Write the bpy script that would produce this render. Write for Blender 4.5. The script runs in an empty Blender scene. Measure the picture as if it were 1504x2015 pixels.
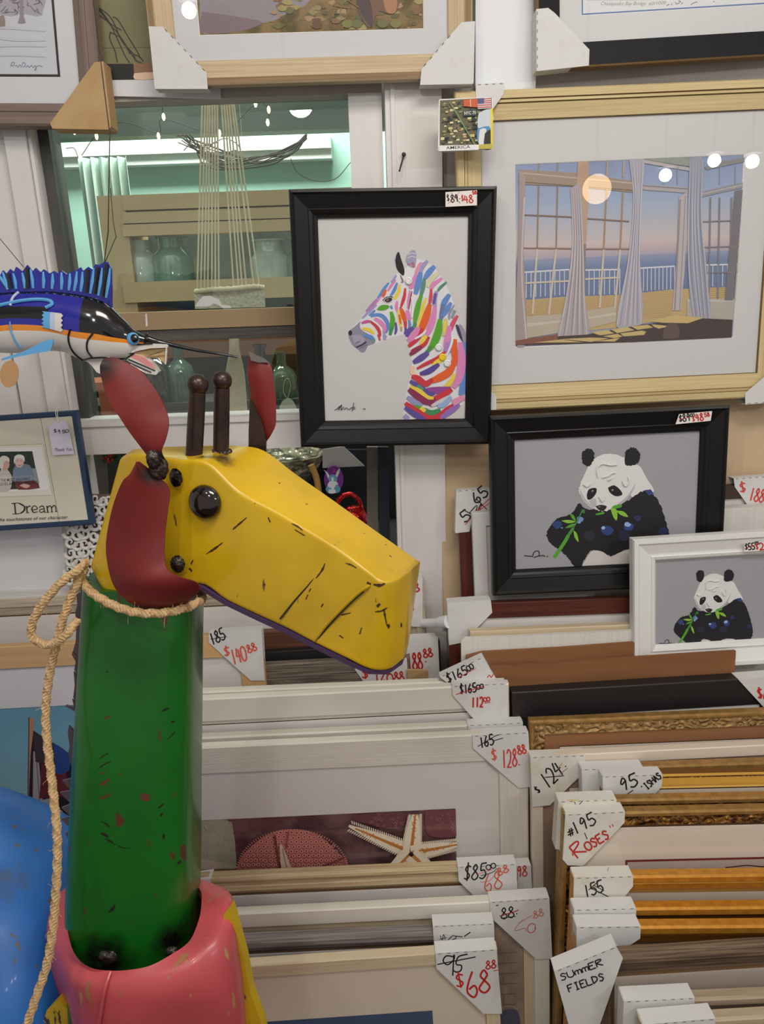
import bpy, bmesh, math, random
import numpy as np
from mathutils import Vector, Matrix, Quaternion

random.seed(7)
SC = bpy.context.scene
COL = SC.collection
R = math.radians

# ------------------------------------------------------------------ camera, light, exposure
CAM_H, FPX, PITCH, ROLL = 1.65, 1500.0, 17.0, -2.0
cam_data = bpy.data.cameras.new('camera')
cam_data.sensor_width = 36.0
cam_data.sensor_fit = 'AUTO'
cam_data.lens = 36.0 * FPX / 2015.0
cam_data.clip_start = 0.01
cam = bpy.data.objects.new('camera', cam_data)
COL.objects.link(cam)
CAM_R = Matrix.Rotation(R(90 - PITCH), 3, 'X') @ Matrix.Rotation(R(ROLL), 3, 'Z')
CAM_P = Vector((0, 0, CAM_H))
cam.matrix_world = Matrix.Translation(CAM_P) @ CAM_R.to_4x4()
SC.camera = cam
SC.view_settings.view_transform = 'Standard'
SC.view_settings.look = 'None'
SC.view_settings.gamma = 1.0
SC.view_settings.use_curve_mapping = False
SC.view_settings.exposure = 0.06
SC.cycles.use_denoising = True
SC.cycles.max_bounces = 8
SC.cycles.transparent_max_bounces = 16
SC.cycles.sample_clamp_indirect = 6.0

w = bpy.data.worlds.new('world')
SC.world = w
w.use_nodes = True
w.node_tree.nodes['Background'].inputs[0].default_value = (1.0, 0.95, 0.89, 1)
w.node_tree.nodes['Background'].inputs[1].default_value = 0.36

def area(name, loc, target, size, power, color=(1, 1, 1), sy=None):
    l = bpy.data.lights.new(name, 'AREA')
    l.energy = power
    l.color = color
    l.size = size
    if sy:
        l.shape = 'RECTANGLE'
        l.size_y = sy
    o = bpy.data.objects.new(name, l)
    COL.objects.link(o)
    o.location = loc
    o.rotation_euler = (Vector(target) - Vector(loc)).to_track_quat('-Z', 'Y').to_euler()
    return o

area('shop_light', (0.35, 0.22, 2.90), (0.15, 1.3, 0.7), 0.9, 24, (1.0, 0.95, 0.88), 0.6)
area('back_room_light', (-0.45, 2.3, 2.72), (-0.45, 2.6, 0.8), 0.9, 52, (0.95, 1.0, 0.96), 0.5)

# ------------------------------------------------------------------ pixel rays and planes
def ray(px, py):
    return CAM_R @ Vector(((px - 752.0) / FPX, -(py - 1007.5) / FPX, -1.0))

def at(px, py, Y):
    d = ray(px, py)
    return CAM_P + d * (Y / d.y)

class Pl:
    def __init__(s, o, u, v):
        s.o = Vector(o); s.u = Vector(u).normalized(); s.v = Vector(v).normalized()
        s.w = s.u.cross(s.v)
    def hit(s, px, py, off=0.0):
        d = ray(px, py)
        t = ((s.o + s.w * off) - CAM_P).dot(s.w) / d.dot(s.w)
        p = CAM_P + d * t - s.o
        return p.dot(s.u), p.dot(s.v)
    def pt(s, a, b, c=0.0):
        return s.o + s.u * a + s.v * b + s.w * c
    def mat(s):
        m = Matrix((s.u, s.v, s.w)).transposed().to_4x4()
        m.translation = s.o
        return m

def vplane(Y, lean=0.0, yaw=0.0, zref=0.6):
    l, q = R(lean), R(yaw)
    u = Vector((math.cos(q), math.sin(q), 0))
    v = Vector((-math.sin(q) * math.sin(l), math.cos(q) * math.sin(l), math.cos(l)))
    return Pl((0, Y, zref), u, v)

def project(p):
    q = CAM_R.transposed() @ (p - CAM_P)
    return 752 + FPX * q.x / -q.z, 1007.5 - FPX * q.y / -q.z

def fit_rect(c4, Y, lean=0.0, yaw=0.0):
    """Pose of a true rectangle whose corners (TL, TR, BR, BL) project to the four pixels; its centre is at depth Y."""
    base = [at(x, y, Y) for x, y in c4]
    cx = sum(p.x for p in base) / 4; cz = sum(p.z for p in base) / 4
    W = ((base[1] - base[0]).length + (base[2] - base[3]).length) / 2
    H = ((base[3] - base[0]).length + (base[2] - base[1]).length) / 2
    def basis(p):
        m = (Matrix.Rotation(p[0], 3, 'Z') @ Matrix.Rotation(-p[1], 3, 'X') @ Matrix.Rotation(p[2], 3, 'Y'))
        return m @ Vector((1, 0, 0)), m @ Vector((0, 0, 1))
    def res(p):
        u, v = basis(p)
        o = Vector((p[3], Y, p[4]))
        r = []
        for (sx, sy), (x, y) in zip(((-1, 1), (1, 1), (1, -1), (-1, -1)), c4):
            q = project(o + u * (sx * p[5] / 2) + v * (sy * p[6] / 2))
            r += [q[0] - x, q[1] - y]
        r += [(p[0] - R(yaw)) / R(0.25), (p[1] - R(lean)) / R(0.25)]
        return np.array(r)
    p = np.array([R(yaw), R(lean), 0.0, cx, cz, W, H])
    for _ in range(14):
        r0 = res(p)
        J = np.zeros((10, 7))
        for k in range(7):
            q = p.copy(); q[k] += 1e-5
            J[:, k] = (res(q) - r0) / 1e-5
        p = p - np.linalg.lstsq(J, r0, rcond=None)[0]
    u, v = basis(p)
    return Pl((p[3], Y, p[4]), u, v), p[5], p[6]

# ------------------------------------------------------------------ materials
def lin(c):
    return tuple((x / 255.0 / 12.92) if x / 255.0 <= 0.04045 else ((x / 255.0 + 0.055) / 1.055) ** 2.4 for x in c) + (1.0,)

MATS = {}
def pbr(name, col, rough=0.5, metal=0.0, spec=0.5, coat=0.0, var=None, bump=None, emit=0.0, coords='Object'):
    if name in MATS:
        return MATS[name]
    m = bpy.data.materials.new(name); MATS[name] = m
    m.use_nodes = True
    nt = m.node_tree; b = nt.nodes['Principled BSDF']
    b.inputs['Base Color'].default_value = lin(col)
    b.inputs['Roughness'].default_value = rough
    b.inputs['Metallic'].default_value = metal
    b.inputs['Specular IOR Level'].default_value = spec
    b.inputs['Coat Weight'].default_value = coat
    b.inputs['Coat Roughness'].default_value = 0.08
    if emit:
        b.inputs['Emission Color'].default_value = lin(col)
        b.inputs['Emission Strength'].default_value = emit
    if var or bump:
        tc = nt.nodes.new('ShaderNodeTexCoord')
    if var:                       # (scale xyz, second colour, contrast lo, hi)
        sc, c2, lo, hi = var
        mp = nt.nodes.new('ShaderNodeMapping'); mp.inputs['Scale'].default_value = sc
        nz = nt.nodes.new('ShaderNodeTexNoise'); nz.inputs['Scale'].default_value = 1.0; nz.inputs['Detail'].default_value = 6; nz.inputs['Roughness'].default_value = 0.62
        mr = nt.nodes.new('ShaderNodeMapRange'); mr.inputs[1].default_value = lo; mr.inputs[2].default_value = hi
        mx = nt.nodes.new('ShaderNodeMix'); mx.data_type = 'RGBA'
        mx.inputs[6].default_value = lin(col); mx.inputs[7].default_value = lin(c2)
        nt.links.new(tc.outputs[coords], mp.inputs[0]); nt.links.new(mp.outputs[0], nz.inputs[0])
        nt.links.new(nz.outputs[0], mr.inputs[0]); nt.links.new(mr.outputs[0], mx.inputs[0]); nt.links.new(mx.outputs[2], b.inputs['Base Color'])
    if bump:                      # (scale xyz, distance, kind)
        sc, dist, kind = bump
        mp2 = nt.nodes.new('ShaderNodeMapping'); mp2.inputs['Scale'].default_value = sc
        nt.links.new(tc.outputs[coords], mp2.inputs[0])
        if kind == 'noise':
            t = nt.nodes.new('ShaderNodeTexNoise'); t.inputs['Scale'].default_value = 1.0; t.inputs['Detail'].default_value = 4
            out = t.outputs[0]
        elif kind == 'voronoi':
            t = nt.nodes.new('ShaderNodeTexVoronoi'); t.inputs['Scale'].default_value = 1.0; t.feature = 'SMOOTH_F1'
            out = t.outputs[0]
        else:
            t = nt.nodes.new('ShaderNodeTexWave'); t.inputs['Scale'].default_value = 1.0; t.inputs['Distortion'].default_value = 3.0
            out = t.outputs[1]
        nt.links.new(mp2.outputs[0], t.inputs[0])
        bp = nt.nodes.new('ShaderNodeBump'); bp.inputs['Distance'].default_value = dist; bp.inputs['Strength'].default_value = 1.0
        nt.links.new(out, bp.inputs['Height']); nt.links.new(bp.outputs[0], b.inputs['Normal'])
    return m

def wood(name, c1, c2, rough=0.55, su=5.0, sv=220.0, lo=0.35, hi=0.68, metal=0.0):
    return pbr(name, c1, rough, metal, 0.35, 0.0, ((su, sv, 1), c2, lo, hi), ((su * 1.5, sv * 1.4, 1), 0.0006, 'noise'), coords='UV')

def carved(name, c1, c2, su, sv, dist, rough=0.34, metal=0.85):
    """Gilt moulding with a carved running ornament (UV in metres along the bar)."""
    m = pbr(name, c1, rough, metal, 0.5, 0.0, ((su * 0.9, sv, 1), c2, 0.40, 0.60), None, coords='UV')
    nt = m.node_tree; b = nt.nodes['Principled BSDF']
    tc = nt.nodes.new('ShaderNodeTexCoord'); mp = nt.nodes.new('ShaderNodeMapping'); mp.inputs['Scale'].default_value = (su, sv, 1)
    v = nt.nodes.new('ShaderNodeTexVoronoi'); v.inputs['Scale'].default_value = 1.0; v.feature = 'SMOOTH_F1'
    sn = nt.nodes.new('ShaderNodeMath'); sn.operation = 'MULTIPLY'; sn.inputs[1].default_value = 13.0
    s2 = nt.nodes.new('ShaderNodeMath'); s2.operation = 'SINE'
    bp = nt.nodes.new('ShaderNodeBump'); bp.inputs['Distance'].default_value = dist; bp.inputs['Strength'].default_value = 1.0
    nt.links.new(tc.outputs['UV'], mp.inputs[0]); nt.links.new(mp.outputs[0], v.inputs[0]); nt.links.new(v.outputs[0], sn.inputs[0])
    nt.links.new(sn.outputs[0], s2.inputs[0]); nt.links.new(s2.outputs[0], bp.inputs['Height']); nt.links.new(bp.outputs[0], b.inputs['Normal'])
    return m

def glass(name, tint=(1, 1, 1), ior=1.45, rough=0.0):
    if name in MATS:
        return MATS[name]
    m = bpy.data.materials.new(name); MATS[name] = m
    m.use_nodes = True
    nt = m.node_tree; nt.nodes.clear()
    out = nt.nodes.new('ShaderNodeOutputMaterial'); mx = nt.nodes.new('ShaderNodeMixShader')
    tr = nt.nodes.new('ShaderNodeBsdfTransparent'); tr.inputs[0].default_value = tint + (1,)
    gl = nt.nodes.new('ShaderNodeBsdfGlossy'); gl.inputs['Roughness'].default_value = rough
    lw = nt.nodes.new('ShaderNodeLayerWeight'); lw.inputs[0].default_value = 0.5
    pw = nt.nodes.new('ShaderNodeMath'); pw.operation = 'POWER'; pw.inputs[1].default_value = 5.0
    fr = nt.nodes.new('ShaderNodeMath'); fr.operation = 'MULTIPLY_ADD'; fr.inputs[1].default_value = 0.9; fr.inputs[2].default_value = 2 * ((ior - 1) / (ior + 1)) ** 2
    nt.links.new(lw.outputs['Facing'], pw.inputs[0]); nt.links.new(pw.outputs[0], fr.inputs[0])
    nt.links.new(fr.outputs[0], mx.inputs[0]); nt.links.new(tr.outputs[0], mx.inputs[1]); nt.links.new(gl.outputs[0], mx.inputs[2])
    nt.links.new(mx.outputs[0], out.inputs[0])
    return m

def paint(name, col, worn, spots=(), rough=0.33, amount=0.66, soot=(26, 20, 16), coat=0.25):
    """Weathered enamel on sheet metal: chips that show worn metal, soft blotches, and soot around welds at SPOTS ((x,y,z), radius)."""
    m = pbr(name, col, rough, 0.0, 0.5, coat)
    nt = m.node_tree; b = nt.nodes['Principled BSDF']; L = nt.links.new
    tc = nt.nodes.new('ShaderNodeTexCoord')
    def noise(sc, det=5, rot=0.0):
        mp = nt.nodes.new('ShaderNodeMapping'); mp.inputs['Scale'].default_value = sc; mp.inputs['Rotation'].default_value = (0, rot, 0)
        n = nt.nodes.new('ShaderNodeTexNoise'); n.inputs['Scale'].default_value = 1.0; n.inputs['Detail'].default_value = det
        L(tc.outputs['Object'], mp.inputs[0]); L(mp.outputs[0], n.inputs[0])
        return n
    def mixc(fac, a, c):
        x = nt.nodes.new('ShaderNodeMix'); x.data_type = 'RGBA'
        L(fac, x.inputs[0])
        if isinstance(a, tuple): x.inputs[6].default_value = a
        else: L(a, x.inputs[6])
        x.inputs[7].default_value = c
        return x.outputs[2]
    def rng(src, lo, hi):
        r = nt.nodes.new('ShaderNodeMapRange'); r.inputs[1].default_value = lo; r.inputs[2].default_value = hi
        L(src, r.inputs[0]); return r.outputs[0]
    dk = tuple(x * 0.74 for x in lin(col)[:3]) + (1,)
    c = mixc(rng(noise((9, 9, 9), 3).outputs[0], 0.42, 0.75), lin(col), dk)
    chip = noise((70, 70, 20), 7, 0.9)
    c = mixc(rng(chip.outputs[0], amount, amount + 0.02), c, lin(worn))
    n2 = noise((60, 60, 60), 4)
    for (p, r) in spots:
        vm = nt.nodes.new('ShaderNodeVectorMath'); vm.operation = 'DISTANCE'
        L(tc.outputs['Object'], vm.inputs[0]); vm.inputs[1].default_value = p
        ad = nt.nodes.new('ShaderNodeMath'); ad.operation = 'MULTIPLY_ADD'
        L(n2.outputs[0], ad.inputs[0]); ad.inputs[1].default_value = r * 0.9; L(vm.outputs['Value'], ad.inputs[2])
        c = mixc(rng(ad.outputs[0], r * 1.35, r * 0.75), c, lin(soot))
    L(c, b.inputs['Base Color'])
    bp = nt.nodes.new('ShaderNodeBump'); bp.inputs['Distance'].default_value = 0.0015; bp.inputs['Strength'].default_value = 0.35
    L(noise((14, 14, 14), 2).outputs[0], bp.inputs['Height']); L(bp.outputs[0], b.inputs['Normal'])
    return m

# ------------------------------------------------------------------ meshes
class MB:
    def __init__(s):
        s.v = []; s.f = []; s.m = []; s.uv = []; s.mats = []
    def mi(s, m):
        if m not in s.mats: s.mats.append(m)
        return s.mats.index(m)
    def face(s, pts, m, uv=None):
        k = len(s.v); s.v += [tuple(p) for p in pts]; s.f.append(list(range(k, k + len(pts)))); s.m.append(s.mi(m)); s.uv.append(uv)
    def prism(s, pts, back, m, side=None):
        """PTS: an outline seen counter-clockwise from the front; BACK: the vector to its back face."""
        pts = [Vector(p) for p in pts]; b = Vector(back); n = len(pts); k = len(s.v)
        s.v += [tuple(p) for p in pts] + [tuple(p + b) for p in pts]
        s.f.append(list(range(k, k + n))); s.m.append(s.mi(m)); s.uv.append(None)
        s.f.append([k + n + i for i in reversed(range(n))]); s.m.append(s.mi(side or m)); s.uv.append(None)
        for i in range(n):
            j = (i + 1) % n
            s.f.append([k + i, k + n + i, k + n + j, k + j]); s.m.append(s.mi(side or m)); s.uv.append(None)
    def box(s, lo, hi, m):
        x0, y0, z0 = lo; x1, y1, z1 = hi
        s.prism([(x0, y0, z0), (x1, y0, z0), (x1, y0, z1), (x0, y0, z1)], (0, y1 - y0, 0), m)
    def obox(s, lo, hi, m, mat4):
        k = len(s.v); s.box(lo, hi, m)
        for i in range(k, len(s.v)): s.v[i] = tuple(mat4 @ Vector(s.v[i]))
    def loft(s, rings, m, closed=True, caps=True, fm=None):
        k = len(s.v); n = len(rings[0])
        for r in rings: s.v += [tuple(p) for p in r]
        for i in range(len(rings) - 1):
            for j in range(n if closed else n - 1):
                a = k + i * n + j; b = k + i * n + (j + 1) % n
                s.f.append([a, b, b + n, a + n]); s.m.append(s.mi(fm(i, j) if fm else m)); s.uv.append(None)
        if caps and closed:
            s.f.append([k + j for j in reversed(range(n))]); s.m.append(s.mi(m)); s.uv.append(None)
            s.f.append([k + (len(rings) - 1) * n + j for j in range(n)]); s.m.append(s.mi(m)); s.uv.append(None)
    def tube(s, path, r, m, n=10, caps=True):
        path = [Vector(p) for p in path]
        rr = r if isinstance(r, (list, tuple)) else [r] * len(path)
        rings = []; t0 = None
        for i, p in enumerate(path):
            t = (path[min(i + 1, len(path) - 1)] - path[max(i - 1, 0)]).normalized()
            if t0 is None:
                a = Vector((0, 0, 1)) if abs(t.z) < 0.9 else Vector((1, 0, 0))
                x = t.cross(a).normalized()
            else:
                x = (t0.rotation_difference(t) @ x); x = (x - t * x.dot(t)).normalized()
            t0 = t; y = t.cross(x)
            rings.append([p + (x * math.cos(2 * math.pi * q / n) + y * math.sin(2 * math.pi * q / n)) * rr[i] for q in range(n)])
        s.loft(rings, m, True, caps)
    def ball(s, c, rad, m, nu=20, nv=12, axes=None):
        """An ellipsoid; RAD a number or three along AXES."""
        c = Vector(c); rad = rad if isinstance(rad, (tuple, list)) else (rad, rad, rad)
        ax = axes or (Vector((1, 0, 0)), Vector((0, 1, 0)), Vector((0, 0, 1)))
        rings = []
        for i in range(nv + 1):
            th = math.pi * (i + 0.0) / nv
            th = min(max(th, 0.02), math.pi - 0.02)
            rings.append([c + ax[0] * (rad[0] * math.sin(th) * math.cos(2 * math.pi * j / nu)) + ax[1] * (rad[1] * math.sin(th) * math.sin(2 * math.pi * j / nu)) - ax[2] * (rad[2] * math.cos(th)) for j in range(nu)])
        s.loft(rings, m)
    def sheet(s, rows, m, thick, normal):
        """A bent sheet through ROWS of points, THICK deep along NORMAL."""
        nrm = Vector(normal).normalized() * thick
        n = len(rows[0])
        rings = [list(r) + [Vector(p) + nrm for p in reversed(r)] for r in rows]
        s.loft(rings, m, True, True)
    def build(s, name, parent=None, smooth=False, mat4=None, sharp=40.0, weld=False):
        me = bpy.data.meshes.new(name)
        me.from_pydata(s.v, [], s.f)
        for m in s.mats: me.materials.append(m)
        for p, i in zip(me.polygons, s.m): p.material_index = i
        if any(u is not None for u in s.uv):
            lay = me.uv_layers.new(name='UVMap')
            for p, u in zip(me.polygons, s.uv):
                if u is not None:
                    for li, c in zip(p.loop_indices, u): lay.data[li].uv = c
        if mat4 is not None: me.transform(mat4)
        bm = bmesh.new(); bm.from_mesh(me)
        if weld: bmesh.ops.remove_doubles(bm, verts=bm.verts, dist=1e-6)
        bmesh.ops.recalc_face_normals(bm, faces=bm.faces) if weld else None
        bm.to_mesh(me); bm.free()
        if smooth:
            me.polygons.foreach_set('use_smooth', [True] * len(me.polygons))
            me.set_sharp_from_angle(angle=R(sharp))
        o = bpy.data.objects.new(name, me); COL.objects.link(o)
        if parent is not None: o.parent = parent
        return o

def tag(o, label=None, cat=None, group=None, kind=None):
    if label: o['label'] = label
    if cat: o['category'] = cat
    if group: o['group'] = group
    if kind: o['kind'] = kind
    return o

def root(name, mat4, label, cat, group=None):
    o = bpy.data.objects.new(name, None); COL.objects.link(o)
    o.empty_display_size = 0.03
    o.matrix_world = mat4 if isinstance(mat4, Matrix) else Matrix.Translation(mat4)
    return tag(o, label, cat, group)

def smooth_path(pts, k=6):
    pts = [np.array(p, float) for p in pts]
    if len(pts) < 3: return [tuple(p) for p in pts]
    P = [2 * pts[0] - pts[1]] + pts + [2 * pts[-1] - pts[-2]]
    out = []
    for i in range(1, len(P) - 2):
        for t in range(k):
            t = t / k
            out.append(tuple(0.5 * ((2 * P[i]) + (-P[i - 1] + P[i + 1]) * t + (2 * P[i - 1] - 5 * P[i] + 4 * P[i + 1] - P[i + 2]) * t * t + (-P[i - 1] + 3 * P[i] - 3 * P[i + 1] + P[i + 2]) * t ** 3)))
    out.append(tuple(pts[-1]))
    return out

def flat(name, c, rough=0.6):
    return pbr(name, c, rough)
def ink(c, rough=0.6):
    return pbr('pigment_%02x%02x%02x' % tuple(int(x) for x in c), c, rough)

class Art:
    """Flat picture or lettering lying on a plane, its outlines given in photograph pixels (through MAP when read off an enlargement)."""
    def __init__(s, P, off=0.0, mp=None, step=0.00003):
        s.clip = None; s.P = P; s.off = off; s.mb = MB(); s.mp = mp or (lambda x, y: (x, y)); s.h = off; s.step = step
    def cut(s, ab):
        """Trim an outline to the picture's own edge."""
        if s.clip is None: return ab
        x0, y0, x1, y1 = s.clip
        for ax, lim, sg in ((0, x0, 1), (0, x1, -1), (1, y0, 1), (1, y1, -1)):
            out = []
            for i in range(len(ab)):
                p, q = ab[i - 1], ab[i]
                ip, iq = (p[ax] - lim) * sg >= 0, (q[ax] - lim) * sg >= 0
                if ip != iq:
                    t = (lim - p[ax]) / (q[ax] - p[ax]); out.append((p[0] + (q[0] - p[0]) * t, p[1] + (q[1] - p[1]) * t))
                if iq: out.append(q)
            ab = out
            if not ab: return ab
        return ab
    def loc(s, p):
        return s.P.hit(*s.mp(*p), s.off)
    def put(s, ab, m, uv=False):
        s.h += s.step
        # wind counter-clockwise so that faces look at the viewer
        ar = sum(ab[i][0] * ab[(i + 1) % len(ab)][1] - ab[(i + 1) % len(ab)][0] * ab[i][1] for i in range(len(ab)))
        if ar < 0: ab = ab[::-1]
        ab = s.cut(ab)
        if len(ab) < 3: return
        s.mb.face([(a, b, s.h) for a, b in ab], m, [(a, b) for a, b in ab] if uv else None)
    def poly(s, pts, col, sm=0, jag=0.0):
        m = ink(col) if isinstance(col, tuple) else col
        if sm: pts = smooth_path(list(pts) + [pts[0]], sm)[:-1]
        if jag: 
            q = []
            for i, p in enumerate(pts):
                n = pts[(i + 1) % len(pts)]
                for t in (0, 0.33, 0.66):
                    q.append((p[0] + (n[0] - p[0]) * t + random.uniform(-jag, jag), p[1] + (n[1] - p[1]) * t + random.uniform(-jag, jag)))
            pts = q
        s.put([s.loc(p) for p in pts], m)
    def line(s, pts, wd, col, sm=4, taper=False, tap=0.35):
        """A stroke WD wide (in the units of the points; a list for a varying width)."""
        m = ink(col) if isinstance(col, tuple) else col
        n0 = len(pts)
        ws = wd if isinstance(wd, (list, tuple)) else [wd] * n0
        if sm and n0 > 2:
            q = smooth_path([(p[0], p[1], x) for p, x in zip(pts, ws)], sm)
            pts = [(a, b) for a, b, c in q]; ws = [c for a, b, c in q]
        if taper:
            k = len(pts)
            ws = [x * (tap + (1 - tap) * math.sin(math.pi * min(max((i + 0.6) / k, 0), 1))) for i, x in enumerate(ws)]
        Lp, Rp = [], []
        for i, p in enumerate(pts):
            a = pts[max(i - 1, 0)]; b = pts[min(i + 1, len(pts) - 1)]
            dx, dy = b[0] - a[0], b[1] - a[1]; d = math.hypot(dx, dy) or 1
            nx, ny = -dy / d * ws[i] / 2, dx / d * ws[i] / 2
            Lp.append((p[0] + nx, p[1] + ny)); Rp.append((p[0] - nx, p[1] - ny))
        s.h += s.step
        L2 = [s.loc(p) for p in Lp]; R2 = [s.loc(p) for p in Rp]
        for i in range(len(pts) - 1):
            ab = [L2[i], L2[i + 1], R2[i + 1], R2[i]]
            ar = sum(ab[k][0] * ab[(k + 1) % 4][1] - ab[(k + 1) % 4][0] * ab[k][1] for k in range(4))
            if ar < 0: ab = ab[::-1]
            ab = s.cut(ab)
            if len(ab) > 2: s.mb.face([(a, b, s.h) for a, b in ab], m)
    def dot(s, x, y, r, col, ry=None, n=14):
        s.poly([(x + r * math.cos(2 * math.pi * k / n), y + (ry or r) * math.sin(2 * math.pi * k / n)) for k in range(n)], col)
    def write(s, text, p0, p1, h, wd, col, slant=0.0, gap=0.22):
        """Hand lettering along the baseline p0-p1, H tall."""
        bx, by = p1[0] - p0[0], p1[1] - p0[1]; L = math.hypot(bx, by); ux, uy = bx / L, by / L; vx, vy = uy, -ux
        n = len(text); cw = L / (n + gap * (n - 1))
        for i, ch in enumerate(text):
            g = GLYPH.get(ch)
            if not g: continue
            x0 = i * cw * (1 + gap)
            for st in g.split('/'):
                pts = []
                for q in st.split():
                    gx, gy = int(q[0], 36) / 6.0, int(q[1], 36) / 9.0
                    X = x0 + gx * cw + slant * gy * h; Yv = gy * h
                    pts.append((p0[0] + ux * X + vx * Yv, p0[1] + uy * X + vy * Yv))
                if len(pts) == 1: pts = [pts[0], (pts[0][0] + wd, pts[0][1])]
                s.line(pts, wd * 1.6, col, 4)
    def typeset(s, text, p0, p1, h, col, shear=0.0, bold=0.0):
        """Printed lettering in the built-in face, fitted to the baseline p0-p1 and height h."""
        cu = bpy.data.curves.new('lettering', 'FONT'); cu.body = text; cu.offset = bold; cu.resolution_u = 3
        ob = bpy.data.objects.new('lettering', cu); COL.objects.link(ob)
        dg = bpy.context.evaluated_depsgraph_get()
        me = ob.evaluated_get(dg).to_mesh()
        vs = [v.co.copy() for v in me.vertices]; fs = [list(p.vertices) for p in me.polygons]
        ob.evaluated_get(dg).to_mesh_clear()
        bpy.data.objects.remove(ob); bpy.data.curves.remove(cu)
        if not vs: return
        x1 = max(v.x for v in vs); x0 = min(v.x for v in vs); hh = 0.72
        bx, by = p1[0] - p0[0], p1[1] - p0[1]; L = math.hypot(bx, by); ux, uy = bx / L, by / L; vx, vy = uy, -ux
        s.h += s.step
        m = ink(col)
        def tr(v):
            X = (v.x - x0) / (x1 - x0) * L + shear * v.y / hh * h; Yv = v.y / hh * h
            a, b = s.loc((p0[0] + ux * X + vx * Yv, p0[1] + uy * X + vy * Yv))
            return (a, b, s.h)
        for f in fs:
            pts = [tr(vs[i]) for i in f]
            if s.clip is None or all(s.clip[0] <= q[0] <= s.clip[2] and s.clip[1] <= q[1] <= s.clip[3] for q in pts): s.mb.face(pts, m)

GLYPH = {
 '0': '39 07 02 30 62 67 39', '1': '39 30', '2': '07 29 57 43 00/00 60', '3': '08 39 57 35/35 63 30 01', '4': '29 04/04 64/48 40',
 '5': '69 19/19 15 45 62 30 01', '6': '49 15 02 30 52 44 13', '7': '09 69/69 20', '8': '57 39 17 35 62 30 02 35 57', '9': '57 39 16 25 46 57/57 40',
 '$': '68 39 17 35 53 31 02/3b 30', '.': '30', '-': '05 65', '"': '29 27/49 47', "'": '39 37', '#': '20 49/40 69/03 63/16 76',
 'A': '00 39/39 60/14 54', 'C': '67 39 06 03 30 62', 'D': '00 09/09 57 53 00', 'E': '09 00/09 69/05 45/00 60', 'F': '00 09/09 69/05 45', 'H': '00 09/60 69/05 65',
 'I': '30 39/19 59/10 50', 'L': '09 00/00 60', 'M': '00 09/09 33/33 69/69 60', 'm': '00 05/05 26 35 30/35 56 65 60', 'N': '00 09/09 60/60 69', 'O': '39 07 02 30 62 67 39',
 'R': '00 09/09 59 57 05/05 60', 'S': '67 39 17 35 53 30 01', 'U': '09 02 30 62 69', 'T': '09 69/39 30', 'Y': '09 35/69 35/35 30', 'u': '06 01 30 51 56/56 60',
 'h': '00 09/04 36 54 60', 'a': '55 26 03 10 42 55/55 60', 'n': '00 06/04 36 54 60', 'k': '00 09/56 03/23 60', 'o': '36 04 02 30 52 54 36', 'r': '00 06/03 36 55', 'e': '03 53 36 03 20 51', ' ': '',
}
def crop(ox, oy, sc):
    return lambda x, y: (ox + x / sc, oy + y / sc)
# ------------------------------------------------------------------ frames and cardboard corners
def moulding(mb, rect, prof, mats):
    """Sweep the section PROF [(inset from the outer edge, height toward the viewer)] round RECT with mitred corners."""
    x0, y0, x1, y1 = rect
    rings = []; s = 0; ss = []
    for i, (a, c) in enumerate(prof):
        if i: s += math.hypot(a - prof[i - 1][0], c - prof[i - 1][1])
        ss.append(s)
        rings.append([(x0 + a, y0 + a, c), (x1 - a, y0 + a, c), (x1 - a, y1 - a, c), (x0 + a, y1 - a, c)])
    for i in range(len(prof) - 1):
        m = mats[min(i, len(mats) - 1)]
        for k in range(4):
            j = (k + 1) % 4
            A, B = rings[i][k], rings[i][j]; D, E = rings[i + 1][k], rings[i + 1][j]
            ax = 0 if k % 2 == 0 else 1; of = k * 1.37
            mb.face([A, B, E, D], m, [(A[ax] + of, ss[i] + k * 0.31), (B[ax] + of, ss[i] + k * 0.31), (E[ax] + of, ss[i + 1] + k * 0.31), (D[ax] + of, ss[i + 1] + k * 0.31)])

def bands(mb, rect, win, w, m, lip=None):
    """A mat board: RECT with the opening WIN cut out, facing the viewer at height w, its bevel LIP."""
    x0, y0, x1, y1 = rect; a0, b0, a1, b1 = win
    O = [(x0, y0), (x1, y0), (x1, y1), (x0, y1)]; I = [(a0, b0), (a1, b0), (a1, b1), (a0, b1)]
    d = 0.0014
    J = [(a0 + d, b0 + d), (a1 - d, b0 + d), (a1 - d, b1 - d), (a0 + d, b1 - d)]
    for k in range(4):
        j = (k + 1) % 4
        mb.face([O[k] + (w,), O[j] + (w,), I[j] + (w,), I[k] + (w,)], m)
        mb.face([I[k] + (w,), I[j] + (w,), J[j] + (w - 0.0014,), J[k] + (w - 0.0014,)], lip or m)

BACK = lambda: pbr('brown_backing_paper', (150, 118, 84), 0.8)
WHITE_BEVEL = lambda: flat('mat_bevel', (242, 240, 236), 0.7)

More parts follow.
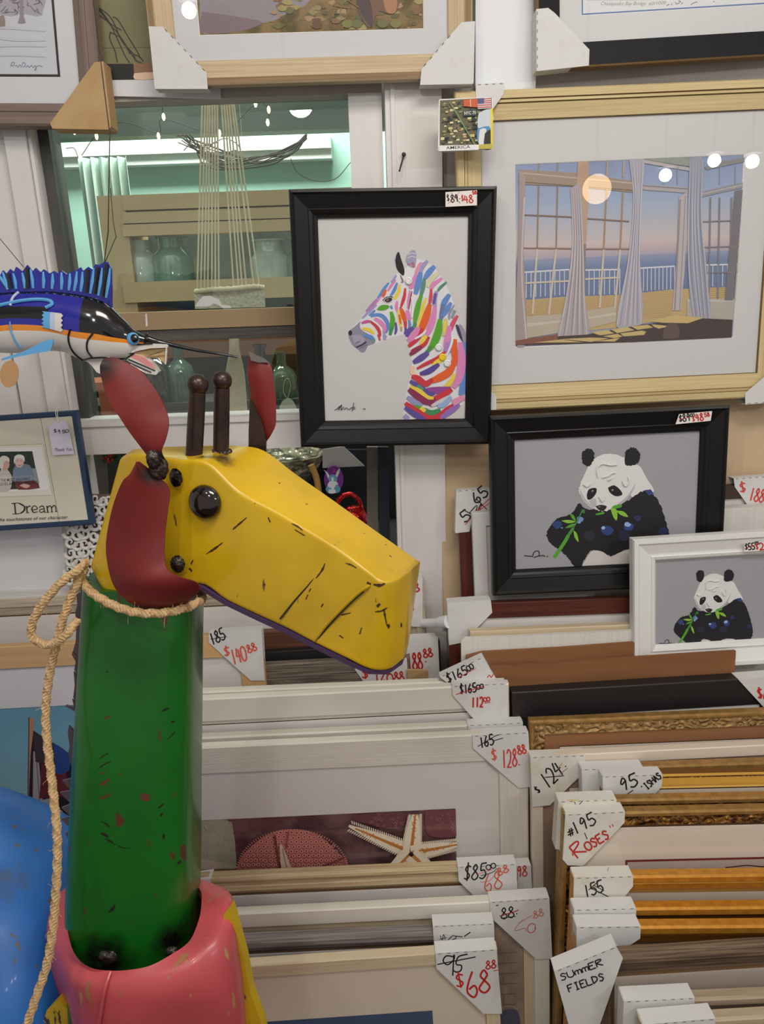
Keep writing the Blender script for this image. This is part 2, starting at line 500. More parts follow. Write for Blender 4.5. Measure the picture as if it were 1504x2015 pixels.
def picture(name, P, rect, label, cat, prof, mats, thick=0.02, mat_col=None, win=None, depth=-0.008, printed=None, pane=True, group=None, fillet=None):
    """A framed picture on plane P: moulding, backing board, mat, print (returned as an Art) and a glass pane."""
    r = root(name, P.mat(), label, cat, group)
    full = [(0.004, -thick), (0.0, -thick)] + list(prof)
    aw = full[-1][0]
    full += [(aw, -thick + 0.002)]
    mb = MB(); moulding(mb, rect, full, [mats[0], mats[0]] + list(mats[1:]) + [mats[-1]])
    mb.build('frame', r)
    x0, y0, x1, y1 = rect
    bb = MB(); bb.prism([(x0 + aw - 0.003, y0 + aw - 0.003, -thick + 0.005), (x1 - aw + 0.003, y0 + aw - 0.003, -thick + 0.005), (x1 - aw + 0.003, y1 - aw + 0.003, -thick + 0.005), (x0 + aw - 0.003, y1 - aw + 0.003, -thick + 0.005)], (0, 0, -0.004), BACK())
    bb.build('backing_board', r)
    inner = (x0 + aw, y0 + aw, x1 - aw, y1 - aw)
    art = None
    if mat_col is not None:
        m = mat_col if not isinstance(mat_col, tuple) else pbr('mat_%02x%02x%02x' % mat_col, mat_col, 0.85, bump=((900, 900, 900), 0.0001, 'noise'))
        mm = MB()
        if win is None:
            mm.face([(inner[0], inner[1], depth), (inner[2], inner[1], depth), (inner[2], inner[3], depth), (inner[0], inner[3], depth)], m)
        else:
            bands(mm, inner, win, depth, m, WHITE_BEVEL())
        mm.build('mat_board', r)
    if printed is not None:
        wr = win or inner
        art = Art(P, depth - (0.002 if win else 0.0))
        art.put([(wr[0], wr[1]), (wr[2], wr[1]), (wr[2], wr[3]), (wr[0], wr[3])], printed, uv=True)
        art.owner = r
        art.clip = wr
        art.off = depth
    if pane:
        gp = MB(); g = glass('picture_glass')
        z = depth + 0.003
        gp.face([(inner[0], inner[1], z), (inner[2], inner[1], z), (inner[2], inner[3], z), (inner[0], inner[3], z)], g)
        gp.build('glass_pane', r)
    return r, art

def win_rect(P, c4, off=0.0):
    """The upright rectangle on P that best fits four pixel corners."""
    q = [P.hit(x, y, off) for x, y in c4]
    return ((q[0][0] + q[3][0]) / 2, (q[2][1] + q[3][1]) / 2, (q[1][0] + q[2][0]) / 2, (q[0][1] + q[1][1]) / 2)

def hung(c4, Y, lean=0.0, yaw=0.0):
    P, W, H = fit_rect(c4, Y, lean, yaw)
    return P, (-W / 2, -H / 2, W / 2, H / 2)

def stacked(A, B, Yref, lean=5.0, H=None):
    """Plane and rectangle of a frame that stands on the floor, its top front edge running from pixel A to pixel B."""
    Q = vplane(Yref, lean)
    a, b = Q.hit(*A), Q.hit(*B)
    pa, pb = Q.pt(*a), Q.pt(*b)
    u = (pb - pa).normalized(); v = (Q.v - u * Q.v.dot(u)).normalized()
    P = Pl(pa, u, v)
    W = (pb - pa).length
    H = H or (min(pa.z, pb.z) - 0.02) / v.z
    return P, (0.0, -H, W, 0.0)

CARD = pbr('white_cardboard', (217, 216, 214), 0.8, 0, 0.3, 0, ((30, 30, 30), (205, 200, 192), 0.55, 0.85), ((400, 400, 400), 0.00015, 'noise'))
CARD2 = pbr('stained_white_cardboard', (222, 219, 210), 0.8, 0, 0.3, 0, ((22, 22, 22), (206, 190, 150), 0.52, 0.8), ((400, 400, 400), 0.00015, 'noise'))
KRAFT = pbr('kraft_cardboard', (194, 162, 118), 0.85, 0, 0.2, 0, ((14, 14, 60), (182, 148, 104), 0.4, 0.7), ((8, 900, 8), 0.00015, 'noise'))
PERF = flat('perforation_slit', (70, 62, 56), 0.8)
RED, BLACK = (196, 36, 34), (22, 18, 20)
PINKRED = (222, 92, 74)

def protector(label, P, px, thick=0.027, walls=(0, 1), perf=(0,), card=None, group='cardboard corner protectors', gap=0.0012):
    """A folded cardboard sleeve over a frame corner: front and back leaves joined by walls along the edges WALLS of the outline PX (pixels,
    clockwise as seen). Returns an Art for its writing; call done() on it."""
    card = card or CARD
    q = [P.hit(x, y, gap) for x, y in px]
    ar = sum(q[i][0] * q[(i + 1) % len(q)][1] - q[(i + 1) % len(q)][0] * q[i][1] for i in range(len(q)))
    c = (sum(a for a, b in q) / len(q), sum(b for a, b in q) / len(q))
    m4 = P.mat() @ Matrix.Translation((c[0], c[1], 0))
    t = 0.0011
    mb = MB()
    L = [(a - c[0], b - c[1]) for a, b in q]
    ccw = L if ar > 0 else L[::-1]
    mb.prism([(a, b, gap + t) for a, b in ccw], (0, 0, -t), card)
    mb.prism([(a, b, -thick + gap) for a, b in ccw], (0, 0, -t), card)
    n = len(L)
    for e in walls:
        A, B = L[e], L[(e + 1) % n]
        d = Vector((B[0] - A[0], B[1] - A[1])); d.normalize()
        nx, ny = (-d.y, d.x) if ar < 0 else (d.y, -d.x)      # outward
        mb.prism([(A[0], A[1], gap + t), (B[0], B[1], gap + t), (B[0] + nx * t, B[1] + ny * t, gap + t), (A[0] + nx * t, A[1] + ny * t, gap + t)], (0, 0, -thick - 2 * t), card)
    for e in perf:
        A, B = Vector(L[e]), Vector(L[(e + 1) % n])
        k = max(4, int((B - A).length / 0.014)); cc = Vector((0, 0))
        dirv = (B - A).normalized(); nv = Vector((-dirv.y, dirv.x)) if ar > 0 else Vector((dirv.y, -dirv.x))
        for i in range(k):
            s = A + (B - A) * ((i + 0.32) / k); f = A + (B - A) * ((i + 0.72) / k)
            mb.face([(s.x, s.y, gap + t + 0.0001), (f.x, f.y, gap + t + 0.0001), (f.x + nv.x * 0.0011, f.y + nv.y * 0.0011, gap + t + 0.0001), (s.x + nv.x * 0.0011, s.y + nv.y * 0.0011, gap + t + 0.0001)], PERF)
    art = Art(P, gap + t + 0.0001)
    art.base, art.c, art.m4, art.lab, art.grp = mb, c, m4, label, group
    return art

def done(art):
    """Close a protector: its writing is part of the card's own mesh."""
    mb, c = art.base, art.c
    for f, m, u in zip(art.mb.f, art.mb.m, art.mb.uv):
        mb.face([(art.mb.v[i][0] - c[0], art.mb.v[i][1] - c[1], art.mb.v[i][2]) for i in f], art.mb.mats[m])
    o = mb.build('corner_protector')
    o.matrix_world = art.m4
    tag(o, art.lab, 'corner protector', art.grp)
    return o

def sticker(art_parent, P, px, off, col=(236, 228, 222)):
    q = [P.hit(x, y, off) for x, y in px]
    if sum(q[i][0] * q[(i + 1) % len(q)][1] - q[(i + 1) % len(q)][0] * q[i][1] for i in range(len(q))) < 0: q = q[::-1]
    mb = MB(); mb.prism([(a, b, off) for a, b in q], (0, 0, -0.0008), flat('sticker_paper', col, 0.6))
    a = Art(P, off + 0.0001); a.base = mb
    return a

# ------------------------------------------------------------------ the setting
WHITE_WALL = pbr('white_painted_wood', (226, 222, 219), 0.42, 0, 0.5, 0, ((3, 3, 1.2), (206, 196, 190), 0.45, 0.8), ((30, 30, 6), 0.0006, 'noise'))
GREY_WALL = pbr('dull_shaded_white', (196, 188, 182), 0.6, 0, 0.4, 0, ((4, 4, 2), (178, 168, 160), 0.4, 0.75))  # greyer white for the right wall; on the header, shadow put into colour
YW = 1.66
X = lambda px, py: at(px, py, YW).x
Z = lambda px, py: at(px, py, YW).z
xL, xR = X(104, 540), X(697, 500)
xs, xp0, xp1 = X(755, 300), X(759, 300), X(868, 300)
zT, zB, zS0 = Z(450, 194), Z(380, 820), Z(370, 886)

fl = MB(); fl.box((-2.6, -2.2, -0.05), (2.6, 3.4, 0.0), pbr('dark_floorboards', (92, 74, 60), 0.6, 0, 0.4, 0, ((3, 40, 3), (70, 54, 44), 0.35, 0.7)))
tag(fl.build('floor'), kind='structure')
ce = MB(); ce.box((-2.6, -2.2, 2.95), (2.6, 3.4, 3.0), flat('ceiling_paint', (214, 210, 204), 0.8))
tag(ce.build('ceiling'), kind='structure')

wl = MB()
xe = [-2.6, -1.9, -1.62, xL - 0.115, xL - 0.052]
for i in range(len(xe) - 1):
    wl.box((xe[i] + 0.002, YW + 0.004 * (i % 2), 0.0), (xe[i + 1] - 0.002, YW + 0.05, 2.95), WHITE_WALL)
tag(wl.build('wall_left'), kind='structure')
tr = MB(); tr.box((xL - 0.05, YW - 0.012, 0), (xL - 0.008, YW + 0.06, 2.95), WHITE_WALL); tr.box((xL - 0.007, YW - 0.004, 0), (xL, YW + 0.075, 2.95), WHITE_WALL)
tag(tr.build('trim_1'), kind='structure')
hd = MB(); hd.box((xL + 0.001, YW - 0.005, zT), (xs, YW + 0.05, 2.95), GREY_WALL)
tag(hd.build('wall_header'), kind='structure')
po = MB(); po.box((xp0 + 0.001, YW - 0.028, 0), (xp1, YW + 0.05, 2.95), WHITE_WALL); po.box((xp0 + 0.012, YW - 0.033, 0), (xp0 + 0.02, YW - 0.028, 2.95), WHITE_WALL)
tag(po.build('trim_2'), kind='structure')
wr = MB(); wr.box((xp1 + 0.002, YW, 0), (2.6, YW + 0.05, 2.95), GREY_WALL)
tag(wr.build('wall_right'), kind='structure')
cb = MB(); zc = at(990, 192, 1.635).z
cb.box((at(936, 100, 1.635).x, 1.635, zc), (at(1056, 100, 1.635).x, YW - 0.001, 2.95), pbr('cool_white_board', (226, 229, 234), 0.5))
tag(cb.build('trim_3'), kind='structure')
# window: stiles, sill, mullion rail, panes
wi = root('window_1', Vector(((xL + xR) / 2, YW, zB)), None, None); wi['kind'] = 'structure'
wo = wi.matrix_world.translation
def wbox(mb, lo, hi, m):
    mb.box(tuple(Vector(lo) - wo), tuple(Vector(hi) - wo), m)
JAMB = pbr('dark_window_jamb', (84, 84, 80), 0.5, 0, 0.5, 0, ((20, 20, 3), (44, 46, 46), 0.4, 0.7))
OLDW = wood('old_window_wood', (176, 152, 116), (140, 116, 84), 0.7, 5, 120)
m1 = MB(); wbox(m1, (xR + 0.001, YW - 0.008, zS0), (xs - 0.001, YW + 0.05, zT), WHITE_WALL); wbox(m1, (xR + 0.001, YW + 0.002, zB), (xR + 0.006, YW + 0.055, zT), JAMB)
m1.build('window_stile', wi)
m2 = MB(); wbox(m2, (xL + 0.001, YW - 0.012, zS0), (X(765, 880), YW + 0.06, zB - 0.002), WHITE_WALL); wbox(m2, (xL + 0.001, YW - 0.018, zB - 0.012), (xs - 0.001, YW + 0.06, zB), WHITE_WALL)
m2.build('window_sill', wi)
m3 = MB(); wbox(m3, (xL + 0.001, YW + 0.03, zB), (xL + 0.022, YW + 0.09, zT), JAMB); m3.build('window_jamb', wi)
zm1, zm0 = at(420, 610, YW + 0.03).z, at(420, 645, YW + 0.03).z
m4 = MB(); wbox(m4, (xL + 0.024, YW + 0.03, zm0), (xR, YW + 0.06, zm1), OLDW); m4.build('meeting_rail', wi)
m5 = MB(); wbox(m5, (xL + 0.024, YW + 0.034, at(420, 668, YW + 0.03).z), (xR, YW + 0.07, zm0 - 0.001), pbr('grey_rail', (92, 86, 80), 0.5, 0, 0.5, 0, ((3, 3, 60), (60, 56, 52), 0.4, 0.7))); m5.build('lower_rail', wi)
wg = glass('window_glass', (0.93, 0.97, 0.95), 1.5)
for nm, z0, z1, yy in (('upper_pane', zm1, zT, YW + 0.046), ('lower_pane', zB, zm0 - 0.03, YW + 0.05)):
    g = MB(); wbox(g, (xL + 0.022, yy, z0), (xR, yy + 0.003, z1), wg); g.build(nm, wi)
# jagged putty and torn white paper at the foot of the upper pane
pa = MB(); torn = [(384, 603), (392, 590), (400, 583), (414, 582), (432, 590), (436, 600), (452, 601), (456, 606), (440, 607), (430, 600), (420, 597), (412, 603)]
V = vplane(YW + 0.029)
pa.prism([V.pt(*V.hit(*p)) - wo for p in torn][::-1], (0, 0.001, 0), flat('torn_paper', (206, 206, 204), 0.8)); pa.build('torn_paper', wi)
pd = MB(); pd.prism([V.pt(*V.hit(*p)) - wo for p in ((286, 618), (287, 642), (291, 642), (289, 617))], (0, 0.001, 0), flat('white_drip', (226, 224, 220), 0.6)); pd.build('paint_drip', wi)
# ------------------------------------------------------------------ the room behind the window
MINT = pbr('mint_plaster', (176, 214, 196), 0.7, 0, 0.3, 0, ((2, 2, 2), (160, 200, 184), 0.4, 0.7))
iw = MB(); iw.box((-2.0, 2.95, 0), (1.2, 3.0, 2.95), MINT); tag(iw.build('wall_rear'), kind='structure')
sf = MB(); zs1, zs0 = at(420, 190, 2.2).z, at(420, 262, 2.2).z
sf.box((-1.7, 2.2, zs0), (0.6, 2.26, 2.6), pbr('dark_green_grey_board', (92, 108, 100), 0.5, 0, 0.5, 0, ((2, 2, 8), (64, 78, 72), 0.35, 0.7)))
tag(sf.build('trim_4'), kind='structure')
co = MB(); c1, c0 = at(400, 276, 2.9), at(400, 303, 2.9)
co.box((at(118, 290, 2.9).x, 2.86, c0.z), (at(652, 280, 2.9).x, 2.949, c1.z), pbr('white_cornice', (240, 242, 236), 0.5))
co.box((at(118, 290, 2.9).x, 2.88, c0.z - 0.03), (at(652, 280, 2.9).x, 2.949, c0.z), pbr('white_cornice', (240, 242, 236), 0.5))
tag(co.build('trim_5'), kind='structure')

def wblock(mb, px0, py0, px1, py1, Y, dep, m):
    a, b = at(px0, py0, Y), at(px1, py1, Y)
    mb.box((min(a.x, b.x), Y, min(a.z, b.z)), (max(a.x, b.x), Y + dep, max(a.z, b.z)), m)
PALEW = wood('pale_shelf_wood', (214, 190, 150), (176, 150, 112), 0.6, 4, 90)
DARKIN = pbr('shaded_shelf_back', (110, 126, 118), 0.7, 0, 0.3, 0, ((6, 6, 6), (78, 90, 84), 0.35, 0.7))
sh = root('shelf_unit', at(420, 640, 2.25), 'pale wooden shelf unit with bamboo rails seen through the window', 'shelf')
so = sh.matrix_world.translation
def part(name, r, fn, m4o=None, **kw):
    mb = MB(); fn(mb)
    off = r.matrix_world.translation
    return mb.build(name, r, mat4=Matrix.Translation(-off), **kw)
part('lower_rail', sh, lambda b: wblock(b, 240, 676, 705, 692, 2.24, 0.05, pbr('reddish_shelf_rail', (120, 80, 56), .6)))
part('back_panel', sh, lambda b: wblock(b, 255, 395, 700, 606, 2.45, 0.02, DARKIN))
for y0, y1, Yd in ((384, 398, 0.14), (418, 426, 0.05), (440, 449, 0.05), (556, 580, 0.2)):
    part('shelf_board' if Yd > 0.1 else 'bamboo_rail', sh, lambda b: wblock(b, 240, y0, 705, y1, 2.24, Yd, PALEW))
part('fascia_board', sh, lambda b: wblock(b, 262, 398, 700, 418, 2.27, 0.012, pbr('weathered_fascia', (176, 168, 138), 0.6)))
part('fascia_board', sh, lambda b: wblock(b, 262, 426, 700, 440, 2.27, 0.012, pbr('weathered_fascia', (176, 168, 138), 0.6)))
for xx in (244, 706):
    part('upright', sh, lambda b: wblock(b, xx, 384, xx + 14, 900, 2.25, 0.19, PALEW))

def bottle_mesh(h, r, neck):
    mb = MB(); prof = [(0, 0.02), (r * 0.96, 0.0), (r, 0.02 * h), (r, 0.55 * h), (r * 0.8, 0.66 * h), (neck, 0.76 * h), (neck, 0.96 * h), (neck * 1.3, 0.965 * h), (neck * 1.3, h), (neck * 0.9, h)]
    rings = [[(max(q, 0.001) * math.cos(2 * math.pi * k / 20), max(q, 0.001) * math.sin(2 * math.pi * k / 20), z if z else 0.0) for k in range(20)] for q, z in prof]
    return mb, rings
GG = [pbr('bottle_green_glass', (112, 150, 132), 0.06, 0, 0.9, 0.5), pbr('bottle_clear_glass', (186, 204, 196), 0.06, 0, 0.9, 0.5), pbr('bottle_dark_glass', (30, 40, 35), 0.06, 0, 0.9, 0.5), pbr('bottle_sea_glass', (66, 92, 78), 0.06, 0, 0.9, 0.5)]
def bottle(px, py, Y, h, r, neck, g, label, group):
    mb, rings = bottle_mesh(h, r, neck); mb.loft(rings, GG[g])
    o = mb.build('bottle', smooth=True); p = at(px, py, Y); o.location = p
    tag(o, label, 'bottle', group)
for i, (px, h, r, nk, g) in enumerate(((282, .115, .05, .03, 1), (345, .125, .058, .035, 0), (535, .118, .06, .04, 1), (600, .12, .055, .03, 0))):
    bottle(px, 556, 2.32, h, r, nk, g, ['squat clear jar nearest the left upright of the window shelf', 'wide green glass jar behind the macrame cords', 'pale glass jar just left of the zebra picture, middle shelf', 'green glass jar mostly hidden by the black zebra frame'][i], 'glass jars on the middle shelf behind the window')
for i, (px, h, r, nk, g) in enumerate(((250, .16, .045, .016, 2), (318, .18, .05, .016, 2), (362, .17, .04, .014, 3), (520, .17, .045, .015, 2), (560, .15, .04, .014, 3))):
    bottle(px, 800, 2.12, h, r, nk, g, ['dark bottle behind the near red metal ear', 'dark bottle under the mouth of the hanging fish', 'green bottle behind the left rusty horn', 'dark bottle behind the far red ear', 'green bottle beside the scalloped gift tag'][i], 'bottles behind the lower window pane')
lo = MB(); wblock(lo, 100, 606, 720, 830, 2.5, 0.02, pbr('dark_interior', (27, 28, 26), 0.6)); tag(lo.build('wall_inner'), kind='structure')  # dark sheet standing in for the dark interior behind the lower pane
st = root('counter', at(420, 800, 2.05), 'grey counter top under the bottles inside the window', 'counter')
part('counter_top', st, lambda b: wblock(b, 150, 800, 720, 815, 2.07, 0.16, pbr('grey_counter', (74, 76, 72), 0.5)))
part('counter_base', st, lambda b: b.box((-1.25, 2.08, 0), (0.3, 2.22, at(420, 815, 2.05).z - 0.002), pbr('grey_counter', (74, 76, 72), 0.5)))
# orange cabinet low at the left of the window
oc = root('orange_cabinet', at(185, 815, 1.95), 'small orange wooden cabinet with an open front, low inside the window', 'cabinet')
OR = wood('orange_wood', (196, 104, 70), (160, 78, 52), 0.5)
part('top', oc, lambda b: wblock(b, 135, 755, 222, 768, 1.95, 0.12, OR))
part('side_panel', oc, lambda b: wblock(b, 193, 768, 222, 822, 1.95, 0.12, OR))
part('back_panel', oc, lambda b: wblock(b, 135, 768, 193, 822, 2.06, 0.01, pbr('cabinet_grey', (88, 92, 90), 0.6)))
# curtain and dark frame at the left inside
cu = MB(); rows = []
for i in range(25):
    x = at(165, 400, 2.5).x + (at(262, 400, 2.5).x - at(165, 400, 2.5).x) * i / 24
    rows.append([(x, 2.5 + 0.02 * math.sin(i * 1.5), at(200, 310, 2.5).z), (x, 2.5 + 0.03 * math.sin(i * 1.5), at(200, 640, 2.5).z)])
cu.sheet([[Vector(p) for p in r] for r in rows], pbr('sheer_curtain', (196, 216, 204), 0.9), 0.004, (0, 1, 0))
tag(cu.build('curtain', smooth=True), 'pale sheer curtain hanging left of the window shelf', 'curtain')
df = MB(); pa_, pb_ = at(132, 300, 2.1), at(168, 640, 2.1); df.box((pa_.x, 1.96, 0), (pb_.x, 1.985, pa_.z), pbr('blue_grey_board', (96, 110, 112), 0.6, 0, .4, 0, ((12, 12, 5), (54, 66, 84), .45, .62)))
tag(df.build('leaning_board'), 'tall blue-grey board standing just inside the window jamb', 'board')
# macrame hanger: cords, knotted band, tassel
mh = root('macrame_hanger', at(450, 600, 1.86), 'cream macrame plant hanger with long cords and a tassel behind the window', 'macrame')
CORD = pbr('cotton_cord', (214, 200, 172), 0.9, bump=((300, 300, 120), 0.0006, 'noise'))
def cords(b, tops, bots, y0, y1):
    for a, c in zip(tops, bots):
        b.tube([at(a, y0, 1.86), at((a + c) / 2, (y0 + y1) / 2, 1.855), at(c, y1, 1.86)], 0.0021, CORD, 6)
part('cord_bundle', mh, lambda b: cords(b, [398, 404, 409, 413, 418, 423, 428], [388, 395, 402, 409, 417, 424, 431], 202, 575), smooth=True)
part('cord_bundle', mh, lambda b: cords(b, [436, 441, 446, 451, 456, 460], [460, 470, 477, 485, 500, 511], 202, 566), smooth=True)
def band(b):
    pts = smooth_path([at(384, 574, 1.86), at(420, 570, 1.845), at(460, 568, 1.845), at(500, 564, 1.85), at(519, 566, 1.86)], 8)
    b.tube(pts, [0.0055 + 0.0012 * math.sin(i * 2.4) for i in range(len(pts))], CORD, 8)
    rows = [[at(x + 2 * k / 5, 572 + 36 * k / 5 - (x - 384) * 0.03, 1.858) for k in range(6)] for x in range(382, 521, 6)]
    b.sheet(rows, pbr('knotted_cotton', (210, 202, 182), 0.95, var=((200, 200, 200), (188, 180, 158), 0.45, 0.6), bump=((160, 160, 160), 0.0025, 'voronoi')), 0.006, (0, 1, 0))
part('knotted_band', mh, band, smooth=True)
def tassel(b):
    for i in range(15):
        t = i / 14
        b.tube(smooth_path([at(455 + 10 * t, 668, 1.86), at(452 + 20 * t, 700, 1.862 - 0.004 * math.sin(math.pi * t)), at(446 + 34 * t, 740, 1.86), at(449 + 36 * t, 810, 1.86)], 4), 0.0028, CORD, 6)
    b.tube([at(460, 640, 1.86), at(462, 705, 1.86)], 0.012, CORD, 12)
part('tassel', mh, tassel, smooth=True)
def hang_cord(b):
    p = at(430, 202, 1.86)
    b.tube([(p.x, p.y, 2.95), p], 0.006, CORD, 8)
part('hanging_cord', mh, hang_cord)
# twigs
TW = pbr('twig_bark', (78, 72, 60), 0.8)
tw = root('twig_wreath', at(500, 300, 2.0), 'loose wreath of thin brown twigs hanging inside the window', 'wreath')
def twigs(b):
    rnd = random.Random(3)
    for k in range(16):
        pts = [(370 + rnd.uniform(-20, 10), 272 + rnd.uniform(-8, 14)), (430 + rnd.uniform(-20, 20), 318 + rnd.uniform(-25, 14)), (500 + rnd.uniform(-10, 20), 322 + rnd.uniform(-16, 6)), (560 + rnd.uniform(-10, 20), 300 + rnd.uniform(-10, 10)), (604, 268 + rnd.uniform(-6, 6))]
        b.tube(smooth_path([at(x, y, 2.0 + rnd.uniform(-.03, .03)) for x, y in pts], 6), 0.0014, TW, 5)
    for k in range(10):
        a = (rnd.uniform(370, 470), rnd.uniform(275, 300)); q = (a[0] + rnd.uniform(-40, 60), a[1] + rnd.uniform(-14, 40))
        b.tube(smooth_path([at(a[0], a[1], 2.0), at((a[0] + q[0]) / 2 + 5, (a[1] + q[1]) / 2 - 6, 2.0), at(q[0], q[1], 2.0)], 5), 0.0012, TW, 5)
    b.tube(smooth_path([at(572, 312, 2.0), at(586, 340, 2.0), at(620, 356, 2.0), at(660, 352, 2.0), at(690, 320, 2.0)], 6), 0.001, TW, 5)
part('twig', tw, twigs, smooth=True)
def tw_cord(b):
    p = at(480, 316, 2.0)
    b.tube([(p.x, p.y, 2.95), p], 0.0006, CORD, 5)
part('hanging_cord', tw, tw_cord)
# fairy lights
fy = root('fairy_lights', at(330, 255, 1.95), 'string of small warm fairy lights along the top of the window', 'string lights')
FP = [(146, 258), (190, 268), (322, 230), (312, 268), (432, 262), (158, 310), (503, 204), (529, 216), (527, 241)]
WARM = pbr('warm_bulb', (255, 226, 150), 0.3, emit=5.0)
part('wire', fy, lambda b: b.tube(smooth_path([at(x, y, 1.955) for x, y in [(130, 292), (146, 292), (158, 308), (190, 266), (240, 240), (312, 262), (322, 234), (432, 262), (503, 204), (529, 216), (527, 241)]], 5), 0.001, flat('dark_wire', (40, 44, 36), 0.6), 5), smooth=True)
def fy_cord(b):
    p = at(322, 234, 1.955)
    b.tube([(p.x, p.y, 2.95), p], 0.0008, flat('dark_wire', (40, 44, 36), 0.6), 5)
part('hanging_cord', fy, fy_cord)
for x, y in FP:
    part('bulb', fy, lambda b: b.ball(at(x, y, 1.95), (0.0038, 0.0038, 0.008), WARM, 8, 6), smooth=True)
# gift tags on bottles
def gift_tag(pts, Y, hang, label):
    r = root('gift_tag', at(*pts[0], Y), label, 'tag')
    CARDC = pbr('cream_tag_card', (226, 222, 206), 0.8)
    V2 = vplane(Y)
    part('card', r, lambda b: b.prism([V2.pt(*V2.hit(*p)) for p in pts][::-1], (0, 0.0012, 0), CARDC))
    part('string', r, lambda b: b.tube(smooth_path([at(x, y, Y - 0.0015) for x, y in hang], 5), 0.0008, CORD, 5), smooth=True)
    return r
gift_tag([(567, 783), (575, 787), (581, 796), (585, 806), (584, 811), (551, 811), (550, 800), (556, 789)], 2.04, [(566, 786), (558, 770), (561, 748), (568, 746), (572, 760), (566, 786)], 'scalloped cream gift tag on a string behind the window')
# things low behind the sill
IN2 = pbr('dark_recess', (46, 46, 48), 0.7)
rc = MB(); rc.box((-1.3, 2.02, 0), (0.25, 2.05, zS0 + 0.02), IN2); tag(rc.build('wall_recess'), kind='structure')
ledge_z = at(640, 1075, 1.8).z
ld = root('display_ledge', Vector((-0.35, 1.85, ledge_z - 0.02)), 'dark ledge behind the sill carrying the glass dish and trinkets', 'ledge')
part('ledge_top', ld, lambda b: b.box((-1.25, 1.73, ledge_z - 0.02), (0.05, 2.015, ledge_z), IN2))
part('ledge_front', ld, lambda b: b.box((-1.25, 1.75, 0), (0.05, 1.77, ledge_z - 0.021), IN2))
# cut-glass dish standing on a dark box
gd = root('glass_dish', at(580, 945, 1.86), 'cut-glass dish with faceted sides under the window sill', 'dish')
CUT = pbr('cut_glass', (214, 208, 172), 0.05, 0, 1.0, 1.0, ((40, 40, 40), (84, 88, 62), 0.35, 0.6), ((60, 60, 110), 0.01, 'voronoi'))
def dish(b):
    c = at(560, 950, 1.88); rings = []
    for rr, zz in ((0.05, 0), (0.062, 0.004), (0.085, 0.035), (0.098, 0.06), (0.108, 0.075), (0.102, 0.076), (0.08, 0.04), (0.055, 0.01)):
        rings.append([c + Vector(((rr * (1 + 0.04 * (k % 2))) * math.cos(2 * math.pi * k / 32), (rr * (1 + 0.04 * (k % 2))) * 0.85 * math.sin(2 * math.pi * k / 32), zz)) for k in range(32)])
    b.loft(rings, CUT)
part('bowl', gd, dish)
bx = MB(); p = at(560, 951, 1.88); bx.box((p.x - 0.075, 1.82, ledge_z), (p.x + 0.06, 1.95, p.z - 0.001), pbr('black_display_box', (30, 28, 28), 0.5)); tag(bx.build('display_box'), 'black display box under the cut-glass dish', 'box')
bb_ = MB(); bb_.tube(smooth_path([at(612, 915, 1.80), at(624, 945, 1.80), at(628, 990, 1.80), at(629, 1072, 1.80)], 6), 0.008, pbr('bamboo_cane', (196, 148, 78), 0.4, bump=((4, 4, 60), 0.002, 'noise')), 12)
tag(bb_.build('bamboo_cane', smooth=True), 'bent tan bamboo cane standing between the dish and the rabbit ornament', 'cane')
# dark and grey frames leaning in the recess
for (A, B, C, D, Y, col, nm, lb) in (((640, 885), (640, 1010), (722, 1010), (722, 885), 1.99, (52, 58, 66), 'picture_back', 'dark slate picture back leaning behind the rabbit ornament'),
                                 ((722, 880), (722, 1075), (744, 1075), (744, 880), 1.74, (124, 116, 106), 'moulding_sample', 'grey wood moulding upright beside the blue-black one'),
                                 ((745, 880), (747, 1075), (768, 1075), (764, 880), 1.735, (44, 50, 62), 'moulding_sample', 'blue-black moulding upright against the white post'),
                                 ((172, 888), (172, 1010), (206, 1010), (206, 888), 1.76, (116, 108, 100), 'moulding_sample', 'grey-brown moulding upright behind the giraffe head')):
    V2 = vplane(Y); b = MB()
    q = [V2.pt(*V2.hit(*p)) for p in (A, B, C, D)]
    zf = ledge_z
    q[1].z = q[2].z = zf + 0.001
    b.prism(q, (0, 0.012, 0), wood('wood_' + '%02x%02x%02x' % col, col, tuple(int(c * .75) for c in col), .6))
    tag(b.build(nm), lb, 'moulding' if nm == 'moulding_sample' else 'picture')
wc = MB(); V2 = vplane(1.79); wc.prism([V2.pt(*V2.hit(*p)) for p in ((635, 884), (635, 921), (718, 917), (676, 878))], (0, 0.002, 0), CARD)
tag(wc.build('card_corner'), 'white card corner hanging under the black zebra frame', 'corner protector', 'cardboard corner protectors')
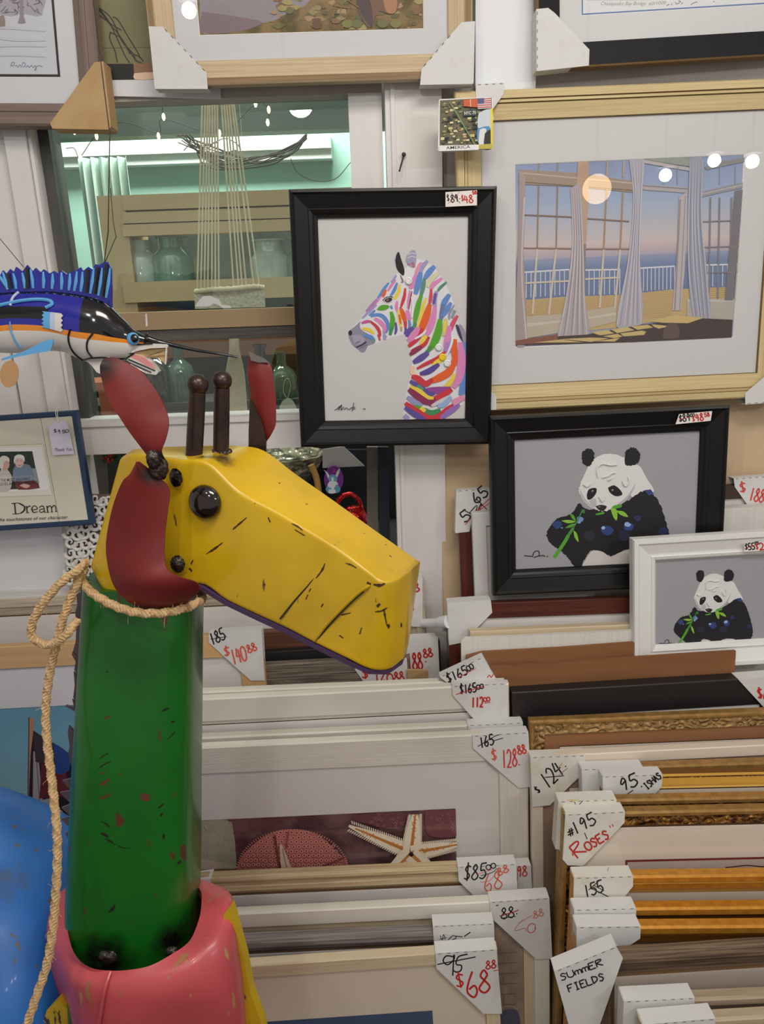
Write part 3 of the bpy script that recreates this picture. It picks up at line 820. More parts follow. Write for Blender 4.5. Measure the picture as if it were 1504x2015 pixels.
# rabbit ornament: purple egg with a blue and white rabbit
rb = root('rabbit_ornament', at(657, 950, 1.775), 'flat purple egg ornament with a blue and white rabbit, above the red foil', 'ornament')
V3 = vplane(1.775)
def egg(b):
    b.prism([V3.pt(*V3.hit(657 + 19 * math.cos(a), 944 + (27 if math.sin(a) < 0 else 25) * math.sin(a))) for a in [-2 * math.pi * k / 28 for k in range(28)]], (0, 0.004, 0), pbr('purple_enamel', (126, 50, 150), 0.35))
part('egg', rb, egg)
mpr = crop(500, 850, 3.76)
ra = Art(V3, 0.0003, mpr, 0.0002)
for pts, c in (([(560, 330), (545, 300), (515, 280), (530, 300), (550, 345)], (236, 232, 236)), ([(600, 330), (615, 290), (635, 268), (632, 300), (612, 340)], (236, 232, 236)), ([(585, 290), (600, 275), (595, 300)], (236, 60, 140)),
               ([(548, 345), (565, 318), (600, 318), (618, 350), (600, 372), (565, 370)], (112, 168, 204)), ([(560, 365), (605, 365), (622, 385), (608, 420), (555, 420), (545, 390)], (238, 240, 242)),
               ([(545, 400), (530, 420), (548, 450), (570, 445), (575, 420)], (112, 168, 204)), ([(612, 385), (640, 415), (630, 445), (600, 450), (592, 420)], (112, 168, 204)), ([(555, 425), (600, 425), (600, 452), (555, 452)], (238, 240, 242)), ([(573, 335), (590, 335), (588, 362), (576, 362)], (240, 240, 244))):
    ra.poly(pts, c, 3)
ra.mb.build('rabbit', rb, mat4=Matrix.Translation(-rb.matrix_world.translation) @ V3.mat())
part('hanger', rb, lambda b: b.tube([at(656, 925, 1.776), at(656, 890, 1.776)], 0.0006, CORD, 5))
# red foil ornament
FOIL = pbr('red_foil', (206, 26, 30), 0.16, 0.9, 0.8, 0.5, ((90, 90, 90), (250, 150, 110), 0.62, 0.7), ((70, 70, 70), 0.006, 'noise'))
rf = root('foil_ornament', at(690, 1060, 1.80), 'shiny red foil ornament with a loop, behind the snout of the metal giraffe', 'ornament')
part('ball', rf, lambda b: b.ball(at(697, 1020, 1.80), (0.036, 0.03, 0.034), FOIL, 24, 14), smooth=True)
part('loop', rf, lambda b: b.tube(smooth_path([at(660, 995, 1.79), at(672, 978, 1.79), at(690, 972, 1.79), at(706, 984, 1.79), at(712, 1002, 1.79)], 6), [0.006] * 25, FOIL, 10), smooth=True)
def feeler(b):
    for q in ((655, 985), (662, 980), (668, 982)): b.tube([at(664, 1003, 1.785), at(q[0], q[1], 1.785)], 0.0007, FOIL, 5)
part('feelers', rf, feeler)
part('eye', rf, lambda b: b.ball(at(668, 998, 1.78), 0.0045, flat('white_enamel', (240, 238, 232), 0.3), 12, 8), smooth=True)
# red and green christmas bits peeping left of the head
xb = MB(); rn = random.Random(5)
for k in range(14):
    c = at(rn.uniform(206, 232), rn.uniform(893, 908), 1.72); xb.ball(c, 0.006, pbr('green_sprig', (34, 84, 40), 0.6) if k % 3 else pbr('red_berry', (196, 34, 44), 0.4), 8, 6)
tag(xb.build('berry_sprig', smooth=True), 'small green sprig with red berries under the sill by the giraffe head', 'sprig')
# white carved lattice beside the blue frame
lt = root('carved_panel', at(170, 1100, 1.58), 'white carved scrollwork panel between the dream picture and the giraffe', 'carved panel')
V4 = vplane(1.575)
CW = pbr('white_carved_wood', (222, 218, 212), 0.6, 0, .4, 0, ((60, 60, 60), (150, 120, 96), 0.62, 0.8))
def scroll(b):
    rn = random.Random(9)
    for gy in range(10):
        for gx in range(6):
            cx, cy = 138 + gx * 16 + rn.uniform(-3, 3), 984 + gy * 17 + rn.uniform(-3, 3)
            sgn = 1 if (gx + gy) % 2 else -1
            pts = [(cx + sgn * (12 - k * 0.9) * math.cos(k * 0.62), cy + (12 - k * 0.9) * math.sin(k * 0.62)) for k in range(13)]
            b.tube([V4.pt(*V4.hit(*p)) for p in smooth_path(pts, 3)], [0.0048 - 0.0001 * i for i in range(len(smooth_path(pts, 3)))], CW, 8)
part('scrollwork', lt, scroll, smooth=True)
part('panel_back', lt, lambda b: b.prism([V4.pt(*V4.hit(*p), -0.006) for p in ((130, 975), (130, 1150), (235, 1150), (235, 975))], (0, 0.006, 0), pbr('carved_panel_ground', (112, 94, 80), 0.8)))
# ------------------------------------------------------------------ pictures on the window wall
TAUPE = wood('taupe_moulding', (140, 122, 112), (116, 100, 92), 0.55, 4, 260)
OAK = wood('pale_oak_moulding', (206, 186, 154), (182, 158, 122), 0.55, 4, 240)
OAKD = wood('oak_groove', (150, 122, 86), (126, 100, 70), 0.6, 4, 240)
CREAMG = wood('champagne_moulding', (214, 194, 146), (196, 172, 122), 0.45, 4, 260)
CREAMD = wood('champagne_groove', (132, 104, 64), (110, 86, 54), 0.55, 4, 260)
BLK = pbr('black_lacquer', (14, 13, 14), 0.36, 0, 0.35, 0, ((300, 300, 20), (30, 28, 28), 0.5, 0.8))
BLKM = pbr('matt_black', (20, 19, 24), 0.6, 0, .3)
WHT = pbr('white_lacquer', (232, 231, 229), 0.4)
NAVY = pbr('navy_moulding', (34, 58, 88), 0.45)

# snow scene, upper corner
P, rc_ = hung([(-392, -300), (156, -300), (206, 245), (-332, 250)], 1.612)
mw = P.hit(198, 100)[0] - P.hit(158, 170)[0]
wn = win_rect(P, [(-300, -220), (91, -220), (103, 145), (-250, 148)])
r, a = picture('framed_print', P, rc_, 'snowy woodland print in a taupe frame with a black inner border', 'picture',
               [(0.0, -0.004), (0.004, 0.0), (0.016, -0.001), (0.018, -0.004), (0.024, -0.004), (0.026, -0.002), (0.040, -0.010), (0.042, -0.013)], [TAUPE], 0.03,
               (218, 219, 222), wn, -0.016, flat('black_border', (28, 24, 32), 0.6))
x0, y0, x1, y1 = wn; a.h += 0.00005
a.put([(x0 + .006, y0 + .006), (x1 - .006, y0 + .006), (x1 - .006, y1 - .006), (x0 + .006, y1 - .006)], ink((208, 210, 218)))
a.mp = crop(0, 0, 3.008)
a.poly([(-50, -40), (248, -40), (252, 60), (230, 95), (130, 80), (60, 95), (0, 85), (-50, 100)], (176, 170, 182), 3)
rn = random.Random(2)
for k in range(26):
    x, y = rn.uniform(-10, 240), rn.uniform(-25, 60); a.line([(x, y), (x + rn.uniform(-25, 25), y + rn.uniform(5, 30)), (x + rn.uniform(-35, 35), y + rn.uniform(15, 40))], 3.5, (92, 84, 92), 4, True)
a.poly([(112, -20), (132, -20), (136, 90), (150, 132), (105, 134), (116, 90)], (150, 140, 150), 2)
a.poly([(-6, 95), (22, 90), (28, 150), (-6, 155)], (152, 136, 124), 2)
for k in range(4):
    y = 165 + k * 55; a.line([(-40, y), (80, y + rn.uniform(-16, 16)), (270, y + rn.uniform(-18, 18))], 16, (203, 205, 214), 5, True)
sg = (120, 120, 150)
a.line([(60, 395), (70, 368), (85, 370), (76, 388), (62, 384)], 2.5, sg); a.line([(88, 392), (98, 384), (104, 396), (116, 382), (124, 396)], 2.5, sg)
a.line([(128, 394), (134, 368), (150, 380), (136, 398)], 2.5, sg); a.line([(152, 396), (164, 386), (172, 398), (186, 384), (196, 398), (208, 386), (214, 408), (204, 412), (222, 388), (250, 392)], 2.5, sg)
a.mb.build('print', r)
pr = protector('', P, [(186, 123), (203, 121), (218, 249), (214, 254), (103, 252), (99, 243)], 0.036, (1, 2, 3), (), KRAFT)
pr.lab = 'brown kraft cardboard corner on the snow scene frame'; done(pr)

# mirror with olive and twig reflections painted on as flat colour, behind and between the two frames
P, rc_ = hung([(150, -300), (420, -305), (432, 190), (176, 192)], 1.648)
mo = root('leaning_mirror', P.mat(), 'olive-toned mirror panel showing twigs, between the snow scene and the canyon picture', 'mirror')
b = MB(); x0, y0, x1, y1 = rc_
b.prism([(x0, y0, 0), (x1, y0, 0), (x1, y1, 0), (x0, y1, 0)], (0, 0, -0.008), flat('white_mirror_edge', (222, 222, 226), 0.5)); b.build('frame', mo)
a = Art(P, 0.0004)
a.mp = crop(0, 0, 3.008)
a.poly([(440, -400), (960, -400), (985, 470), (470, 475)], pbr('olive_mirror_reflection', (146, 140, 106), 0.12, 0.0, 0.6, 0, ((3, 3, 8), (124, 118, 88), 0.4, 0.7)))
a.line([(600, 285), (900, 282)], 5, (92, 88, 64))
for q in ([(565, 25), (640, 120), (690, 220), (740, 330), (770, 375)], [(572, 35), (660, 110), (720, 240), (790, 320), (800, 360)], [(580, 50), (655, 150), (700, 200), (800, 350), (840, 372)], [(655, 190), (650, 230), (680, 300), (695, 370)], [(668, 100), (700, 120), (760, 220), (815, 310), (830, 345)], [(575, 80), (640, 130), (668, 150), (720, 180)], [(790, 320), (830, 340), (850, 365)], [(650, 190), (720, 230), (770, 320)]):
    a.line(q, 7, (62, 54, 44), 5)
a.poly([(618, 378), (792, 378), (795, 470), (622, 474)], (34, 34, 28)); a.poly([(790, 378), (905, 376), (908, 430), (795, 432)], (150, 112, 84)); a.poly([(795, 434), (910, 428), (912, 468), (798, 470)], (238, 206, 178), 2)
a.mb.build('painted_reflection', mo)

# canyon picture with white corners
P, rc_ = hung([(250, -330), (930, -345), (931, 150), (304, 172)], 1.585)
wn = win_rect(P, [(355, -240), (833, -248), (834, 57), (397, 64)], -0.01)
r, a = picture('framed_print', P, rc_, 'canyon landscape print in a pale oak frame over the window', 'picture',
               [(0.0, -0.003), (0.003, 0.0), (0.012, -0.001), (0.0135, -0.006), (0.042, -0.013), (0.044, -0.016)], [OAK, OAK, OAKD, OAK, OAK], 0.026,
               (214, 214, 217), wn, -0.019, pbr('canyon_ground', (142, 118, 78), 0.7, 0, .3, 0, ((26, 26, 26), (96, 84, 52), 0.42, 0.6)))
a.mp = crop(450, 0, 2.7345)
rn = random.Random(4)
a.poly([(-160, -60), (400, -60), (420, 20), (330, 60), (240, 110), (100, 130), (-60, 160), (-145, 170)], (146, 136, 142), 4)
a.poly([(-145, 60), (60, 90), (180, 120), (60, 165), (-145, 172)], (128, 108, 116), 4)
for k in range(60):
    x, y = rn.uniform(180, 1035), rn.uniform(-20, 148); s = rn.uniform(10, 34)
    a.poly([(x + s * math.cos(t) * rn.uniform(.6, 1.2), y + s * .6 * math.sin(t) * rn.uniform(.6, 1.2)) for t in [k2 * .785 for k2 in range(8)]], rn.choice([(150, 134, 84), (112, 104, 56), (170, 138, 100), (132, 96, 64), (94, 92, 52), (160, 148, 92)]), 2)
a.poly([(690, -20), (900, -20), (905, 60), (860, 75), (800, 60), (770, 150), (730, 120), (700, 60)], (116, 82, 62), 2); a.poly([(690, 0), (760, 0), (775, 145), (735, 110), (705, 60)], (74, 56, 58), 3); a.poly([(830, -10), (905, 0), (895, 68), (850, 62)], (172, 124, 86), 3)
for q in ([(580, -10), (562, 92)], [(615, -10), (598, 80)], [(655, 20), (612, 158)], [(560, 28), (650, 44)], [(640, 0), (700, 40)]): a.line(q, 6, (136, 104, 62), 0)
for x in (470, 640, 690, 830, 900): a.dot(x, 128, 30, rn.choice([(126, 122, 62), (108, 110, 60)]), 22)
a.poly([(455, 100), (495, 100), (500, 150), (450, 150)], (104, 70, 50), 2)
a.mb.build('print', r)
pr = protector('white cardboard corner on the canyon picture, beside the mirror panel', P, [(294, 52), (321, 53), (407, 143), (409, 174), (306, 174)], 0.03, (4, 3), (1,)); done(pr)
pr = protector('white cardboard corner on the canyon picture, beside the cool white board', P, [(909, 44), (934, 42), (931, 164), (827, 166), (830, 135), (889, 66)], 0.03, (1, 2), (4,)); done(pr)

# bridge sketch, upper right
P, rc_ = hung([(1050, -330), (1660, -355), (1640, 104), (1062, 136)], 1.605)
wn = win_rect(P, [(1140, -250), (1570, -270), (1556, 9), (1151, 24)], -0.01)
r, a = picture('framed_print', P, rc_, 'signed bridge drawing with a blue border in a wide black frame', 'picture',
               [(0.0, -0.002), (0.003, 0.0), (0.004, -0.002), (0.044, -0.010), (0.045, -0.013)], [CREAMD, CREAMD, BLKM, BLKM], 0.026, (216, 216, 216), wn, -0.015, ink((92, 122, 170)))
x0, y0, x1, y1 = wn; a.h += 0.00005
a.put([(x0 + .004, y0 + .004), (x1 - .004, y0 + .004), (x1 - .004, y1 - .004), (x0 + .004, y1 - .004)], ink((222, 224, 226)))
a.mp = crop(950, 0, 2.7148)
g = (150, 140, 120)
a.typeset('Chesapeake Bay Bridge', (632, 26), (872, 26), 20, g, 0.25); a.typeset('60/1000', (890, 26), (980, 20), 18, g, 0.25)
for q in ([(985, 28), (1000, 22)], [(1010, 24), (1016, 18)], [(1032, 8), (1040, 20), (1060, 6), (1048, 2)], [(1064, 20), (1072, 12)], [(1115, 24), (1130, 14), (1150, 8)], [(1235, 8), (1242, 6)]): a.line(q, 4, (110, 116, 120), 3)
a.poly([(560, -20), (1540, -60), (1540, -10), (560, 2)], (204, 208, 216))
a.mb.build('print', r)
pr = protector('worn white cardboard corner on the black frame of the bridge drawing', P, [(1057, 18), (1079, 16), (1092, 26), (1160, 98), (1159, 128), (1057, 139)], 0.03, (5, 4), (5,)); done(pr)

# ocean room print
P, rc_ = hung([(889, 173), (1582, 157), (1549, 786), (915, 806)], 1.592)
OC = [(1021, 316), (1477, 307), (1439, 669), (1009.5, 680)]
wn = win_rect(P, OC, -0.012)
r, a = picture('framed_print', P, rc_, 'ocean-view sunroom print with sheer curtains in a champagne wood frame', 'picture',
               [(0.0, -0.003), (0.003, 0.0), (0.015, 0.0), (0.0165, -0.004), (0.0215, -0.003), (0.023, -0.007), (0.05, -0.012), (0.0515, -0.016)], [CREAMG, CREAMG, CREAMG, CREAMD, CREAMG, CREAMD, CREAMG, CREAMD], 0.026,
               (213, 212, 212), wn, -0.018, ink((150, 158, 190)))
a.step = 0.000015
x0, y0, x1, y1 = wn
def band_(t0, t1, ca, cb, n=12):
    for k in range(n):
        u = (k + .5) / n; c = tuple(round(ca[i] + (cb[i] - ca[i]) * u) for i in range(3))
        ya = y1 - (y1 - y0) * (t0 + (t1 - t0) * k / n); yb = y1 - (y1 - y0) * (t0 + (t1 - t0) * (k + 1) / n)
        a.put([(x0, yb), (x1, yb), (x1, ya), (x0, ya)], ink(c))
band_(0, .22, (140, 154, 190), (160, 176, 204)); band_(.22, .44, (162, 178, 204), (206, 192, 190)); band_(.44, .51, (208, 188, 184), (176, 166, 184), 6); band_(.51, .56, (148, 156, 182), (118, 136, 172), 5); band_(.56, .80, (116, 134, 170), (96, 114, 156), 8)
a.mp = crop(960, 280, 2.7647)
WF = (206, 194, 180)
a.poly([(158, 862), (440, 838), (700, 832), (1010, 800), (1340, 785), (1340, 880), (1010, 960), (700, 1010), (150, 1060)], (196, 168, 118))
for k in range(16): a.line([(165, 868 + k * 6.5), (1000, 808 + k * 9.5)], 2, (172, 142, 94), 0)
for k in range(6): a.line([(1190, 800 + k * 12), (1345, 790 + k * 12)], 2, (166, 130, 84), 0)
def rail(p, q, n, h0, h1):
    a.line([p, q], 8, (222, 220, 224), 0)
    for k in range(n + 1):
        t = k / n; x = p[0] + (q[0] - p[0]) * t; y = p[1] + (q[1] - p[1]) * t
        a.line([(x, y), (x - 1, y + h0 + (h1 - h0) * t)], 5, (206, 206, 216), 0)
rail((185, 708), (445, 692), 10, 140, 136); rail((525, 695), (720, 692), 7, 136, 134); rail((828, 685), (1018, 674), 9, 125, 124); rail((1172, 668), (1360, 664), 7, 118, 116)
a.poly([(158, 952), (440, 930), (700, 892), (700, 975), (560, 1010), (155, 1075)], (190, 176, 158)); a.poly([(158, 990), (440, 965), (560, 950), (700, 925), (700, 940), (158, 1010)], (206, 194, 178))
a.poly([(1085, 852), (1345, 852), (1338, 965), (1085, 955)], (180, 174, 166)); a.line([(1090, 862), (1345, 862)], 8, (200, 196, 190), 0)
for y0_, y1_ in ((150, 128), (262, 290)):
    pass
a.poly([(168, 148), (470, 165), (790, 210), (790, 272), (470, 240), (168, 228)], (160, 142, 126)); a.line([(168, 165), (790, 222)], 7, (190, 176, 160), 0); a.line([(168, 215), (790, 262)], 6, (112, 94, 80), 0)
a.poly([(845, 228), (1090, 246), (1090, 276), (845, 258)], (176, 170, 172)); a.line([(845, 236), (1090, 254)], 6, (130, 124, 128), 0); a.poly([(845, 92), (1110, 140), (1110, 158), (845, 112)], (186, 180, 180))
a.poly([(1165, 268), (1415, 212), (1412, 242), (1165, 298)], (150, 148, 154)); a.line([(1165, 282), (1412, 226)], 5, (186, 184, 188), 0); a.poly([(1290, 100), (1428, 78), (1424, 100), (1190, 150), (1180, 132)], (140, 140, 140))
a.poly([(845, 85), (1100, 85), (1100, 132), (940, 108), (845, 90)], (150, 156, 146))
for xa, xb in ((282, 256), (385, 345)):
    a.line([(xa, 100), (xa - 6, 165)], 7, (150, 136, 130), 0); a.line([(xa - 4, 235), (xa - 12, 580)], 7, (150, 124, 102), 0); a.line([(xa - 12, 580), (xb - 12, 935)], 11, WF, 0)
for xa, xb in ((652, 610), (742, 692)):
    a.line([(xa, 100), (xa - 4, 190)], 8, (190, 164, 140), 0); a.line([(xa - 4, 258), (xa - 20, 580)], 8, (170, 134, 106), 0); a.line([(xa - 20, 580), (xb, 900)], 11, WF, 0)
for p, q in (((185, 394), (462, 406)), ((535, 414), (770, 430))): a.line([p, q], 7, (136, 108, 92), 0)
for p, q in (((185, 575), (455, 578)), ((535, 580), (770, 580))): a.line([p, q], 7, (150, 118, 104), 0)
for p, q in (((165, 768), (440, 755)), ((525, 745), (720, 735))): a.line([p, q], 10, WF, 0)
for x in (1205, 1255, 1320): a.line([(x + 8, 300), (x - 2, 850)], 9, (132, 128, 136), 0)
a.poly([(1345, 265), (1392, 255), (1335, 860), (1290, 860)], (118, 116, 122)); a.line([(1392, 255), (1345, 860)], 7, (176, 172, 172), 0)
for y in (432, 572, 712): a.line([(1170, y), (1390, y - 8)], 6, (128, 122, 128), 0)
for x in (960, 1035, 1265, 1350): a.line([(x, 130), (x - 2, 228)], 5, (150, 156, 176), 0)
a.poly([(1042, 300), (1085, 270), (1072, 700), (1050, 915), (1004, 915), (1030, 600)], (190, 180, 182)); a.line([(1048, 310), (1018, 912)], 9, (150, 142, 148), 0); a.line([(1076, 290), (1044, 912)], 5, (150, 142, 148), 0)
a.poly([(492, 100), (552, 100), (548, 300), (535, 560), (470, 560), (480, 300)], (188, 158, 136)); a.poly([(470, 555), (535, 555), (525, 985), (440, 985), (450, 760)], (150, 124, 110))
def curtain(out, cols):
    a.poly(out, cols[0], 3)
    n = len(out) // 2
    Lf = out[:n]; Rt = out[n:][::-1]
    rn = random.Random(len(out) + out[0][0])
    for k in range(9):
        t = (k + .5) / 9 + rn.uniform(-.04, .04)
        a.line([(l[0] + (r_[0] - l[0]) * t, l[1] + (r_[1] - l[1]) * t) for l, r_ in zip(Lf, Rt)], [2, 7, 6, 9][:n] if n == 4 else 6, cols[1 + k % 2], 5, True)
curtain([(450, 250), (462, 560), (425, 850), (382, 1078), (548, 1050), (530, 850), (520, 560), (505, 250)], [(176, 166, 170), (200, 194, 200), (146, 134, 138)])
curtain([(770, 92), (795, 330), (765, 640), (700, 1000), (840, 985), (828, 640), (836, 330), (852, 92)], [(176, 172, 184), (200, 196, 206), (148, 146, 162)])
curtain([(1098, 92), (1090, 400), (1090, 690), (1120, 950), (1210, 962), (1190, 690), (1165, 400), (1172, 92)], [(158, 160, 174), (188, 188, 200), (130, 134, 150)])
a.poly([(172, 160), (205, 200), (195, 600), (215, 1075), (150, 1090), (165, 600)], (168, 152, 150), 2); a.line([(200, 300), (185, 700), (210, 1070)], 8, (200, 190, 192))
a.poly([(137, 1088), (300, 1060), (540, 1046), (850, 990), (1170, 958), (1332, 965), (1326, 1074), (140, 1104)], (64, 46, 42)); a.poly([(137, 1080), (380, 1045), (380, 1085), (137, 1103)], (134, 82, 62))
LT = (206, 180, 118)
for q in ([(560, 1034), (650, 1020), (690, 1040), (610, 1050)], [(670, 1018), (760, 1005), (800, 1022), (705, 1038)], [(780, 1002), (870, 992), (900, 1008), (815, 1020)], [(890, 990), (995, 1000), (930, 1014), (905, 1004)], [(625, 1055), (705, 1042), (735, 1056), (690, 1066)], [(720, 1040), (840, 1024), (862, 1030), (850, 1048), (740, 1056)],
          [(580, 1082), (720, 1064), (690, 1084)], [(400, 1070), (560, 1062), (660, 1066), (560, 1086)], [(250, 1090), (400, 1072), (520, 1088)], [(880, 975), (1010, 940), (1175, 955), (1090, 984), (960, 982)]):
    a.poly(q, LT)
a.poly([(958, 1020), (985, 985), (1030, 990), (1042, 1060), (955, 1065)], (96, 76, 66), 2)
a.mb.build('print', r)
pr = protector('white cardboard corner on the sunroom print, behind the souvenir magnet', P, [(936, 167), (993, 164), (991, 186), (970, 215), (938, 232)], 0.026, (0,), (0,)); done(pr)
pr = protector('white cardboard corner low on the sunroom print, above the large panda', P, [(1558, 700), (1553, 788), (1467, 795), (1466, 774), (1504, 742)], 0.026, (1,), (1,)); done(pr)
pr = protector('white cardboard corner on the sunroom print, hidden by the zebra picture', P, [(913, 730), (940, 740), (977, 780), (977, 805), (915, 808)], 0.026, (3,), ()); done(pr)

# souvenir magnet on the card corner
V5 = vplane(1.558)
mg = root('souvenir_magnet', V5.pt(*V5.hit(916, 245)), 'small glossy souvenir magnet with street signs, a flag and the word AMERICA', 'magnet')
b = MB(); q = [V5.pt(*V5.hit(*p)) for p in ((864, 197), (867, 195), (965, 191), (970, 194), (970, 290), (966, 294), (865, 299), (862, 296))]
b.prism(q[::-1], (0, 0.004, 0), flat('magnet_white', (232, 232, 230), 0.35)); o_ = b.build('plate', mg, mat4=Matrix.Translation(-mg.matrix_world.translation))
a = Art(V5, 0.0003, crop(450, 0, 2.7345))
a.poly([(1138, 540), (1416, 525), (1418, 800), (1136, 790)], (104, 98, 74)); rn = random.Random(11)
for k in range(120):
    x, y = rn.uniform(1142, 1340), rn.uniform(545, 770); s = rn.uniform(5, 17)
    a.poly([(x, y), (x + s * 1.6, y - 2), (x + s * 1.6, y + s * .8), (x, y + s * .9)], rn.choice([(206, 190, 126), (46, 52, 50), (146, 150, 100), (84, 92, 70), (222, 212, 170), (30, 34, 40), (126, 116, 84)]))
a.poly([(1262, 540), (1338, 533), (1338, 580), (1264, 574)], (206, 96, 56)); a.line([(1300, 536), (1302, 576)], 3, (240, 220, 190), 0)
a.poly([(1338, 532), (1412, 526), (1412, 585), (1340, 588)], (226, 214, 214))
for k in range(5): a.line([(1372 if k < 2 else 1340, 536 + k * 11), (1412, 532 + k * 11.5)], 5, (196, 60, 66), 0)
a.poly([(1338, 532), (1374, 530), (1374, 560), (1340, 562)], (88, 88, 128))
a.poly([(1262, 600), (1335, 590), (1335, 625), (1262, 628)], (52, 66, 70)); a.typeset('NYC 70', (1268, 620), (1330, 616), 18, (236, 232, 220), 0, 0.01)
a.poly([(1345, 610), (1416, 588), (1416, 690), (1340, 690)], (206, 214, 222), 2); a.poly([(1338, 695), (1400, 680), (1410, 740), (1340, 770)], (86, 148, 200), 2); a.poly([(1350, 700), (1385, 695), (1380, 790), (1345, 790)], (226, 226, 224), 2)
a.line([(1190, 550), (1260, 670), (1330, 790)], 6, (120, 150, 96), 0)
a.poly([(1378, 720), (1412, 700), (1412, 800), (1372, 800)], (40, 42, 46), 2)
a.poly([(1408, 588), (1421, 585), (1421, 800), (1410, 802)], (236, 214, 40)); a.poly([(1345, 780), (1418, 775), (1418, 802), (1345, 804)], (196, 180, 80))
a.poly([(1134, 785), (1345, 780), (1345, 808), (1132, 815)], (236, 236, 234)); a.typeset('AMERICA', (1170, 806), (1300, 799), 17, (60, 56, 60), 0, 0.012)
a.mb.build('picture_face', mg, mat4=Matrix.Translation(-mg.matrix_world.translation) @ V5.mat())

# nail and wire
nl = root('nail', at(795, 304, YW - 0.03), 'bent dark nail in the white post holding the zebra picture wire', 'nail')
b = MB(); n0 = at(795, 305, YW - 0.034); n1 = at(786, 338, 1.60)
b.tube([n0 + Vector((0, 0.006, 0)), n0, n0 + (n1 - n0) * 0.97], 0.0016, pbr('rusty_nail', (66, 58, 54), 0.5, 0.6), 8)
b.build('shank', nl, True, Matrix.Translation(-nl.matrix_world.translation))
b = MB(); b.ball(at(795, 304, YW - 0.036), (0.0042, 0.002, 0.0042), pbr('rusty_nail', (66, 58, 54), 0.5, 0.6), 12, 8); b.build('head', nl, True, Matrix.Translation(-nl.matrix_world.translation))

# zebra painting
P, rc_ = hung([(567, 373), (980, 364), (965, 876), (592, 880)], 1.548)
ZP = [(0.0, -0.006), (0.002, 0.0), (0.006, 0.001), (0.010, -0.003), (0.034, -0.009), (0.036, -0.008), (0.042, -0.010), (0.046, -0.013), (0.0505, -0.014), (0.052, -0.017)]
r, a = picture('framed_painting', P, rc_, 'painting of a rainbow-striped zebra head in a black frame', 'picture', ZP, [BLK], 0.026, None, win_rect(P, [(621, 426), (927, 419), (919, 830), (636, 836)], -0.018), -0.018,
               pbr('zebra_canvas', (208, 206, 205), 0.8, 0, .3, 0, None, ((700, 700, 700), 0.0002, 'noise')), False)
a.mp = crop(550, 350, 3.342); a.step = 0.00002
PK, OG, GN, YL, RD, BL, PU, LV, WHI, DR, GY = (222, 136, 190), (228, 96, 40), (88, 166, 40), (236, 208, 72), (204, 56, 66), (98, 140, 206), (96, 78, 156), (160, 152, 198), (232, 231, 234), (140, 46, 84), (150, 148, 168)
a.poly([(800, 620), (775, 628), (745, 680), (700, 715), (645, 785), (580, 860), (535, 930), (480, 985), (456, 1015), (456, 1050), (482, 1105), (515, 1135), (540, 1150), (565, 1140), (598, 1102), (660, 1080), (740, 1046), (822, 1030), (848, 1090), (870, 1195), (872, 1260), (838, 1400), (822, 1500), (815, 1595), (1050, 1597), (1222, 1480), (1228, 1120), (1185, 980), (1160, 900), (1150, 830), (1120, 750), (1070, 660), (1020, 590), (960, 545), (905, 530), (870, 560)], (226, 224, 228))
a.poly([(840, 505), (870, 477), (893, 480), (902, 520), (890, 590), (850, 580), (830, 545)], (162, 158, 184), 4)
for y in (500, 522): a.line([(842, y + 6), (870, y - 6), (898, y)], 6, (206, 204, 214))
a.line([(845, 575), (868, 550), (888, 590)], 18, (176, 110, 140)); a.line([(850, 560), (880, 545)], 12, (150, 160, 206), 0)
a.poly([(752, 545), (765, 500), (785, 487), (800, 530), (822, 600), (818, 645), (790, 630), (768, 600)], (190, 186, 200), 3)
a.poly([(762, 545), (770, 505), (786, 487), (800, 530), (822, 600), (818, 642), (795, 628), (772, 598)], (26, 24, 28), 3)
a.line([(795, 640), (812, 680), (800, 690)], 12, (128, 110, 110), 4, True)
# muzzle
a.poly([(535, 940), (500, 975), (462, 1005), (455, 1045), (480, 1100), (515, 1130), (540, 1150), (566, 1140), (585, 1105), (625, 1090), (630, 1060), (590, 1030), (540, 1000), (530, 970)], (142, 140, 158), 3)
a.poly([(475, 1040), (520, 1030), (560, 1060), (540, 1090), (500, 1095)], (164, 160, 180), 3); a.line([(505, 1115), (545, 1098), (572, 1078)], 9, (46, 40, 60)); a.dot(466, 1020, 13, (34, 32, 38), 17)
a.line([(520, 1122), (550, 1112), (575, 1095)], 9, (120, 116, 140)); a.line([(500, 1090), (530, 1075)], 10, (120, 118, 138))
def S(col, wd, *pts): a.line(list(pts), wd * 1.12, col, 5, True, 0.5)
S(BL, 20, (720, 690), (690, 730), (665, 770), (640, 805)); S(PK, 18, (765, 670), (735, 710), (712, 745)); S(OG, 20, (700, 735), (690, 760), (680, 785)); S(PK, 16, (670, 780), (630, 825), (600, 860)); S(LV, 16, (640, 835), (585, 885), (545, 925)); S((176, 130, 180), 22, (640, 800), (610, 840), (570, 880))
S(BL, 20, (775, 690), (755, 740), (730, 780)); S(LV, 16, (770, 640), (745, 680), (735, 690)); S(YL, 22, (790, 700), (785, 745), (765, 785), (755, 800)); S(RD, 20, (828, 725), (822, 780), (810, 820), (800, 850)); S(PK, 20, (775, 810), (770, 850), (780, 890))
S(PK, 16, (860, 740), (850, 800), (845, 860)); S(DR, 8, (872, 745), (862, 800), (850, 870)); S(RD, 22, (795, 850), (812, 900), (828, 950), (830, 1000)); S(OG, 30, (800, 860), (815, 905), (828, 945)); S(PU, 18, (830, 985), (832, 1010), (822, 1028))
S(PK, 30, (840, 870), (848, 910), (855, 940)); S(BL, 18, (852, 935), (858, 970), (850, 1000)); S(YL, 22, (782, 870), (792, 930), (800, 980)); S(OG, 14, (788, 900), (798, 960)); S((190, 160, 120), 14, (800, 980), (802, 1010))
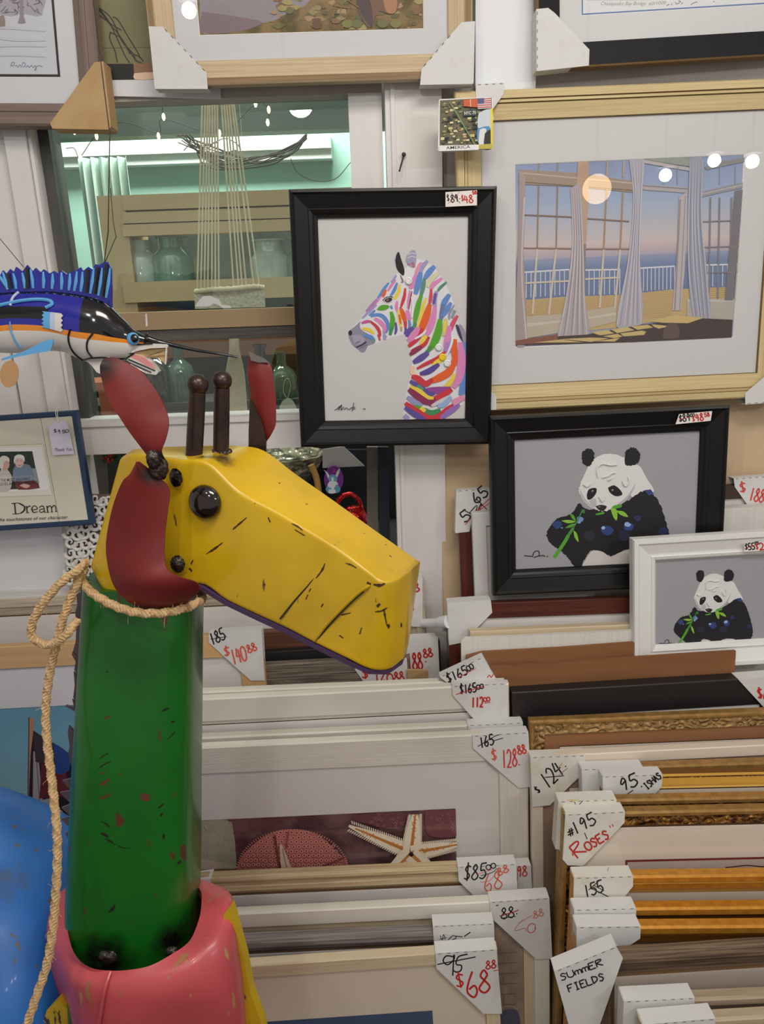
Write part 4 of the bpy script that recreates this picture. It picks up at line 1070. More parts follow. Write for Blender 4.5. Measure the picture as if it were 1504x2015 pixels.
S(GN, 30, (735, 880), (745, 930), (738, 985), (728, 1030)); S((60, 140, 90), 22, (740, 980), (728, 1035)); S(BL, 24, (600, 910), (650, 900), (690, 920), (715, 970), (700, 1020)); S(LV, 20, (690, 1000), (690, 1050)); S(PU, 16, (765, 950), (768, 1000), (760, 1030)); S(BL, 14, (745, 860), (735, 850), (740, 840))
S(PK, 26, (625, 925), (660, 945), (690, 980), (690, 1010)); S((200, 90, 150), 18, (540, 955), (575, 945), (605, 945)); S(RD, 20, (600, 945), (640, 980), (660, 1020), (655, 1055)); S((204, 70, 80), 14, (650, 1030), (662, 1070)); S(YL, 22, (545, 990), (590, 1000), (625, 1025)); S(BL, 22, (555, 1035), (600, 1045), (625, 1070)); S((110, 160, 120), 14, (610, 1065), (618, 1085)); S(LV, 20, (700, 1035), (690, 1065))
a.poly([(640, 865), (665, 840), (700, 835), (725, 845), (700, 868), (660, 872)], GN, 3); S(BL, 14, (590, 905), (615, 885), (630, 870))
a.poly([(682, 810), (700, 788), (735, 782), (748, 795), (735, 815), (710, 825)], (206, 204, 206), 3); a.poly([(690, 808), (705, 792), (738, 790), (738, 808), (712, 820)], (46, 40, 44), 3); a.dot(712, 803, 9, (120, 100, 92)); a.line([(680, 805), (705, 785), (748, 784)], 6, (56, 48, 54))
# neck
S(PK, 34, (905, 630), (890, 670), (870, 710), (850, 715)); S((222, 150, 180), 26, (935, 555), (915, 595), (895, 640)); S(LV, 26, (975, 545), (945, 580), (925, 630)); S(BL, 38, (930, 620), (915, 690), (895, 765)); S(BL, 34, (1022, 580), (985, 620), (955, 665)); S((90, 140, 130), 26, (955, 660), (945, 720), (930, 780)); S(GN, 32, (935, 770), (915, 830), (900, 900), (890, 960)); S((80, 140, 120), 26, (895, 950), (885, 985), (855, 1010)); S(PU, 30, (880, 985), (850, 1010), (838, 1045))
S((214, 208, 176), 30, (1050, 625), (1000, 665), (975, 720)); S(YL, 22, (965, 790), (945, 850), (930, 920), (905, 985)); S(PK, 24, (1070, 660), (1015, 700), (995, 740)); S((214, 70, 90), 20, (1000, 730), (995, 790), (985, 840)); S(OG, 44, (990, 830), (970, 900), (945, 970), (930, 1020)); S(RD, 32, (940, 990), (920, 1040), (880, 1080), (850, 1110)); S(PK, 40, (915, 985), (880, 1040), (845, 1075))
S((80, 140, 120), 16, (1100, 685), (1060, 720), (1040, 745)); S(LV, 30, (1035, 745), (1020, 800), (1025, 850)); S(PU, 18, (1028, 760), (1015, 830)); S(PK, 38, (1025, 845), (1010, 930), (985, 1000), (960, 1040)); S(YL, 30, (965, 1035), (945, 1075), (925, 1110)); S(RD, 24, (985, 1045), (955, 1095), (900, 1125), (865, 1140)); S(DR, 28, (940, 1110), (890, 1140), (858, 1165))
S(BL, 34, (1120, 765), (1085, 820), (1070, 880)); S((110, 120, 170), 30, (1075, 830), (1070, 890), (1060, 940)); S(GN, 46, (1058, 930), (1045, 1010), (1020, 1080), (985, 1130)); S((70, 140, 80), 26, (1000, 1110), (960, 1160), (930, 1175)); S(PU, 38, (980, 1150), (930, 1185), (880, 1215)); S(BL, 28, (1130, 820), (1100, 870), (1075, 910)); S((206, 196, 120), 28, (1095, 925), (1090, 990), (1078, 1040)); S(YL, 18, (1092, 940), (1085, 1010))
S(GY, 14, (1150, 835), (1120, 890), (1118, 930)); S((140, 150, 170), 20, (1155, 870), (1135, 920)); S((214, 80, 110), 26, (1172, 905), (1140, 960), (1125, 1010)); S(PK, 40, (1120, 975), (1110, 1050), (1090, 1110)); S(RD, 22, (1095, 1140), (1030, 1190), (960, 1225), (905, 1255)); S(YL, 30, (1080, 1180), (1035, 1215), (1010, 1235)); S((90, 70, 150), 34, (1050, 1225), (985, 1270), (925, 1290)); S((240, 200, 170), 26, (880, 1235), (875, 1280), (920, 1310))
S((60, 50, 80), 20, (1165, 965), (1190, 1030), (1215, 1080)); S(GY, 26, (1185, 965), (1210, 1020), (1218, 1080)); S(BL, 56, (1205, 1080), (1222, 1200), (1218, 1330), (1195, 1430)); S((120, 160, 214), 30, (1140, 1060), (1120, 1120), (1110, 1150)); S((178, 130, 196), 30, (1110, 1080), (1090, 1140))
S(OG, 40, (1155, 1060), (1150, 1130), (1158, 1200), (1120, 1270)); S(OG, 46, (1155, 1185), (1120, 1270), (1050, 1315), (985, 1340)); S(RD, 40, (1010, 1325), (960, 1355), (910, 1320), (870, 1305)); S(PK, 48, (1190, 1080), (1200, 1190), (1185, 1310), (1145, 1380)); S(YL, 28, (1155, 1290), (1120, 1350), (1080, 1380)); S((150, 70, 150), 42, (1130, 1385), (1060, 1395), (990, 1400), (955, 1400)); S(RD, 40, (1135, 1390), (1060, 1440), (1005, 1455)); S(DR, 30, (1020, 1445), (990, 1500))
S(PU, 34, (860, 1335), (920, 1375), (980, 1420), (1020, 1415)); S((80, 150, 120), 30, (905, 1370), (945, 1395)); S(YL, 26, (860, 1370), (920, 1400), (970, 1440), (1015, 1450)); S(DR, 40, (850, 1390), (900, 1430), (960, 1470), (995, 1480)); S((206, 204, 210), 24, (1130, 1430), (1060, 1470), (1000, 1500)); S((150, 150, 196), 34, (840, 1440), (900, 1480), (940, 1500)); S(GN, 24, (895, 1500), (930, 1515)); S(RD, 40, (828, 1480), (900, 1530), (970, 1575), (1050, 1570), (1110, 1520), (1180, 1480)); S((70, 140, 90), 32, (950, 1520), (1000, 1545), (1060, 1525)); S(YL, 26, (930, 1510), (960, 1535)); S(PU, 34, (825, 1510), (900, 1560), (960, 1590)); S((150, 110, 190), 34, (1060, 1580), (1130, 1530), (1185, 1490)); S(LV, 30, (822, 1560), (850, 1585)); S((222, 150, 180), 40, (1140, 1480), (1215, 1440)); S((150, 180, 220), 30, (1130, 1440), (1080, 1490), (1040, 1500))
for q in ([(870, 780), (880, 850), (870, 920)], [(890, 1060), (940, 1030), (965, 1000)], [(1135, 1010), (1135, 1080), (1100, 1170)]): S(WHI, 14, *q)
a.mb.build('painting', r)
# raised dabs of paint
for x, y, c in ((850, 678, (236, 236, 238)), (1048, 1115, (236, 236, 238)), (1105, 1220, (226, 240, 238)), (1073, 1180, (240, 212, 40))):
    b = MB(); p_ = a.loc((x, y)); b.ball((p_[0], p_[1], -0.0175), (0.0075, 0.0075, 0.002), pbr('raised_paint_%d' % c[2], c, 0.35), 14, 8)
    b.tube([(p_[0] + 0.005 * math.cos(t * .5), p_[1] + 0.005 * math.sin(t * .5), -0.0157) for t in range(10)], 0.0009, pbr('raised_paint_%d' % c[2], c, 0.35), 6)
    b.build('paint_dab', r, True)
a2 = Art(P, -0.0172, crop(550, 350, 3.342))
for q in ([(362, 1528), (378, 1520), (400, 1500), (388, 1528), (410, 1490), (405, 1528), (425, 1505)], [(425, 1525), (440, 1512), (455, 1524), (470, 1516)], [(490, 1478), (478, 1535)], [(468, 1512), (500, 1508)], [(480, 1524), (500, 1516)], [(550, 1518), (568, 1520)]): a2.line(q, 4, BLACK, 4)
a2.mb.build('signature', r)
def price(r, P, px, off, wf, label):
    s = sticker(r, P, px, off)
    wf(s)
    mb = s.base
    for f, m in zip(s.mb.f, s.mb.m): mb.face([s.mb.v[i] for i in f], s.mb.mats[m])
    tag(mb.build('price_sticker', r), label)
def wz(s):
    s.mp = crop(550, 350, 3.342)
    s.write('$', (1105, 155), (1120, 153), 40, 4, BLACK); s.write('89', (1130, 162), (1178, 156), 48, 4.5, BLACK); s.line([(1182, 138), (1192, 138)], 4, BLACK); s.line([(1108, 172), (1165, 120), (1185, 90)], 2.5, RED); s.line([(1130, 100), (1190, 168)], 3, BLACK)
    s.write('$', (1200, 155), (1212, 154), 36, 4.5, RED); s.write('48', (1218, 168), (1275, 162), 52, 4.5, RED); s.write('58', (1270, 108), (1298, 106), 22, 4, RED)
price(r, P, [(877, 378), (939, 374), (939, 404), (877, 407)], 0.003, wz, 'white price sticker reading 89 struck out and 48')

# panda paintings
def panda(a, mp, k=1.0):
    a.mp = mp
    B, W_, NB = (24, 23, 28), (226, 225, 224), (46, 68, 128)
    def ragged(pts, c, j): a.poly(pts, c, 3, j)
    a.poly([(905, 315), (935, 322), (965, 375), (1000, 435), (960, 450), (915, 470), (890, 440)], W_, 3)
    ragged([(505, 640), (520, 600), (560, 560), (620, 540), (655, 490), (700, 520), (850, 490), (905, 465), (950, 435), (1000, 455), (1025, 490), (1050, 560), (1070, 640), (1060, 700), (980, 745), (890, 700), (800, 735), (725, 705), (690, 735), (660, 790), (635, 785), (600, 740), (575, 715), (540, 690), (515, 665)], B, 3 * k)
    a.poly([(955, 432), (985, 428), (1000, 450), (975, 455)], NB)
    a.poly([(665, 788), (690, 742), (720, 710), (765, 716), (800, 738), (850, 715), (930, 705), (1000, 745), (1010, 786)], (214, 208, 206), 3)
    ragged([(652, 430), (668, 385), (700, 320), (740, 278), (800, 263), (868, 285), (912, 320), (925, 380), (908, 430), (872, 468), (830, 500), (780, 528), (740, 524), (700, 505), (668, 470)], W_, 2 * k)
    a.poly([(655, 420), (668, 470), (705, 505), (735, 520), (690, 480)], (196, 194, 196), 3); a.poly([(830, 498), (880, 455), (915, 400), (900, 440), (860, 490)], (186, 184, 186), 3); a.poly([(700, 480), (730, 470), (735, 505), (715, 505)], (190, 188, 190), 3)
    ragged([(667, 262), (688, 242), (722, 252), (722, 290), (702, 322), (672, 308)], B, 3 * k); ragged([(864, 285), (872, 248), (908, 236), (936, 264), (930, 302), (900, 318), (866, 314)], B, 3 * k)
    a.poly([(690, 455), (700, 428), (733, 422), (733, 446), (712, 472), (694, 474)], B, 3); a.poly([(788, 420), (815, 409), (842, 428), (854, 452), (824, 460), (796, 442)], B, 3)
    a.dot(716, 436, 6, (96, 92, 92)); a.dot(808, 432, 6, (96, 92, 92)); a.dot(718, 434, 2, (220, 220, 220)); a.dot(810, 430, 2, (220, 220, 220))
    a.poly([(730, 506), (755, 499), (782, 506), (770, 524), (748, 524)], (40, 36, 38), 3); a.line([(757, 524), (740, 535)], 4, B); a.line([(757, 524), (778, 530)], 4, B); a.dot(748, 508, 6, (120, 112, 112), 3)
    for x, y, s, c in ((555, 590, 22, NB), (660, 565, 16, (120, 150, 210)), (655, 580, 8, (140, 166, 214)), (785, 615, 26, NB), (765, 605, 9, (160, 186, 226)), (885, 600, 24, NB), (878, 590, 14, (150, 180, 230)), (925, 560, 18, (40, 48, 86)), (700, 640, 28, (40, 42, 56)), (860, 640, 30, (36, 40, 62)), (1040, 620, 22, (36, 42, 84)), (575, 605, 5, (110, 136, 190))):
        a.poly([(x + s * math.cos(t) * random.uniform(.8, 1.2), y + s * .8 * math.sin(t) * random.uniform(.8, 1.2)) for t in [i * .785 for i in range(8)]], c, 2)
    G1, G2, G3 = (84, 166, 46), (140, 196, 64), (60, 132, 66)
    a.line([(540, 742), (585, 675), (605, 640)], 16, G1, 3); a.line([(605, 640), (628, 605)], 13, (70, 150, 60), 3); a.line([(628, 605), (650, 565), (672, 520)], 6, G3, 4)
    for q, c in (([(572, 572), (605, 568), (640, 576), (605, 584)], G2), ([(612, 540), (628, 545), (640, 572), (622, 562)], G1), ([(590, 606), (612, 590), (642, 585), (618, 602)], G1), ([(628, 615), (645, 632), (652, 670), (634, 648)], G2), ([(665, 525), (680, 520), (678, 540)], G3),
                 ([(800, 520), (812, 505), (830, 530), (828, 570), (812, 555)], G2), ([(820, 505), (850, 495), (846, 512)], G1), ([(825, 525), (860, 530), (880, 555), (845, 545)], G2), ([(805, 515), (830, 515), (850, 505), (820, 500)], G1), ([(730, 540), (765, 532), (770, 540), (735, 546)], G1)):
        a.poly(q, c, 3)
    for q in ([(740, 370), (738, 330), (760, 310), (800, 315), (825, 312)], [(760, 372), (800, 358), (820, 352)], [(675, 405), (690, 414), (706, 405)], [(855, 388), (868, 412), (884, 390), (878, 372)], [(748, 462), (762, 482), (774, 462)]): pass
    s_ = (40, 38, 40)
    a.line([(402, 733), (440, 736)], 4, s_); a.line([(440, 738), (448, 716), (468, 712), (470, 732), (446, 740)], 4, s_); a.line([(470, 734), (490, 732), (498, 738)], 4, s_); a.dot(509, 736, 3, s_)
def impasto(r, P, off, mp, nm):
    m = pbr('raised_white_paint', (232, 231, 230), 0.4)
    for q in ([(740, 370), (737, 332), (760, 310), (800, 316), (828, 312)], [(758, 373), (790, 364), (806, 352), (822, 350)], [(674, 404), (690, 414), (706, 404)], [(852, 388), (866, 412), (884, 394), (880, 370)], [(746, 460), (760, 482), (775, 460)], [(785, 385), (805, 375)]):
        q = smooth_path(q, 4); pts = [P.hit(*mp(*p), off) for p in q]
        b = MB(); b.tube([(x, y, off + 0.0006) for x, y in pts], 0.0013, m, 6)
        b.build('paint_ridge', r, True)
P, rc_ = hung([(967, 822), (1440, 795), (1419, 1150), (968, 1176)], 1.50, 5.0)
PANDA_BG = pbr('grey_canvas', (163, 162, 167), 0.8, 0, .3, 0, None, ((700, 700, 700), 0.0002, 'noise'))
mb1 = crop(860, 780, 2.3354)
r, a = picture('framed_painting', P, rc_, 'larger panda painting in a black frame, panda eating bamboo', 'picture', ZP, [BLK], 0.026, None, win_rect(P, [(1013, 866), (1385, 843), (1370, 1108), (1013, 1127)], -0.018), -0.018, PANDA_BG, False)
a.step = 0.00002
panda(a, mb1); a.mb.build('painting', r); impasto(r, P, -0.017, mb1, 'a')
def w2(s):
    s.mp = mb1
    s.write('$', (1115, 118), (1128, 117), 28, 3.5, BLACK); s.write('89', (1132, 116), (1165, 112), 34, 3.5, BLACK); s.write('00', (1166, 94), (1184, 92), 14, 3, BLACK); s.line([(1112, 106), (1160, 96)], 2.5, RED); s.write('$', (1176, 116), (1186, 115), 22, 3, RED)
    s.write('48', (1192, 114), (1226, 110), 34, 3.5, RED); s.write('58', (1230, 94), (1254, 91), 18, 3, RED)
price(r, P, [(1337, 815), (1402, 809), (1399, 828), (1330, 835)], 0.003, w2, 'white price sticker reading 89 struck out and 48')

P, rc_ = hung([(1243, 1060), (1594, 1044), (1584, 1304), (1252, 1322)], 1.43, 6.0)
def mp2(x, y):
    x2 = 1210 + 0.645 * (x - 695); y2 = 825 + 0.68 * (y - 280)
    return mb1(x2, y2)
wn = win_rect(P, [(1296, 1100), (1543, 1088), (1534, 1264), (1302, 1280)], -0.018)
r, a = picture('framed_painting', P, rc_, 'smaller panda painting in a white frame, standing before the black-framed one', 'picture',
               [(0.0, -0.006), (0.002, 0.0), (0.010, 0.0), (0.014, -0.004), (0.034, -0.010), (0.038, -0.010), (0.040, -0.007), (0.046, -0.009), (0.051, -0.017)], [WHT], 0.027, None, None, -0.018, PANDA_BG, False)
a.step = 0.00002
panda(a, mp2, 0.7); a.mb.build('painting', r); impasto(r, P, -0.017, mp2, 'b')
def w3(s):
    s.mp = mb1
    s.write('$', (1418, 706), (1430, 705), 26, 3, BLACK); s.write('55', (1432, 706), (1462, 703), 30, 3.5, BLACK); s.write('00', (1464, 682), (1478, 680), 14, 3, BLACK); s.line([(1416, 700), (1476, 678)], 2.5, RED); s.write('$', (1468, 704), (1478, 703), 24, 3, RED); s.write('28', (1484, 706), (1530, 700), 32, 3.5, RED)
price(r, P, [(1466, 1068), (1530, 1064), (1530, 1082), (1465, 1086)], 0.002, w3, 'white price sticker reading 55 struck out')

# blue-framed motto picture
P, rc_ = hung([(-185, 833), (146, 804), (187, 1031), (-160, 1058)], 1.55, 3.0)
mp = crop(0, 780, 3.875)
r, a = picture('motto_picture', P, rc_, 'navy-framed motto picture with a small photo and the word Dream', 'picture', [(0, -0.002), (0.002, 0), (0.008, 0), (0.011, -0.003)], [NAVY], 0.018, None, None, -0.004, pbr('cream_card', (222, 216, 196), 0.8), False)
a.mp = mp
a.line([(305, 140), (370, 500), (455, 970)], 3, (70, 66, 60), 0)
a.poly([(-200, 378), (330, 362), (400, 750), (-200, 775)], (232, 226, 208)); a.poly([(-200, 398), (315, 385), (375, 712), (-200, 735)], (240, 238, 232)); a.line([(-200, 380), (330, 363)], 5, (190, 182, 160), 0); a.line([(332, 364), (402, 752)], 6, (200, 192, 170), 0); a.line([(-200, 776), (402, 752)], 5, (196, 188, 166), 0)
a.poly([(-150, 424), (247, 418), (302, 700), (-150, 718)], (46, 56, 52))
for x in (40, 100, 160, 215): a.line([(x, 424), (x + 18, 520)], 5, (28, 36, 34), 0)
a.poly([(225, 550), (275, 548), (300, 660), (240, 660)], (150, 156, 154)); a.poly([(-10, 600), (-10, 718), (70, 718), (95, 630), (60, 560), (20, 540)], (206, 196, 186), 3)
a.poly([(100, 560), (130, 520), (215, 520), (245, 560), (255, 640), (110, 650)], (120, 140, 160), 3); a.poly([(115, 640), (250, 630), (298, 690), (298, 700), (140, 712)], (120, 56, 56), 2); a.poly([(150, 680), (180, 665), (230, 680), (200, 700)], (222, 176, 160), 3)
a.dot(148, 500, 34, (226, 190, 176), 42); a.poly([(105, 490), (115, 455), (150, 442), (185, 458), (188, 500), (175, 480), (150, 470), (120, 480), (112, 515)], (232, 232, 230), 3); a.line([(135, 520), (150, 528), (166, 518)], 4, (150, 70, 70)); a.line([(130, 492), (140, 490)], 4, (70, 56, 56)); a.line([(156, 490), (166, 490)], 4, (70, 56, 56))
a.dot(40, 520, 34, (214, 170, 156), 42); a.poly([(-5, 540), (0, 470), (35, 452), (70, 470), (72, 500), (50, 490), (30, 510), (20, 555)], (228, 222, 208), 3)
a.poly([(95, 610), (240, 600), (250, 640), (100, 645)], (136, 150, 166), 2); a.poly([(-10, 618), (70, 600), (90, 660), (-10, 690)], (214, 206, 196), 2)
TX = (40, 34, 34)
a.typeset('THE MOST VALUABLE', (5, 650), (230, 638), 22, TX, 0, 0.006); a.typeset('ANTIQUES ARE OLD FRIENDS', (-62, 682), (285, 664), 22, TX, 0, 0.006)
# Dream, in a serif face
K = (34, 32, 30)
def dl(pts, wd): a.line(pts, wd, K, 5)
dl([(112, 815), (120, 892)], 10); dl([(90, 816), (140, 813), (182, 835), (180, 870), (150, 892), (100, 896)], 5); dl([(150, 815), (186, 838), (188, 866), (160, 890)], 10); dl([(96, 896), (136, 893)], 4); dl([(90, 818), (120, 815)], 4)
dl([(203, 838), (210, 886)], 9); dl([(196, 840), (206, 836)], 5); dl([(200, 888), (226, 886)], 4); dl([(208, 850), (222, 836), (236, 838)], 7)
dl([(246, 864), (286, 858), (274, 836), (252, 838), (244, 862), (256, 884), (290, 878)], 6); dl([(248, 846), (244, 862), (254, 880)], 9)
dl([(302, 848), (314, 836), (332, 838), (338, 856), (342, 882), (350, 880)], 7); dl([(336, 856), (308, 862), (304, 876), (318, 884), (338, 872)], 6)
dl([(360, 836), (366, 882)], 9); dl([(362, 850), (378, 834), (392, 842), (398, 878)], 7); dl([(396, 850), (410, 832), (424, 838), (430, 876)], 7)
for q in ([(354, 884), (378, 882)], [(388, 880), (408, 879)], [(420, 878), (440, 876)], [(354, 838), (364, 834)]): dl(q, 4)
a.typeset('the touchstones of our character.', (-14, 952), (522, 930), 26, (44, 40, 36), 0.28)
a.mb.build('motto_card', r)
ht = root('hang_tag', P.pt(*P.hit(118, 850), 0.004), 'lavender hang tag reading 9.50 and Thank You on the motto picture', 'tag')
a = Art(P, 0.0045, mp)
q = [P.hit(*mp(*p), 0.004) for p in ((368, 235), (420, 190), (500, 185), (520, 225), (566, 440), (402, 450))]
b = MB(); b.prism([(x, y, 0.004) for x, y in q[::-1]], (0, 0, -0.0008), pbr('lavender_tag', (222, 216, 230), 0.8))
a.write('$', (412, 278), (434, 274), 24, 3, (70, 60, 70)); a.write('9', (442, 284), (462, 282), 28, 3, (70, 60, 70)); a.write('50', (476, 280), (524, 274), 22, 3, (70, 60, 70)); a.typeset('Thank You', (414, 420), (550, 414), 26, (130, 50, 140), 0.15)
for f, m in zip(a.mb.f, a.mb.m): b.face([a.mb.v[i] for i in f], a.mb.mats[m])
inv = Matrix.Translation(-ht.matrix_world.translation) @ P.mat()
b.build('tag_card', ht, mat4=inv)
b = MB()
for q in ([(442, 195), (425, 130), (430, 90), (440, 84)], [(448, 195), (438, 130), (442, 90), (452, 84)]): b.tube(smooth_path([P.hit(*mp(*p), 0.005) + (0.0055,) for p in q], 4), 0.0008, flat('white_string', (232, 230, 226), 0.8), 6)
b.build('string', ht, True, inv)
# ------------------------------------------------------------------ frames standing in stacks on the floor
MAHOG = wood('mahogany', (98, 46, 34), (68, 30, 24), 0.4, 4, 120)
WALN = wood('brown_wood', (112, 72, 54), (80, 52, 40), 0.5, 4, 160)
DRIFT = wood('grey_driftwood', (142, 130, 116), (88, 80, 72), 0.7, 7, 330, 0.42, 0.58)
GREYW = wood('grey_wood', (140, 130, 126), (104, 96, 94), 0.6, 6, 260, 0.42, 0.6)
PALEO = wood('whitewashed_oak', (204, 192, 172), (178, 162, 140), 0.65, 5, 260, 0.4, 0.62)
MAPLE = wood('maple', (216, 176, 126), (204, 160, 110), 0.45, 3, 60)
OFFW = wood('off_white_grain', (222, 216, 204), (212, 205, 192), 0.5, 6, 420, 0.4, 0.6)
CRMW = pbr('cream_paint', (226, 220, 208), 0.42)
NATURAL = wood('natural_oak', (206, 186, 150), (176, 150, 110), 0.55, 6, 330, 0.4, 0.62)
BIRCH = wood('birch', (214, 196, 166), (200, 180, 148), 0.55, 5, 240)
BRN = wood('grey_brown_barnwood', (132, 110, 88), (86, 68, 54), 0.65, 6, 200, 0.4, 0.6)
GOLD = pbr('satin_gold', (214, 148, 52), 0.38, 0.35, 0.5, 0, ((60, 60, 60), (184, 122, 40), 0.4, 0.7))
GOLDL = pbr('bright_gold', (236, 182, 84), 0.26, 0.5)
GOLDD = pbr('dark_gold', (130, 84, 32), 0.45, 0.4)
OLDG = carved('carved_old_gold', (182, 146, 92), (140, 106, 62), 64, 90, 0.0022, 0.45, 0.3)
OLDG2 = carved('carved_dark_gold', (172, 122, 56), (62, 40, 20), 62, 80, 0.004, 0.36, 0.45)
OLDG3 = carved('beaded_gold', (190, 142, 66), (124, 86, 40), 120, 90, 0.002, 0.34, 0.4)
GLEAM = pbr('old_gold', (178, 136, 76), 0.38, 0.35, 0.5, 0, ((50, 50, 50), (136, 102, 56), 0.4, 0.7))
LINER = pbr('brown_velvet_liner', (150, 104, 68), 0.95)
MATC = (228, 214, 198)
MATW = (228, 224, 220)
FLAT2 = lambda w: [(0.0, -0.0015), (0.0015, 0.0), (w - 0.001, 0.0), (w, -0.001), (w + 0.0005, -0.006)]
def std(name, A, B, Y, label, prof, mats, cat='picture', lean=5.0, H=None, win=None, mat_col=MATW, printed=None, thick=0.02, pane=True, depth=-0.006, off=None):
    P, rc_ = stacked(A, B, Y, lean, H)
    wn = win(P) if win else None
    r, a = picture(name, P, rc_, label, cat, prof, mats, thick, mat_col, wn, depth, printed, pane)
    return P, rc_, r, a

# ---- left of the neck and behind the head
P, rc_ = hung([(-260, 905), (122, 880), (157, 1178), (-250, 1200)], 1.612, 4)
picture('framed_mat', P, rc_, 'white framed blank mat below the navy motto picture', 'picture', [(0, -0.002), (0.002, 0), (0.010, 0), (0.013, -0.005), (0.024, -0.005), (0.026, -0.01)], [pbr('grey_white_moulding', (206, 202, 200), 0.5)], 0.02, (228, 226, 226), None, -0.012)
std('framed_picture', (-200, 1160), (300, 1135), 1.588, 'weathered grey wood frame, its top bar just below the navy motto picture', FLAT2(0.034), [GREYW])
P_lb, _, _, _ = std('framed_picture', (-200, 1189), (835, 1139), 1.555, 'whitewashed oak frame with a stepped top bar, behind the rope loop', [(0, -0.002), (0.002, 0.0), (0.020, 0.0), (0.022, -0.004), (0.042, -0.010), (0.044, -0.014)], [PALEO])
pr = protector('white cardboard corner with red figures half hidden by the snout tip', P_lb, [(770, 1136), (831, 1136), (831, 1233), (812, 1233), (770, 1200)], 0.024, (0, 1), ())
pr.mp = crop(500, 850, 3.76); pr.write('8', (1182, 1184), (1226, 1180), 66, 8, (190, 34, 48)); pr.write('5', (1140, 1330), (1180, 1326), 60, 8, (190, 34, 48), .1); done(pr)
ls = MB(); V6 = vplane(1.562); q = [V6.pt(*V6.hit(*p)) for p in ((805, 1235), (805, 1262), (830, 1262), (830, 1235))]
std('framed_picture', (430, 1248), (705, 1234), 1.528, 'reddish brown wood frame, just its top bar showing under the giraffe head', FLAT2(0.045), [WALN])
P_bk, _, _, _ = std('framed_picture', (430, 1290), (866, 1262), 1.498, 'black grained frame, just its top bar showing under the giraffe jaw', FLAT2(0.05), [wood('black_grain', (38, 36, 38), (26, 25, 28), 0.5, 5, 240)])
pr = protector('white cardboard corner with red 188.88 right of the snout', P_bk, [(776, 1258), (861, 1254), (866, 1366), (840, 1366), (776, 1300)], 0.024, (0, 1), ())
pr.mp = crop(500, 850, 3.76)
pr.write('$', (1085, 1660), (1125, 1658), 60, 7, RED); pr.write('188', (1140, 1765), (1250, 1755), 125, 8, RED); pr.write('88', (1258, 1672), (1325, 1660), 64, 7, RED); pr.dot(1272, 1700, 6, RED); done(pr)
P_dw, _, _, _ = std('framed_picture', (440, 1313), (806, 1294), 1.466, 'grey driftwood frame behind the long white frames', FLAT2(0.06), [DRIFT])
pr = protector('white cardboard corner with red 160.88 under the snout', P_dw, [(698, 1304), (800, 1296), (806, 1400), (780, 1402), (735, 1368), (699, 1318)], 0.024, (0, 1), ())
pr.mp = crop(500, 850, 3.76)
pr.write('$', (800, 1830), (850, 1826), 75, 7, RED); pr.write('160', (895, 1880), (1030, 1870), 85, 7, RED); pr.write('88', (1040, 1845), (1112, 1838), 66, 7, RED); done(pr)
lc = MB(); V6 = vplane(1.475); q = [V6.pt(*V6.hit(*p)) for p in ((802, 1319), (843, 1319), (844, 1345), (803, 1346))]
lc.prism([V6.pt(*V6.hit(*p)) - q[3] for p in ((802, 1319), (803, 1346), (844, 1345), (843, 1321), (838, 1319))], (0, 0.006, 0), KRAFT)
o = lc.build('cardboard_scrap'); o.location = q[3]; tag(o, 'small brown cardboard scrap tucked under the 188.88 corner', 'cardboard')

# surf poster in maple
P_s, rs_, r, a = std('framed_poster', (-240, 1286), (514, 1246), 1.432, 'surf shack poster in a maple frame, left of the green neck', FLAT2(0.05), [MAPLE], win=lambda P: win_rect(P, [(-150, 1406), (330, 1374), (330, 2100), (-150, 2130)], -0.006), printed=ink((128, 172, 184)), mat_col=(226, 222, 218))
x0, y0, x1, y1 = win_rect(P_s, [(-150, 1406), (330, 1374), (330, 2100), (-150, 2130)], -0.006)
a.step = 0.00002
cs = [(112, 162, 182), (128, 176, 190), (144, 184, 190), (168, 188, 190), (196, 188, 184)]
for k in range(20):
    u = k / 19 * 3.999; i = int(u); f = u - i; c = tuple(round(cs[i][j] + (cs[i + 1][j] - cs[i][j]) * f) for j in range(3))
    ya, yb = y1 - (y1 - y0) * .42 * k / 20, y1 - (y1 - y0) * .42 * (k + 1) / 20
    a.put([(x0, yb), (x1, yb), (x1, ya), (x0, ya)], ink(c))
a.mp = crop(0, 1200, 4.03)
a.poly([(230, 855), (266, 868), (262, 1720), (215, 1740)], (196, 138, 100)); a.line([(228, 855), (216, 1740)], 7, (58, 36, 30), 0); a.poly([(262, 960), (640, 1200), (640, 1700), (215, 1740), (240, 1160)], (44, 30, 32)); a.poly([(262, 1120), (300, 1150), (335, 1500), (330, 1620), (255, 1700)], (172, 164, 160)); a.poly([(225, 1500), (262, 1520), (260, 1720), (218, 1735)], (206, 150, 110))
a.line([(285, 1150), (310, 1500), (298, 1640)], 5, (96, 84, 84), 0); a.poly([(300, 1520), (420, 1490), (440, 1680), (262, 1710)], (166, 172, 174)); a.poly([(330, 1200), (520, 1240), (540, 1480), (310, 1500)], (112, 40, 42)); a.poly([(410, 1050), (540, 1140), (550, 1270), (440, 1300)], (48, 74, 138), 2)
a.poly([(262, 970), (420, 1060), (440, 1260), (330, 1220), (280, 1210)], (70, 52, 54)); a.line([(240, 1730), (600, 1650)], 10, (36, 30, 32), 0)
a.poly([(270, 1745), (640, 1690), (640, 1800), (420, 1800)], (186, 180, 172)); a.typeset('SURF SHACK', (310, 1778), (640, 1720), 44, (46, 36, 38), 0, .012)
a.mb.build('print', r)
pr = protector('white cardboard corner with red 140.88 on the maple frame, right of the neck', P_s, [(411, 1246), (514, 1240), (520, 1339), (494, 1339), (411, 1264)], 0.024, (0, 1), ())
pr.mp = crop(380, 1200, 2.2448)
